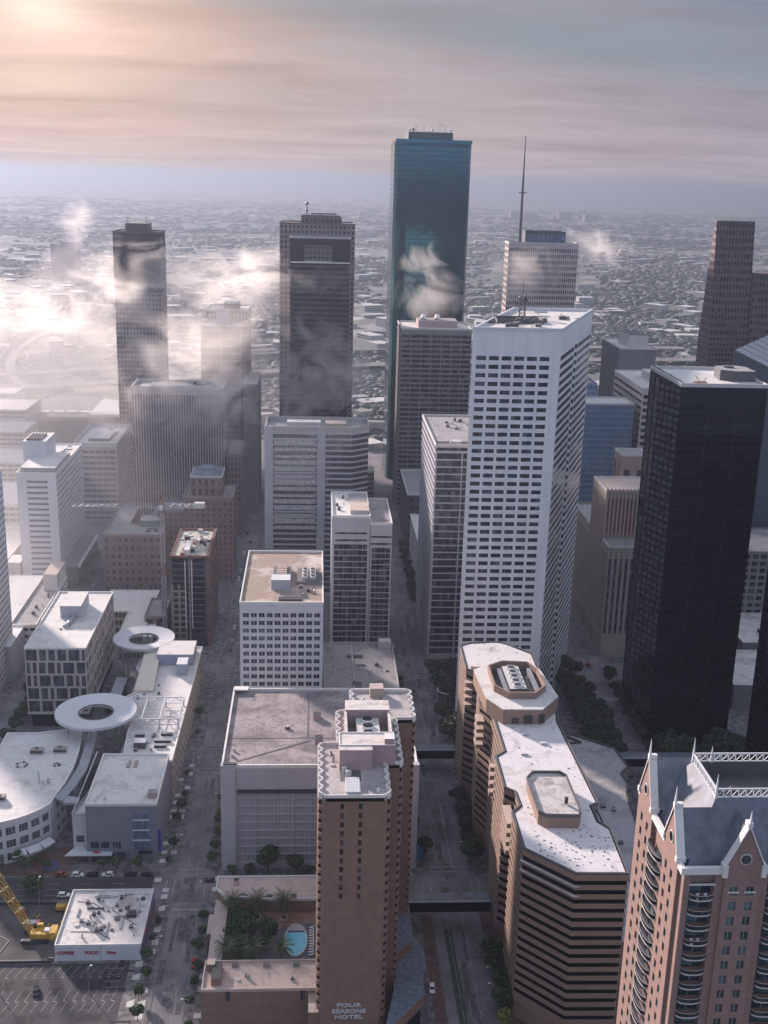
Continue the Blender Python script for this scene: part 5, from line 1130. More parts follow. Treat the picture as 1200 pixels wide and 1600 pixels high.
# ------------------------------------------------------------------ teal glass tower
te = thing('teal_glass_tower', 'tallest tower, of smooth teal glass with rounded corners and antennas on top', 'skyscraper', (142, 640, 0))
tp = [(110.2, 628), (110.4, 620), (112.4, 615.6), (116, 613), (121, 612), (163, 612), (169, 613), (172.6, 615.6), (174.6, 620), (175, 628), (175, 668), (110.2, 668)]
bands(te, tp, 0, 288, 72, .80, .06, mat('teal_spandrel', (.010, .058, .078), .2, .1, .1, metal=.85), M['g_teal'], piers=3.2, pm=mat('teal_spandrel', (0, 0, 0)), mt=3)
boxpart(te, 'roof_slab', 111, 174.4, 614, 667, 288, 290.6, M['g_teal'], M['dgrey']); boxpart(te, 'crown', 121.5, 158.5, 618, 660, 290.6, 296.5, mat('teal_dark', (.02, .06, .07), .4), M['dgrey'])
rnd = random.Random(4)
for k in range(15):
    x = 123+k*2.4+rnd.uniform(-.7, .7); b = MB(); h = rnd.uniform(1.5, 6.5) if k != 11 else 9; b.tube((x, 620, 296.5), (x, 620, 296.5+h), .28, .16)
    if k in (0, 1, 14, 8): b.ball((x, 620, 298.4), 1.2)
    if k == 11: b.box(x-2, x+2, 619.8, 620.2, 302.5, 303)
    b.build('antenna', [rnd.choice([M['blackm'], M['steel']])], te)
# ------------------------------------------------------------------ pale tower with the tall mast
an = thing('mast_tower', 'pale tower with a very tall mast on its roof, behind the white tower', 'skyscraper', (243, 665, 0))
tower('', None, rect(214, 275.5, 640, 662), 207.5, [[G(32, 40, .6, .6, mt=3)], G(14, 40, .6, .6), None, G(10, 40, .6, .6)], mat('pale_pink', (.50, .43, .42), .7, .06, .1), M['g_dark'], M['rgrey'], root=an, cap=M['offwhite'])
tower('', None, rect(229, 264, 643, 660), 217, [[G(10, 1, .8, .75, za=207.5, zb=217)], None, None, None], M['dgrey'], M['g_blue'], M['dgrey'], root=an, wn='crown', z0=207.5, cap=M['dgrey'])
b = MB(); b.tube((225, 650, 207.5), (225, 650, 262), 1.3, 1.0, n=10, m=0); b.tube((225, 650, 262), (225, 650, 297), .8, .35, n=8, m=0); b.box(221.5, 228.5, 649, 651, 249.5, 250.5); b.build('mast', [M['dgrey'], M['steel']], an)
# ------------------------------------------------------------------ black tower and neighbours
bk = thing('black_tower', 'huge black tower with a white flat roof and faint panel lines on its left side', 'skyscraper', (226, 137, 0)); ZB = 175.5
bp_ = rect(206.6, 245.6, 112.6, 161)
mb = MB(); panes = []
wallgrid(mb, panes, bp_[0], bp_[1], 0, ZB, 1, 40, .985, .6, .12, mt=9, mb_=5); wallgrid(mb, panes, bp_[1], bp_[2], 0, ZB, 1, 40, .985, .6, .12, mt=9, mb_=5)
wallgrid(mb, panes, bp_[2], bp_[3], 0, ZB, 1, 40, .985, .6, .12, mt=9, mb_=5); wallgrid(mb, panes, bp_[3], bp_[0], 0, ZB, 6, 20, .90, .86, .25, mt=3, mb_=5)
mb.build('wall', [mat('black_metal', (.006, .012, .026), .3, .15, .08, metal=.7)], bk); emit_panes(bk, panes, M['g_black'], M['blackm'], mull=2, t=.10, limit=98)
roof(bk, bp_, ZB-1.4, 1.4, M['rwhite'], M['blackm'], M['offwhite'], .5)
b = MB()
for k in range(7): b.box(209.5+k*5, 213.2+k*5, 112.9, 113.7, ZB-.3, ZB-.06)
b.build('parapet_well', [M['blackm']], bk)
b = MB(); b.prism([(230, 131), (235, 127), (245, 127), (245, 140), (240, 145), (231, 142)], ZB-1.4, ZB+3.4, 0, 1); b.tube((236, 138, ZB+3.4), (236, 138, ZB+4.2), 2.4, n=10, m=0); b.build('plant_house', [M['dgrey'], M['rgrey']], bk)
b = MB(); b.bar((217, 118, ZB-1), (214.6, 119, ZB+2.4), .25); b.bar((217.5, 118, ZB-1), (220, 120, ZB+1.6), .25); b.box(214, 219.5, 116.5, 119.5, ZB-1.4, ZB-.2); b.build('window_cleaning_rig', [M['rust']], bk)
b = MB()
for k in range(60): b.box(207.2+(k % 3)*.05, 207.5+(k % 3)*.05, 114+k*.77, 114.3+k*.77, ZB, ZB+.5)
b.build('roof_rail', [M['dgrey']], bk)
clutter(bk, rect(236, 244, 146, 158), ZB-1.4, 8, 19, 1.6)
br = tower('black_edge_tower', 'second black tower mostly cut off by the right edge of the picture', rect(233, 285, 15, 60), 140, [G(1, 36, .99, .6, dep=.1), None, None, G(1, 36, .99, .6, dep=.1)], mat('black_metal', (0, 0, 0)), M['g_black'], M['rwhite'])
t_ = thing('plaza_block', 'low sunlit white-roofed block seen in the gap between the two black towers', 'building', (290, 200, 0))
b = MB(); b.box(262, 320, 150, 196, 0, 14, 0, 1); b.box(286, 330, 204, 250, 0, 15, 0, 1); b.box(270, 322, 196, 204, 0, 11, 0, 2); b.build('wall', [M['grey'], M['rdirty'], M['blackm']], t_)
boxpart(t_, 'roof_unit', 300, 303, 212, 220, 15, 17, M['blackm'], M['dgrey'])
tower('striped_block', 'blue-grey block with thin horizontal stripes in the gap between the two black towers', rect(299, 350, 251, 300), 52, [G(10, 12, .7, .6), None, None, G(1, 24, .98, .5)], M['grey'], M['g_dark'], M['rgrey'])
gu = thing('art_deco_tower', 'old beige stone tower with stepped top and tall vertical window strips', 'building', (229, 250, 0))
dm = mat('deco_stone', (.42, .35, .305), .85, .1, .1, streak=.35)
tower('', None, rect(209, 252, 217, 231), 65.5, [[G(14, 1, .5, .97, za=14, zb=60), G(14, 3, .3, .4, za=60, zb=65.5), G(3, 1, .5, .8, za=0, zb=14, ml=12)], None, None, [G(5, 1, .42, .97, za=14, zb=62), G(5, 1, .4, .8, za=0, zb=14), dict(plain=1, za=62, zb=65.5)]], dm, M['g_warm'], M['rgrey'], root=gu, cap=M['offwhite'])
tower('', None, rect(209, 252, 231, 262), 94, [[G(20, 2, .5, .7, za=65.5, zb=90), dict(plain=1, za=90, zb=94), ], None, None, [G(11, 1, .42, .98, za=14, zb=90), G(6, 1, .4, .8, za=0, zb=14), dict(plain=1, za=90, zb=94)]], dm, M['g_warm'], M['rpink'], root=gu, cap=M['offwhite'], wn='upper_tower')
tower('', None, rect(209.5, 252, 262, 312), 64, [None, None, None, [G(16, 1, .42, .98, za=14, zb=60), G(9, 1, .4, .8, za=0, zb=14), dict(plain=1, za=60, zb=64)]], dm, M['g_warm'], M['rgrey'], root=gu, cap=M['tan'], wn='rear_wing')
b = MB()
for k in range(20): b.box(209.2+k*2.15, 210.1+k*2.15, 230.4, 231.1, 66, 96)
b.build('buttress', [dm], gu)
b = MB()
for k in range(20): b.box(210.3+k*2.15, 211.2+k*2.15, 230.7, 230.95, 70, 90)
b.build('red_window_strip', [M['rust']], gu)
t_ = tower('small_stone_tower', 'slim pinkish stone tower between the beige tower and the blue glass tower', rect(239, 256, 314, 332), 95, [[G(2, 1, .5, .95, za=10, zb=88), dict(plain=1, za=88, zb=95)], None, None, G(2, 1, .3, .9)], mat('pink_stone', (.38, .28, .25), .85, .1, .1), M['g_warm'], M['rgrey'], cap=M['offwhite'])
bg = thing('blue_glass_tower', 'blue glass tower with an irregular fine grid, lower in front and higher behind', 'building', (248, 430, 0))
bgm = mat('blue_metal', (.20, .27, .37), .4, .1, .3)
tower('', None, rect(236, 273, 414, 441), 108.5, [G(26, 26, .8, .66, dep=.12), G(14, 26, .7, .6), None, None], bgm, M['g_blue'], M['rwhite'], root=bg, cap=M['offwhite']); tower('', None, rect(224, 252, 441.2, 470), 118, [G(16, 28, .7, .6, dep=.12), G(14, 26, .7, .6), None, G(14, 28, .7, .6)], bgm, M['g_blue'], M['rgrey'], root=bg, wn='rear_block')
t_ = tower('striped_white_tower', 'white tower with striped left side and square windows, left of the black tower', rect(278, 312, 414.6, 494), 120, [G(6, 24, .6, .55, mt=3), None, None, G(1, 24, .99, .42, mt=2)], mat('cream_white', (.60, .55, .50), .8, .06, .1), M['g_dark'], M['rwhite'], cap=M['trim']); boxpart(t_, 'plant_house', 292, 308, 440, 470, 120, 126, M['offwhite'], M['rwhite'])
t_ = tower('slate_tower', 'slate-blue tower with vertical fins and a blank grey side, beyond the striped white tower', rect(294.5, 325, 546, 605), 130, [[G(9, 1, .6, .98, za=0, zb=112), dict(plain=1, za=112, zb=130)], None, None, None], mat('slate_wall', (.17, .18, .205), .8, .08, .1), M['g_dark'], M['rwhite'], cap=M['offwhite']); boxpart(t_, 'plant_house', 304, 320, 556, 590, 130, 140, M['offwhite'], M['dgrey'])
# red stepped gable tower
ga = thing('gabled_tower', 'red granite tower whose gabled sides climb in small steps to a comb of spikes', 'skyscraper', (336, 412, 0))
prof = []; zt_, zb_ = 237, 203
yc = 411.6
def gp_(half0, half1, z0, z1, n):
    out = []
    for k in range(n): f = k/(n-1); out.append((half0+(half1-half0)*f, z0+(z1-z0)*f))
    return out
steps = gp_(1.6, 12.5, 237, 160, 16) + [(15, 135)]
def gable(x0, x1, steps, name, y_c, cut=0):
    mb = MB(); panes = []
    zs = [s_[1] for s_ in steps]+[cut]
    for k, (hw_, z) in enumerate(steps):
        zl = zs[k+1]; p = rect(x0, x1, y_c-hw_, y_c+hw_); nr = max(1, round((z-zl)/3.6)); nc = max(2, round((x1-x0)/2.3))
        wallgrid(mb, panes, p[0], p[1], zl, z, nc, nr, .58, .6, .3); wallgrid(mb, panes, p[3], p[0], zl, z, max(1, round(hw_*2/3)), nr, .5, .55, .3)
        mb.quad((*p[1], zl), (*p[2], zl), (*p[2], z), (*p[1], z)); mb.quad((*p[2], zl), (*p[3], zl), (*p[3], z), (*p[2], z)); mb.ngon([(*q, z) for q in p])
    mb.build(name, [M['granite']], ga); return panes
panes = gable(317.2, 344, steps, 'wall', yc)+gable(344.2, 372, [(h+5, z-34) for h, z in steps if z > 150]+[(15, 100)], 'lower_gable', yc-1)
emit_panes(ga, panes, M['g_dark'], M['granite'])
b = MB()
for k in range(11): x = 317.6+k*2.6; b.tube((x, yc-1.4, 236.8), (x, yc-1.4, 239.4), .45, .1, n=4); b.tube((x, yc+1.4, 236.8), (x, yc+1.4, 239.4), .45, .1, n=4)
b.build('crest', [mat('copper_green', (.10, .20, .20), .6)], ga)
pz = thing('slanted_roof_tower', 'dark tower with a large slanted glass roof at the right edge', 'skyscraper', (330, 330, 0))
PZC = 172.0
A_, B_, C_ = (303.8, 314, 162.3), (352, 314, 140.5), (352, 356, PZC)
b = MB(); b.quad((303.8, 314, 0), (352, 314, 0), B_, A_); b.quad((352, 314, 0), (352, 356, 0), C_, B_); b.quad((352, 356, 0), (303.8, 314, 0), A_, C_)
b.build('wall', [mat('bronze_blue', (.07, .085, .115), .4, .1, .1)], pz); b = MB(); b.tri((303.4, 313.8, 162.7), (352.3, 313.8, 140.8), (352.3, 356.6, PZC+.4)); b.tri((352.3, 356.6, PZC-.2), (352.3, 313.8, 140.2), (303.4, 313.8, 162.1)); b.build('slanted_roof', [M['sloperoof']], pz)
b = MB()
for k in range(9):
    f = k/9; p = Vector(A_).lerp(Vector(C_), f); q = Vector(B_).lerp(Vector(C_), f); b.bar((p.x, p.y, p.z+.4), (q.x, q.y, q.z+.4), .3)
b.build('roof_rib', [M['dgrey']], pz)
# ------------------------------------------------------------------ striped brown office building
bw = thing('striped_brown_building', 'long brown striped office building with zigzag sides and white roof beside the middle street', 'office', (125, 0, 0)); ZT = 61.5
bo = [(111.4, -70.7), (124.9, -84.5), (140.8, -84.8), (141.5, -60.3), (138.6, -56.1), (138.6, -46.3), (141.2, -44.3), (139.8, 13.9), (141.4, 24.2), (141.6, 62.3), (141.7, 79.2), (131.7, 90.6), (127.7, 92.8), (115.5, 91.2), (111.1, 88.3), (110.7, 63.5), (114.8, 59.0), (111.9, 31.6), (115.5, 23.2), (115.4, -8.8), (111.6, -12.6), (111.3, -34.1), (114.4, -37.0), (114.6, -46.0), (111.3, -50.0)]
bands(bw, bo, 6, ZT, 16, .50, .3, M['brown'], M['g_black'], mt=2.4, mb_=2, piers=0)
b = MB(); b.prism(inset(bo, .5), 0, 6); b.build('base', [M['brown']], bw)
roof(bw, bo, ZT, .35, roofmat('mottled_white_roof', (.66, .635, .635), (.40, .38, .38), .35, .14, .25), M['brown'], M['dgrey'], .5)
rnd = random.Random(77)
b = MB()
for k in range(150):                                                   # ballast blocks scattered on the membrane
    x, y = rnd.uniform(116, 140), rnd.choice([rnd.uniform(-82, -62), rnd.uniform(-78, -40), rnd.uniform(-30, 88)]); s_ = rnd.uniform(.15, .5)
    b.box(x, x+s_*1.4, y, y+s_, ZT+.01, ZT+.12)
b.build('roof_debris', [M['dgrey']], bw, kind='stuff')
op = [(118.5, -57.1), (120.6, -59.4), (130.9, -59.9), (132.2, -57.3), (132.3, -34.5), (130.6, -31.9), (121.2, -31.8), (118.5, -35.7)]
b = MB(); b.prism(op, ZT, 66, 0, top=False); b.build('roof_house', [M['tan'] if False else M['brown']], bw); roof(bw, op, 65.6, .9, roofmat('stained_white', (.55, .52, .50), (.27, .25, .25), .6, .2, .6), M['brown'], M['dgrey'], .35, 'roof_house_top')
b = MB(); b.tube((128.5, -52, 66), (128.5, -52, 68), .6, n=12); b.build('flue', [M['blackm']], bw)
pp_ = [(111.6, 48.5), (113.0, 22.0), (118.0, 12.4), (133, 12.2), (141.2, 23.5), (138.8, 48.2), (135.6, 57), (123.9, 58.5)]
b = MB(); b.prism(pp_, ZT, 67.4, 0); b.build('penthouse', [M['brown']], bw)
pi_ = [(117.4, 46.5), (117.2, 28), (121.5, 21.6), (131.6, 21.4), (136.6, 28), (136.2, 43), (133.5, 50), (123.4, 51)]
b = MB(); b.ring(pp_, pi_, 67.4, 67.8); b.build('penthouse_roof', [M['rwhite']], bw); b = MB(); b.ring(inset(pi_, -.5), inset(pi_, .15), 67.4, 70.6); b.build('plant_screen', [M['brown']], bw)
b = MB(); b.prism(inset(pi_, .3), 67.45, 67.5); b.build('plant_floor', [M['blackm']], bw)
b = MB(); b.box(122.6, 129.2, 25, 46.5, 67.5, 70.2, 0, 1); b.build('cooling_tower', [M['dgrey'], M['offwhite']], bw)
for k in range(5): b = MB(); b.tube((125.9, 27.4+k*4.2, 70.2), (125.9, 27.4+k*4.2, 71.0), 1.9, n=14); b.tube((125.9, 27.4+k*4.2, 71.0), (125.9, 27.4+k*4.2, 71.1), 1.4, n=14, m=1); b.build('fan', [M['steel'], M['blackm']], bw)
for x in (120.5, 132.6): b = MB(); b.box(x, x+1.6, 24, 46, 67.5, 69.6); b.build('duct', [M['csilver']], bw)
for x, w_, h in ((121.5, 2.6, 2.2), (126, 3.4, 3.2), (131.6, 2.4, 3.6)): b = MB(); b.box(x, x+w_, 12.02, 12.2, ZT+.6, ZT+.6+h); b.build('door', [M['blackm']], bw)
b = MB(); b.ring(inset([(112.6, 64), (139.5, 62), (139.5, 60.5), (112.6, 62.5)], 0), inset([(112.6, 64), (139.5, 62), (139.5, 60.5), (112.6, 62.5)], .2), ZT, ZT+.8); b.build('roof_kerb', [M['rpink']], bw)
for x, y in ((124, 3), (121, -12), (129.5, -4)): boxpart(bw, 'roof_hatch', x, x+2.4, y, y+1.2, ZT, ZT+.7, M['lilac'], M['white'])
for y0, y1, z in ((-84.4, -72, 0), ): pass
for k in range(2):                                                     # cut-back top floors at the near left corner
    b = MB(); z = ZT-2.4-3.3*(k+1)+1.6; b.quad((110.6, -71.2, z), (124.4, -85.3, z), (126.4, -85.3, z-.02), (111.4, -69.5, z-.02)); b.build('terrace', [M['rwhite']], bw)
for j, (ya, yb_) in enumerate(((-49.5, -37.2), (-12.2, -8.9), (24, 31), (59.2, 63.2))):
    for k in range(4):
        b = MB(); z = ZT-3-3.32*(k+1); b.box(110.2, 113.2, ya+.3, yb_-.3, z, z+1.6, 0, 1); b.build('balcony', [M['brown'], M['rpink']], bw)
lw_ = thing('low_mall', 'low grey-roofed shopping wing with stepped corners behind the striped brown building', 'building', (160, 40, 0))
lp = [(142.2, -60), (164, -60), (168, -10), (173.5, 10), (175.5, 36), (178.5, 44.5), (177.5, 52), (182.2, 58), (180.3, 74.8), (165, 87), (155, 92), (142.2, 92)]
b = MB(); b.prism(inset(lp, .01), 0, 18, top=False); b.build('wall', [M['brown']], lw_); roof(lw_, lp, 18, .8, roofmat('lilac_roof', (.44, .43, .45), (.24, .23, .24), .5, .1, .4), M['brown'], M['dgrey'])
b = MB(); b.bar((150, 84, 18.1), (152, 40, 18.1), .4); b.bar((152, 62, 18.1), (160, 56, 18.1), .4); b.bar((160, 56, 18.1), (161, -50, 18.1), .5); b.build('roof_joint', [M['blackm']], lw_)
b = MB(); b.ring(inset([(150, 84), (160, 86), (166, 80), (160, 79)], 0), inset([(150, 84), (160, 86), (166, 80), (160, 79)], .3), 18, 19.2); b.build('roof_kerb', [M['dgrey']], lw_); clutter(lw_, rect(144, 170, -40, 78), 18, 10, 77, 2)
for x, y in ((141, 99), (147.5, 96.5)): b = MB(); b.tube((x, y, .2), (x, y, 15), 2.4, n=18); b.tube((x, y, 15), (x, y, 15.1), 2.0, n=18, m=1); b.build('exhaust_tower', [M['white'], M['blackm']], label='white round exhaust shaft beside the grove, %s of the pair' % ('left' if x < 144 else 'right'), cat='vent shaft')
# skybridges
for nm, x0, x1, y, h, lab in (('skybridge', 73, 110.8, -22.5, 6.4, 'nearer dark footbridge across the middle street, between the hotel and the brown building'), ('skybridge', 86.8, 111, 91, 6.0, 'dark enclosed footbridge across the middle street behind the garage, the farther one'), ('skybridge', 182, 236, 82, 6.5, 'dark enclosed footbridge across the right-hand street behind the gabled brick tower')):
    t_ = thing(nm, lab, 'footbridge', ((x0+x1)/2, y, h)); b = MB(); b.box(x0, x1, y-2.6, y+2.6, h, h+4.4, 0, 1); b.build('body', [M['black'], M['slate']], t_)
    b = MB(); b.box(x0, x1, y-2.7, y-2.62, h+1.2, h+3.4); b.build('glazing', [M['g_black']], t_); b = MB(); b.box(x0, x1, y-2.9, y-2.5, h+4.1, h+4.6); b.build('parapet', [M['lilac']], t_)
# ------------------------------------------------------------------ gabled brick apartment tower
pk = thing('gabled_brick_tower', 'red brick apartment tower with white-edged gables, spires and a blue-grey mansard roof, bottom right', 'apartment tower', (140, -167, 0))
X0, X1, Y0, Y1, ZP = 119.6, 165, -182.6, -151.5, 127.5
mb = MB(); panes = []; wn_ = []
def cw(a, b2, cols, rows, wf, hf, **k): wallgrid(mb, wn_, a, b2, 0, ZP, cols, rows, wf, hf, .3, **k)
R_ = 36
# left face: far gable pair, balcony bay, near gable pair
cw((X0, Y1), (X0, -162.0), 2, R_, .44, .60, ml=1.6, mr=.8, mt=2.5)
cw((X0+.9, -162.0), (X0+.9, -170.8), 1, R_, .8, .72, mt=6)
mb.quad((X0, -162.0, 0), (X0+.9, -162.0, 0), (X0+.9, -162.0, ZP), (X0, -162.0, ZP)); mb.quad((X0+.9, -170.8, 0), (X0, -170.8, 0), (X0, -170.8, ZP), (X0+.9, -170.8, ZP))
cw((X0, -170.8), (X0, -180.2), 2, R_, .44, .60, ml=.8, mr=1.4, mt=2.5)
cw((X0+.7, -180.2), (X0+.7, Y0), 1, 1, .01, .01) if False else mb.quad((X0+.7, -180.2, 0), (X0+.7, Y0, 0), (X0+.7, Y0, ZP), (X0+.7, -180.2, ZP))
mb.quad((X0, -180.2, 0), (X0+.7, -180.2, 0), (X0+.7, -180.2, ZP), (X0, -180.2, ZP))
# front face
bays = [(X0+.7, 121.6, 'p'), (121.6, 126.6, 'b'), (126.6, 128.3, 'p'), (128.3, 135.9, 'g'), (135.9, 137.4, 'p'), (137.4, 142.6, 'b'), (142.6, 144.4, 'p'), (144.4, 152, 'g'), (152, 153.6, 'p'), (153.6, 158.6, 'b'), (158.6, X1, 'p')]
for xa, xb, kd in bays:
    if kd == 'p': mb.quad((xa, Y0, 0), (xb, Y0, 0), (xb, Y0, ZP), (xa, Y0, ZP))
    elif kd == 'b':
        mb.quad((xa, Y0, 0), (xa, Y0+.8, 0), (xa, Y0+.8, ZP), (xa, Y0, ZP)); mb.quad((xb, Y0+.8, 0), (xb, Y0, 0), (xb, Y0, ZP), (xb, Y0+.8, ZP)); cw((xa, Y0+.8), (xb, Y0+.8), 1, R_, .88, .74, mt=2.4)
    else:
        cw((xa, Y0-.5), (xb, Y0-.5), 2, R_, .46, .58, mt=2.4, ml=.5, mr=.5); mb.quad((xa, Y0, 0), (xa, Y0-.5, 0), (xa, Y0-.5, ZP), (xa, Y0, ZP)); mb.quad((xb, Y0-.5, 0), (xb, Y0, 0), (xb, Y0, ZP), (xb, Y0-.5, ZP))
mb.quad((X1, Y0, 0), (X1, Y1, 0), (X1, Y1, ZP), (X1, Y0, ZP)); mb.quad((X1, Y1, 0), (X0, Y1, 0), (X0, Y1, ZP), (X1, Y1, ZP))
mb.build('wall', [M['rbrick']], pk)
emit_panes(pk, wn_, glass('glass_flat', (.03, .045, .055), .07, .9, (2.3, 2.3, 3.5), blind=(.12, .20, .22)), M['lilac'], mull=1, trans=0, t=.04, limit=100)
def glassbal(wd, dp, n=10):
    b = MB(); pts = [(-wd/2*math.cos(math.pi*k/n), -dp*math.sin(math.pi*k/n)**.8) for k in range(n+1)]
    for k in range(n):
        (ax, ay), (bx, by) = pts[k], pts[k+1]
        b.quad((ax, ay, -.22), (bx, by, -.22), (bx, by, .12), (ax, ay, .12)); b.quad((ax, ay, .12), (bx, by, .12), (bx, by, 1.0), (ax, ay, 1.0), 1); b.quad((bx, by, .12), (ax, ay, .12), (ax, ay, 1.0), (bx, by, 1.0), 1)
        b.bar((ax, ay, 1.04), (bx, by, 1.04), .07)
    b.ngon([(x, y, .02) for x, y in pts], 2); b.ngon([(x, y, -.22) for x, y in reversed(pts)], 2); return b.mesh('balcony', [M['offwhite'], M['g_grey'], M['lilac']])
bm1 = glassbal(4.8, 1.15); bm2 = glassbal(8.0, 1.3)
for r in range(2, R_+0):
    z = (ZP-2.4)*r/R_
    if z < 62: continue
    for xc in (124.1, 140.0, 156.1): place('balcony', bm1, pk, (xc, Y0, z), 0)
    place('balcony', bm2, pk, (X0, -166.4, z), R(-90))
rail = MB()
b = MB(); par = rect(X0+.3, X1, Y0+.1, Y1); b.ring(inset(par, -.35), inset(par, .5), ZP-.5, ZP+1.0); b.build('parapet', [M['trim']], pk)
b = MB(); b.ngon([(*p, ZP-.3) for p in inset(par, .3)]); b.build('gutter_roof', [M['slate']], pk)
mt_ = [(128.0, -174.6), (170, -174.6), (170, -159.8), (128.0, -159.8)]; mo = [(X0+1.6, Y0+1.6), (X1, Y0+1.6), (X1, Y1-1.6), (X0+1.6, Y1-1.6)]; ZM = 139.5
b = MB()
b.quad((*mo[0], ZP-.2), (*mo[1], ZP-.2), (mt_[1][0], mt_[1][1], ZM), (*mt_[0], ZM)); b.quad((*mo[3], ZP-.2), (*mo[0], ZP-.2), (*mt_[0], ZM), (*mt_[3], ZM)); b.quad((*mo[2], ZP-.2), (*mo[3], ZP-.2), (*mt_[3], ZM), (*mt_[2], ZM))
b.build('mansard_roof', [M['slate']], pk)
b = MB(); b.ngon([(*p, ZM-3.6) for p in mt_]); b.ring(mt_, inset(mt_, .2), ZM-3.6, ZM-.05); b.build('roof_well', [M['dgrey']], pk); clutter(pk, rect(132, 165, -173, -162), ZM-3.6, 10, 71, 1.8)
b = MB()
def fence_(p, q, z0, z1, n):
    p, q = Vector(p), Vector(q); P_ = [p.lerp(q, k/n) for k in range(n+1)]
    b.bar((*p, z0), (*q, z0), .26); b.bar((*p, z1), (*q, z1), .32)
    for k in range(n):
        b.bar((*P_[k], z0), (*P_[k], z1), .16); b.bar((*P_[k], z0), (*P_[k+1], z1), .13)
        if k % 2: b.bar((*P_[k+1], z0), (*P_[k], z1), .1)
fence_(mt_[0], (165, -174.6), ZM, ZM+1.8, 24); fence_(mt_[3], (165, -159.8), ZM, ZM+1.8, 24); fence_(mt_[0], mt_[3], ZM, ZM+1.8, 11); b.build('roof_railing', [M['steel']], pk)
for x, y, z, h in ((128, -174.6, ZM, 5.2), (128, -159.8, ZM, 5.6), (132, -159.8, ZM, 3.6)): b = MB(); b.tube((x, y, z-.2), (x, y, z+h), .42, .04, n=4); b.build('spire', [M['steel']], pk)
# gables (brick face, white copings, little roof behind, round window)
def gablex(yc_, hw_, zb2, zt2, depth):                                  # on the left face
    g = MB(); x = X0-.15; g.ngon([(x, yc_+hw_, zb2), (x, yc_-hw_, zb2), (x, yc_-hw_, zb2+2.0), (x, yc_, zt2), (x, yc_+hw_, zb2+2.0)]); g.ngon([(x+.8, yc_-hw_, zb2), (x+.8, yc_+hw_, zb2), (x+.8, yc_+hw_, zb2+2), (x+.8, yc_, zt2), (x+.8, yc_-hw_, zb2+2)])
    g.quad((x, yc_-hw_, zb2), (x+.8, yc_-hw_, zb2), (x+.8, yc_-hw_, zb2+2), (x, yc_-hw_, zb2+2)); go = g.build('gable', [M['rbrick']], pk)
    r_ = MB(); 
    for s_ in (-1, 1): r_.quad((x+.8, yc_+s_*hw_, zb2+1.7), (x+depth, yc_+s_*hw_, zb2+1.7), (x+depth, yc_, zt2-.4), (x+.8, yc_, zt2-.4)); 
    r_.ngon([(x+depth, yc_-hw_, zb2), (x+depth, yc_+hw_, zb2), (x+depth, yc_+hw_, zb2+1.7), (x+depth, yc_, zt2-.4), (x+depth, yc_-hw_, zb2+1.7)]); r_.build('gable_roof', [M['slate']], pk)
    c_ = MB()
    for s_ in (-1, 1):
        for q in ((x-.25, x+1.5),):
            c_.quad((q[0], yc_+s_*(hw_+.2), zb2+2.1), (q[1], yc_+s_*(hw_+.2), zb2+2.1), (q[1], yc_, zt2+.4), (q[0], yc_, zt2+.4)); c_.quad((q[0], yc_+s_*(hw_+.2), zb2+1.5), (q[0], yc_, zt2-.3), (q[0], yc_, zt2+.4), (q[0], yc_+s_*(hw_+.2), zb2+2.1))
        c_.box(x-.4, x+1.6, yc_+s_*hw_-.5, yc_+s_*hw_+.5, zb2+1.2, zb2+2.3)
    c_.box(x-.3, x+1.5, yc_-.5, yc_+.5, zt2-.2, zt2+.7); c_.tube((x, yc_, zt2+.6), (x, yc_, zt2+4.4), .34, .04, n=4); c_.build('coping', [M['trim']], go)
    w_ = MB(); w_.tube((x-.16, yc_, zb2+4.2), (x+.05, yc_, zb2+4.2), 1.3, n=20, m=1); w_.tube((x-.22, yc_, zb2+4.2), (x-.16, yc_, zb2+4.2), 1.0, n=20); w_.build('round_window', [M['g_dark'], M['offwhite']], go)
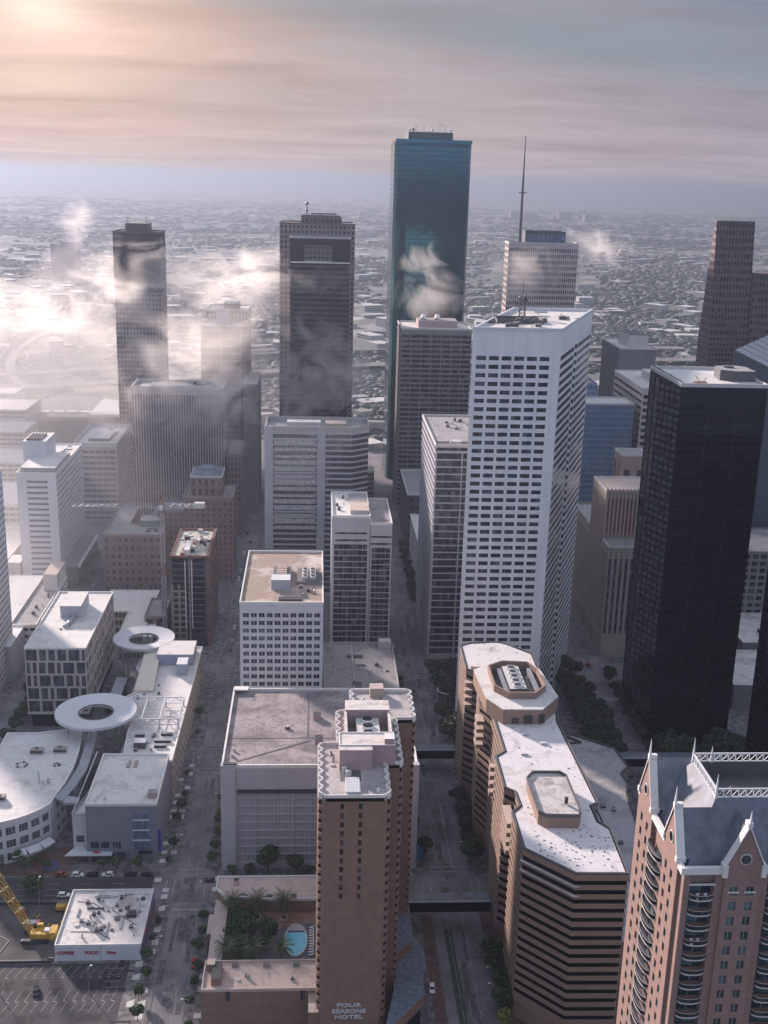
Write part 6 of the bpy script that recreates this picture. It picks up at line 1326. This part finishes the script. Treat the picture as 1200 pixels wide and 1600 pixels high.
def gabley(xc_, hw_, zb2, zt2, depth):
    g = MB(); y = Y0-.6; g.ngon([(xc_-hw_, y, zb2), (xc_+hw_, y, zb2), (xc_+hw_, y, zb2+2.0), (xc_, y, zt2), (xc_-hw_, y, zb2+2.0)]); g.quad((xc_-hw_, y+.9, zb2), (xc_-hw_, y, zb2), (xc_-hw_, y, zb2+2), (xc_-hw_, y+.9, zb2+2)); g.ngon([(xc_+hw_, y+.9, zb2), (xc_-hw_, y+.9, zb2), (xc_-hw_, y+.9, zb2+2), (xc_, y+.9, zt2), (xc_+hw_, y+.9, zb2+2)]); go = g.build('gable', [M['rbrick']], pk)
    r_ = MB()
    for s_ in (-1, 1): r_.quad((xc_+s_*hw_, y+.9, zb2+1.7), (xc_+s_*hw_, y+depth, zb2+1.7), (xc_, y+depth, zt2-.4), (xc_, y+.9, zt2-.4))
    r_.build('gable_roof', [M['slate']], pk); c_ = MB()
    for s_ in (-1, 1):
        c_.quad((xc_+s_*(hw_+.2), y-.25, zb2+2.1), (xc_+s_*(hw_+.2), y+1.5, zb2+2.1), (xc_, y+1.5, zt2+.4), (xc_, y-.25, zt2+.4)); c_.quad((xc_+s_*(hw_+.2), y-.25, zb2+1.5), (xc_, y-.25, zt2-.3), (xc_, y-.25, zt2+.4), (xc_+s_*(hw_+.2), y-.25, zb2+2.1)); c_.box(xc_+s_*hw_-.5, xc_+s_*hw_+.5, y-.4, y+1.4, zb2-.4, zb2+2.3)
    c_.box(xc_-.5, xc_+.5, y-.3, y+1.5, zt2-.2, zt2+.7); c_.tube((xc_, y, zt2+.6), (xc_, y, zt2+3.4), .34, .04, n=4); c_.build('coping', [M['trim']], go)
    w_ = MB(); w_.tube((xc_, y+.05, zb2+3.6), (xc_, y-.16, zb2+3.6), 1.25, n=20, m=1); w_.tube((xc_, y-.16, zb2+3.6), (xc_, y-.24, zb2+3.6), 1.0, n=20); w_.build('round_window', [M['g_grey'], M['offwhite']], go)
gablex(-157.0, 4.6, ZP-.4, 139.0, 9.5); gablex(-175.6, 4.5, ZP-.4, 138.2, 9.0)
gabley(132.1, 3.9, ZP-.4, 138.0, 9.0); gabley(148.2, 3.9, ZP-.4, 138.0, 9.0)
# white lintels and outdoor chairs on two balconies
b = MB()
for xc in (130.4, 133.8): b.box(xc-1.2, xc+1.2, Y0-.62, Y0-.5, 122.9, 123.3)
b.box(121.4, 126.8, Y0-.1, Y0-.02, 124.4, 124.9); b.build('lintel', [M['offwhite']], pk)
for k, (xc, z) in enumerate(((123.2, 121.7), (124.8, 121.7), (123.0, 111.2), (124.3, 111.2))):
    b = MB(); b.box(xc-.3, xc+.3, Y0-1.1, Y0-.5, z+.4, z+.5); b.box(xc-.3, xc+.3, Y0-.55, Y0-.48, z+.5, z+1.3); b.box(xc-.28, xc+.28, Y0-1.05, Y0-.55, z+.1, z+.4)
    b.build('balcony_chair', [M['trim']], label='white chair on a balcony of the gabled brick tower, %s %s' % ('left' if k % 2 == 0 else 'right', 'on the top floor' if k < 2 else 'three floors down'), cat='chair')
# ------------------------------------------------------------------ cars
def car_tree(body_m, suv=False):
    r = thing('parked_car', 'x', 'car', (0, 0, 0)); h = 1.75 if suv else 1.42
    prof = [(-2.3, .35), (-2.35, .8), (-1.9, .95), (-1.15, .98), (-.5, h-.1), (.9, h), (1.7, h-.12) if suv else (1.35, 1.3), (2.2, 1.02 if suv else .98), (2.3, .6), (2.25, .35)]
    b = MB(); w_ = .9
    for s_ in (-1, 1):
        b.ngon([(x, s_*w_*(1 if z < 1 else .86), z) for x, z in (prof if s_ < 0 else prof[::-1])])
    for k in range(len(prof)):
        (xa, za), (xb, zb) = prof[k], prof[(k+1) % len(prof)]; wa, wb = w_*(1 if za < 1 else .86), w_*(1 if zb < 1 else .86)
        b.quad((xa, -wa, za), (xa, wa, za), (xb, wb, zb), (xb, -wb, zb))
    b.build('body', [body_m], r); g = MB()
    g.quad((-1.12, -.74, 1.02), (-.56, -.72, h-.13), (-.56, .72, h-.13), (-1.12, .74, 1.02)); x2, z2 = (1.78, h-.2) if suv else (1.42, 1.27)
    g.quad((x2, -.7, z2), (2.15, -.72, 1.08), (2.15, .72, 1.08), (x2, .7, z2))
    for s_ in (-1, 1): g.quad((-.95, s_*.885, 1.05), (1.7, s_*.885, 1.05), (1.3, s_*.83, h-.16), (-.45, s_*.83, h-.16))
    g.v = [(x-.03 if x < 0 else x+.03, y, z+.03) for x, y, z in g.v]; g.build('windows', [M['g_black']], r)
    for x in (-1.45, 1.4):
        for y in (-.92, .74): b = MB(); b.tube((x, y, .34), (x, y+.18, .34), .34, n=12); b.build('wheel', [M['tyre']], r)
    return r
protos = {k: car_tree(M[m], s_) for k, m, s_ in (('white', 'cwhite', True), ('dark', 'cdark', False), ('red', 'cred', True), ('silver', 'csilver', False))}
ptree = {k: tree_of(v) for k, v in protos.items()}
used = set()
def car(kind, x, y, deg, label, z=.04):
    if kind not in used: used.add(kind); o = protos[kind]; o.location = (x, y, z); o.rotation_euler = (0, 0, R(deg)); o['label'] = label
    else: o = copy_tree(protos[kind], ptree[kind], (x, y, z), R(deg), label)
    o['group'] = 'cars in the streets'; return o
car('white', -42.2, 8.6, 180, 'silver-white car parked at the kerb before the box building, left of the white van-like one')
car('white', -30.6, 8.6, 0, 'white tall car parked at the kerb right in front of the box building entrance')
car('white', -44.7, -4.2, 180, 'white car with a dark side driving past the site hoarding')
car('dark', -36.6, 8.7, 0, 'black car parked between the two pale cars before the box building'); car('dark', -22.1, 8.6, 0, 'black car parked near the corner of the box building, right of the white tall one'); car('dark', -15.8, 8.5, 0, 'dark car last in the kerb row, nearest the crossing')
car('red', -48.2, 8.8, 180, 'dark red car parked first in the row, before the mall forecourt'); car('dark', 7.8, 4.4, 0, 'black car waiting at the crossing on the hotel side'); car('white', 86.9, -58, 86, 'white car parked on the brick driveway right of the hotel')
car('dark', -42.6, -56.5, 100, 'dark car alone in the parking lot below the crane'); car('red', 7.2, -43.5, 90, 'red car at the kerb beside the hotel podium'); car('silver', 192, 127, 84, 'dark red car driving up the street beside the tree strip'); car('red', 199.5, 205, 84, 'dark car at the far crossing of the right-hand street')
car('silver', 92.6, 232, 88, 'pale car at the kerb of the middle street, near the slim framed tower'); car('dark', 93.0, 223, 88, 'dark car at the kerb of the middle street behind the pale one'); car('silver', -104, 325, 92, 'pale car in the street below the striped white tower'); car('white', -96, 333, 92, 'white car in the street beside the brick court building'); car('dark', -86, 312, 5, 'dark car before the brick court building')
rnd = random.Random(12)
for k in range(16):
    car(rnd.choice(['white', 'dark', 'silver']), rnd.choice([-3, 0, 3]), 225+k*17+rnd.uniform(-4, 4), 88, '%s small car from the near end, far up the left street' % ordn(k))['group'] = 'cars far up the left street'
o = thing('taxi', 'small yellow taxi on the right-hand street just before the footbridge', 'taxi', (198, 97, .04)); r_ = car_tree(M['yellow']); 
for c in kids(r_): c.parent = o
bpy.data.objects.remove(r_); o.rotation_euler = (0, 0, R(80))
# ------------------------------------------------------------------ lamp posts and signals
def lamp(x, y, h, ang, label, name='street_lamp', grp=None, light=False):
    t_ = thing(name, label, 'street lamp', (x, y, .16), grp); b = MB(); b.tube((x, y, .16), (x, y, h), .13, .08, n=6); q = (x+2*math.cos(ang), y+2*math.sin(ang), h+.3); b.bar((x, y, h), q, .1); b.build('pole', [M['csilver']], t_)
    b = MB(); b.box(q[0]-.4, q[0]+.4, q[1]-.2, q[1]+.2, h+.2, h+.4); b.build('lamp_head', [M['trim']], t_)
lamp(-25.5, -57, 9, 1.2, 'lamp post standing in the middle of the parking lot'); lamp(-52, -10.2, 11, 1.5, 'lamp post at the hoarding between the crane boom and the white shop'); lamp(-53.8, -57.5, 10, 3.0, 'lamp post at the left edge of the parking lot')
lamp(107.5, 17, 8, 3.1, 'signal post at the crossing before the striped brown building'); lamp(106.4, -66, 8, 2.8, 'lamp post among the trees right of the middle street, near the bottom'); lamp(107, -58, 8, 2.8, 'lamp post with a bright head at the foot of the striped brown building')
for k in range(9): lamp(-6.4 if k % 2 else 8.2, -70+k*31.5, 7.5, 0 if k % 2 else 3.14, '%s slender lamp post from the bottom along the left street' % ordn(k), grp='lamp posts of the left street')
b = MB(); ci = [(115+5*math.cos(a*.25), 155+5*math.sin(a*.25), 9) for a in range(20)]
for p, q in zip(ci, ci[1:]): b.bar(p, q, .5)
for a in (0, 6, 12, 18): b.tube((ci[a][0], ci[a][1], 0), ci[a], .15)
b.build('ring_sculpture', [M['steel']], label='thin white curved ring standing above the trees of the plaza', cat='sculpture')
# ------------------------------------------------------------------ the city edge: arena, motorway, loose blocks
hl = thing('arena', 'large dark-roofed hall with a white fan-shaped roof, in the mist on the left', 'arena', (-170, 780, 0))
b = MB(); b.prism([(-236, 742), (-150, 742), (-150, 850), (-236, 850)], 0, 26, 0, 1); b.build('wall', [M['grey'], M['dgrey']], hl)
b = MB(); fan = [(-176, 742), (-134, 742), (-134, 760), (-140, 790), (-152, 815), (-176, 832)]; b.prism(fan, 26.1, 28.5, 0, 1); b.build('fan_roof', [M['trim'], M['white']], hl)
for x in range(4): b = MB(); b.box(-226+x*13, -217+x*13, 760, 768, 26, 27.6); b.build('skylight', [M['trim']], hl)
bn_list = [(-262, -213, 640, 690, 32, 'white-edged'), (-268, -225, 700, 760, 40, 'grey'), (-250, -190, 560, 612, 24, 'pale low'), (-300, -248, 470, 530, 30, 'white flat'), (-215, -160, 440, 505, 22, 'cream flat'), (-330, -275, 860, 900, 26, 'long grey'), (-205, -150, 420, 436, 10, 'narrow white'), (-214, -150, 335, 400, 16, 'bright flat'), (-140, -118, 575, 618, 30, 'small grey')]
for x0, x1, y0, y1, z, ad in bn_list: tower('city_block', '%s block in the haze at the left, %d metres-wide roof' % (ad, x1-x0) if False else '%s-roofed block in the pale haze near the left edge' % ad, rect(x0, x1, y0, y1), z, [G(10, max(2, z//4), .85, .45), G(8, max(2, z//4), .8, .45), None, None], M['offwhite'], M['g_grey'], M['rwhite'], cap=M['trim'], limit=24)
hw = MB(); pil = MB()
def highway(pts, w_, z, label):
    b = MB(); n = len(pts)
    L = [];
    for k in range(n):
        a = Vector(pts[max(0, k-1)]); c_ = Vector(pts[min(n-1, k+1)]); u = (c_-a).normalized(); nn = Vector((-u.y, u.x))*w_/2; p = Vector(pts[k]); L.append((p+nn, p-nn))
    for k in range(n-1):
        (a, b_), (c_, d) = L[k], L[k+1]; b.quad((*b_, z), (*d, z), (*c_, z), (*a, z), 0)
        for p, q in ((a, c_), (b_, d)): b.quad((*p, z-1.4), (*q, z-1.4), (*q, z+1), (*p, z+1), 1); b.quad((*q, z-1.4), (*p, z-1.4), (*p, z+1), (*q, z+1), 1)
        m_ = (a+b_+c_+d)/4; b.tube((m_.x, m_.y, 0), (m_.x, m_.y, z), 1.0, n=6, m=1, cap=False)
    b.build('highway', [M['concrete_road'], M['offwhite']], label=None, kind='structure')
def arcpts(a, b_, c_, n=14): a, b_, c_ = Vector(a), Vector(b_), Vector(c_); return [tuple(a*(1-t)**2+b_*2*t*(1-t)+c_*t*t) for t in [k/n for k in range(n+1)]]
highway(arcpts((-620, 900), (-250, 985), (60, 1190)), 26, 9, ''); highway(arcpts((60, 1190), (260, 1290), (700, 1330)), 24, 9, ''); highway(arcpts((-640, 1010), (-300, 1060), (-60, 1290)), 18, 8, ''); highway(arcpts((-60, 1290), (180, 1420), (640, 1440)), 20, 10, '')
highway(arcpts((-40, 900), (-110, 1150), (-300, 1400)), 12, 6, ''); highway(arcpts((-300, 1000), (-420, 1250), (-380, 1600)), 12, 7, '')
b = MB()
for k in range(14):
    pts_ = arcpts((-330+k*17, 960+k*9), (-250+k*10, 1010+k*8), (-180+k*10, 1050+k*9), 3)
# suburbs: tree canopy and roofs out to the horizon
def fan_pos(rnd, r0, r1):
    r = r0*(r1/r0)**rnd.random(); a = YAW+R(rnd.uniform(-23, 23)); return r, CAM.x+r*math.sin(a), CAM.y+r*math.cos(a)
def clear(x, y):
    if x > -330 and x < 520 and y < 640: return False
    if -240 < x < 290 and y < 720: return False
    if -260 < x < -120 and y < 870: return False
    return True
ICO = [(0, 0, 1), (.894, 0, .447), (.276, .851, .447), (-.724, .526, .447), (-.724, -.526, .447), (.276, -.851, .447), (.724, .526, -.447), (-.276, .851, -.447), (-.894, 0, -.447), (-.276, -.851, -.447), (.724, -.526, -.447)]
IF = [(0, 1, 2), (0, 2, 3), (0, 3, 4), (0, 4, 5), (0, 5, 1), (1, 6, 2), (2, 7, 3), (3, 8, 4), (4, 9, 5), (5, 10, 1), (6, 7, 2), (7, 8, 3), (8, 9, 4), (9, 10, 5), (10, 6, 1)]
def canopy(seed, n, r0, r1, smin, smax, name):
    rng = np.random.default_rng(seed); rn = random.Random(seed); P_ = []
    from mathutils import noise as mn
    while len(P_) < n:
        r, x, y = fan_pos(rn, r0, r1)
        if not clear(x, y): continue
        d = mn.noise(Vector((x*.0022, y*.0022, seed))) + .5*mn.noise(Vector((x*.008, y*.008, 3)))
        if d < rn.uniform(-.25, .25): continue
        s_ = rn.uniform(smin, smax)*(1+r/9000); P_.append((x, y, s_, (.30+.25*rn.random())*min(1, 2500/r+.12)))
    P_ = np.array(P_); ico = np.array(ICO); V = ico[None]*P_[:, 2][:, None, None]*rng.uniform(.7, 1.3, (len(P_), 11, 1)); V[:, :, 2] *= P_[:, 3][:, None]; V[:, :, 2] = np.maximum(V[:, :, 2], -1)+(P_[:, 2]*.25)[:, None]
    V[:, :, 0] += P_[:, 0][:, None]; V[:, :, 1] += P_[:, 1][:, None]; F = (np.array(IF)[None]+(np.arange(len(P_))*11)[:, None, None]).reshape(-1, 3)
    me = bpy.data.meshes.new(name); me.vertices.add(len(P_)*11); me.vertices.foreach_set('co', V.reshape(-1)); me.loops.add(F.size); me.loops.foreach_set('vertex_index', F.reshape(-1))
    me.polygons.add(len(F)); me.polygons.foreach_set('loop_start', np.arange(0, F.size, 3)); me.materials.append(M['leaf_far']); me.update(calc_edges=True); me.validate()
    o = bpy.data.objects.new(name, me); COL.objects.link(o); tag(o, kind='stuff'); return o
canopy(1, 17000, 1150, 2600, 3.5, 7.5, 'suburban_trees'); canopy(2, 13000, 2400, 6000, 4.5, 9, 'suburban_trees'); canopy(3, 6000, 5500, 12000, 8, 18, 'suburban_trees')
rnd = random.Random(99); fars = []
while len(fars) < 1300:
    r, x, y = fan_pos(rnd, 1050, 16000)
    if not clear(x, y) or (850 < y < 1480 and abs(y-1150-.3*x) < 170): continue
    s_ = (1+r/4500); fars.append((r, x, y, rnd.uniform(10, 34)*s_, rnd.uniform(8, 24)*s_, rnd.choice([4, 5, 6, 8, 9, 12, 16 if r < 4000 else 6]), rnd.choice([.5, .5, -1.07, 0])+rnd.uniform(-.05, .05), rnd.random()))
fars.sort(key=lambda f: f[3]*f[4]*f[5]/f[0]**2, reverse=True)
def far_block(b, f, wl=True):
    r, x, y, a, d, h, th, q = f; cs, sn = math.cos(th), math.sin(th); P_ = [(x+u*cs-v*sn, y+u*sn+v*cs) for u, v in ((-a/2, -d/2), (a/2, -d/2), (a/2, d/2), (-a/2, d/2))]
    b.prism(P_, 0, h, 0, 1 if q < .55 else 2, bottom=False); return P_
wm_ = [M['concrete'], M['offwhite'], M['grey']]
GAPS = [(0, 176, 300, 'left of the far left glass tower'), (258, 312, 300, 'between the far left glass tower and the stepped tan tower'), (392, 436, 300, 'between the tan tower and the dark tower'), (555, 608, 300, 'between the dark tower and the teal tower'), (742, 786, 300, 'between the teal tower and the mast tower'), (928, 1086, 300, 'between the mast tower and the gabled tower')]
vis, rest_ = [], []
for f in fars:
    u_, v_ = pxof(f[1], f[2], f[5]/2); gi = [k for k, g_ in enumerate(GAPS) if g_[0] < u_ < g_[1]]
    (vis if gi and len(vis) < 240 and (v_ < 560) else rest_).append((f, gi[0] if gi else -1))
for gi, g_ in enumerate(GAPS):
    for kk, (f, _) in enumerate(sorted([q for q in vis if q[1] == gi], key=lambda q: q[0][0])):
        r, x, y, a, d, h, th, q = f; t_ = thing('distant_building', '%s nearest low %s block %s' % (ordn(kk), 'white-roofed' if q < .55 else 'grey-roofed', g_[3]), 'building', (x, y, 0), 'far low buildings')
        b = MB(); P_ = far_block(b, f); b.build('wall', wm_, t_); g = MB(); nfl = max(1, int(h//4)); u = (Vector(P_[1])-Vector(P_[0])).normalized(); n = Vector((u.y, -u.x))*.05
        for k in range(nfl): z = 1.2+k*3.8; p, q_ = Vector(P_[0])+u*1.5+n, Vector(P_[1])-u*1.5+n; g.quad((*p, z), (*q_, z), (*q_, z+1.6), (*p, z+1.6))
        g.build('window_band', [M['g_grey']], t_)
fars = [q[0] for q in rest_]
b = MB()
for f in fars: far_block(b, f)
b.build('distant_buildings', wm_, kind='stuff')
dt = thing('distant_tower_pair', 'grey twin-block tower far out in the haze beyond the mist on the left', 'building', (-560, 2500, 0)); boxpart(dt, 'wall', -596, -572, 2500, 2530, 0, 88, M['grey'], M['dgrey']); boxpart(dt, 'main_block', -572, -532, 2500, 2540, 0, 94, M['grey'], M['dgrey'])
for k, (x, y, h) in enumerate(((1500, 8200, 60), (1620, 8300, 50), (1900, 8400, 62), (2050, 8200, 54), (1100, 9000, 70))):
    boxpart(thing('distant_tower', '%s faint office block from the left on the horizon right of the mast' % ordn((1, 2, 3, 4, 0)[k]), 'building', (x, y, 0), 'faint blocks on the horizon'), 'wall', x-40, x+60, y, y+60, 0, h, M['grey'], M['offwhite'])
b = MB(); b.tube((-900, 5200, 0), (-900, 5200, 150), 2.5, 1, n=6); b.build('radio_mast', [M['grey']], label='thin radio mast far away near the horizon on the left', cat='mast')
# ------------------------------------------------------------------ low cloud and haze
def cloud_mat(name, dens, scale, thr, seed, col=(.985, .95, .93)):
    m = bpy.data.materials.new(name); m.use_nodes = True; t = NT(m.node_tree); t.n.clear()
    o = t.add('ShaderNodeTexCoord').outputs['Object']; P = t.add('ShaderNodeNewGeometry').outputs['Position']
    ln = t.vmath('LENGTH', o, out=1)
    nz = t.noise(t.vmath('ADD', t.vmath('MULTIPLY', P, (1, .7, 1.25)), (seed*131.7, seed*37.1, 0)), scale, 6, .62, .9)
    d = t.math('SUBTRACT', t.math('ADD', t.math('MULTIPLY', t.math('SUBTRACT', 1.0, ln), .46), nz), thr+.10)
    d = t.math('MULTIPLY', t.math('MULTIPLY', t.mapr(d, 0, .48), t.mapr(ln, .8, 1.0, 1, 0)), dens)
    v = t.add('ShaderNodeVolumePrincipled', {'Color': (*col, 1), 'Density': d, 'Anisotropy': .5}); ou = t.add('ShaderNodeOutputMaterial'); t.l.new(v.outputs[0], ou.inputs['Volume']); return m
def cloud(x, y, z, sx, sy, sz, dens, scale, thr, seed, label):
    b = MB(); b.ball((0, 0, 0), 1, n=16, k=10); me = b.mesh('cloud', [cloud_mat('cloud_vapour', dens, scale, thr, seed)])
    o = bpy.data.objects.new('low_cloud', me); COL.objects.link(o); o.location = (x, y, z); o.scale = (sx, sy, sz); tag(o, label, 'cloud', None, 'stuff'); return o
CLOUDS = [
 # px, py, world Y, half sizes, density, noise scale, threshold
 (240, 470, 610, 70, 34, 48, .022, .030, .62), (80, 455, 820, 150, 80, 48, .0042, .020, .64), (330, 440, 700, 95, 40, 26, .012, .024, .62),
 (410, 415, 560, 34, 25, 18, .028, .035, .58), (120, 560, 700, 120, 110, 40, .005, .022, .62), (232, 560, 590, 32, 24, 36, .024, .034, .60), (20, 600, 640, 80, 70, 30, .005, .024, .60),
 (662, 405, 560, 17, 14, 13, .022, .034, .57), (700, 450, 560, 20, 14, 17, .020, .034, .57), (665, 470, 540, 30, 16, 16, .014, .03, .58),
 (520, 560, 480, 34, 18, 26, .045, .040, .58), (490, 610, 470, 38, 18, 20, .045, .040, .57), (500, 440, 495, 30, 12, 14, .018, .05, .58), (350, 630, 420, 24, 14, 20, .055, .045, .56), (360, 690, 400, 18, 12, 15, .02, .05, .60), (290, 640, 425, 28, 12, 14, .020, .05, .58),
 (835, 420, 620, 40, 18, 20, .030, .04, .58), (925, 390, 640, 28, 18, 17, .026, .045, .58), (800, 440, 600, 28, 18, 22, .02, .04, .60), (345, 560, 470, 60, 40, 50, .012, .026, .60), (270, 640, 415, 60, 20, 30, .012, .030, .60), (430, 520, 520, 60, 40, 40, .007, .024, .60), (60, 520, 720, 130, 90, 50, .0045, .022, .60),
 (120, 350, 2000, 40, 60, 50, .006, .02, .6),
]
for k, (u, v, Y, sx, sy, sz, de, sc_, th) in enumerate(CLOUDS):
    d = _ray(u, v); tt = (Y-CAM.y)/d.y; p = CAM+d*tt
    where = ['wrapped round the dark glass tower at the far left', 'spread over the suburbs at the left edge', 'trailing between the far left tower and the dark twin tower', 'small wisp at the left side of the brown tower', 'lying low over the arena and motorway', 'clinging to the lower left tower', 'over the flat roofs at the left edge', 'thick puff before the middle of the teal tower, upper one', 'thick puff before the teal tower, lower right one', 'thin veil low before the teal tower', 'rising before the lower half of the dark tower with the opening', 'at the foot of the dark tower with the opening', 'thin wisp below the opening of the dark tower', 'puff at the top right corner of the ribbed tower', 'thin wisp right of the ribbed tower', 'faint veil across the top of the ribbed tower', 'across the front of the pale mast tower', 'trailing away right of the mast tower', 'veil at the left side of the mast tower', 'soft bank behind the ribbed tower, round the stepped tower', 'soft veil before the upper half of the ribbed tower', 'soft bank between the stepped tower and the dark tower', 'broad bank left of the far left glass tower', 'tiny plume far out over the suburbs'][k]
    cloud(p.x, p.y, p.z, sx*1.7, sy*1.4, sz*1.65, de*2.4, sc_, th, k+1, 'low cloud '+where)
for k, (x, y, z, sx, sy, sz, de) in enumerate(((-200, 640, 20, 280, 400, 140, .0022), (-120, 340, 10, 150, 160, 90, .0015))):
    m = bpy.data.materials.new('mist_vapour'); m.use_nodes = True; t = NT(m.node_tree); t.n.clear(); o_ = t.add('ShaderNodeTexCoord').outputs['Object']; P = t.add('ShaderNodeNewGeometry').outputs['Position']
    d = t.math('MULTIPLY', t.math('MULTIPLY', t.mapr(t.vmath('LENGTH', o_, out=1), .3, 1, 1, 0), t.mapr(t.noise(P, .009, 3), .3, .7, .4, 1.4)), de)
    v = t.add('ShaderNodeVolumePrincipled', {'Color': (.98, .95, .93, 1), 'Density': d, 'Anisotropy': .55}); ou = t.add('ShaderNodeOutputMaterial'); t.l.new(v.outputs[0], ou.inputs['Volume'])
    b = MB(); b.ball((0, 0, 0), 1, n=20, k=12); me = b.mesh('mist', [m]); o = bpy.data.objects.new('mist', me); COL.objects.link(o); o.location = (x, y, z); o.scale = (sx, sy, sz); tag(o, 'thin pale mist lying over the far left blocks' if k == 0 else 'thin pale mist between the left-hand office blocks', 'mist', None, 'stuff')
hz = bpy.data.materials.new('haze'); hz.use_nodes = True; t = NT(hz.node_tree); t.n.clear()
v = t.add('ShaderNodeVolumePrincipled', {'Color': (.235, .275, .35, 1), 'Density': HAZE, 'Anisotropy': .5}); ou = t.add('ShaderNodeOutputMaterial'); t.l.new(v.outputs[0], ou.inputs['Volume'])
b = MB(); b.box(-31000, 31000, -31000, 31000, -1.0, 307); o = b.build('haze', [hz], kind='stuff')
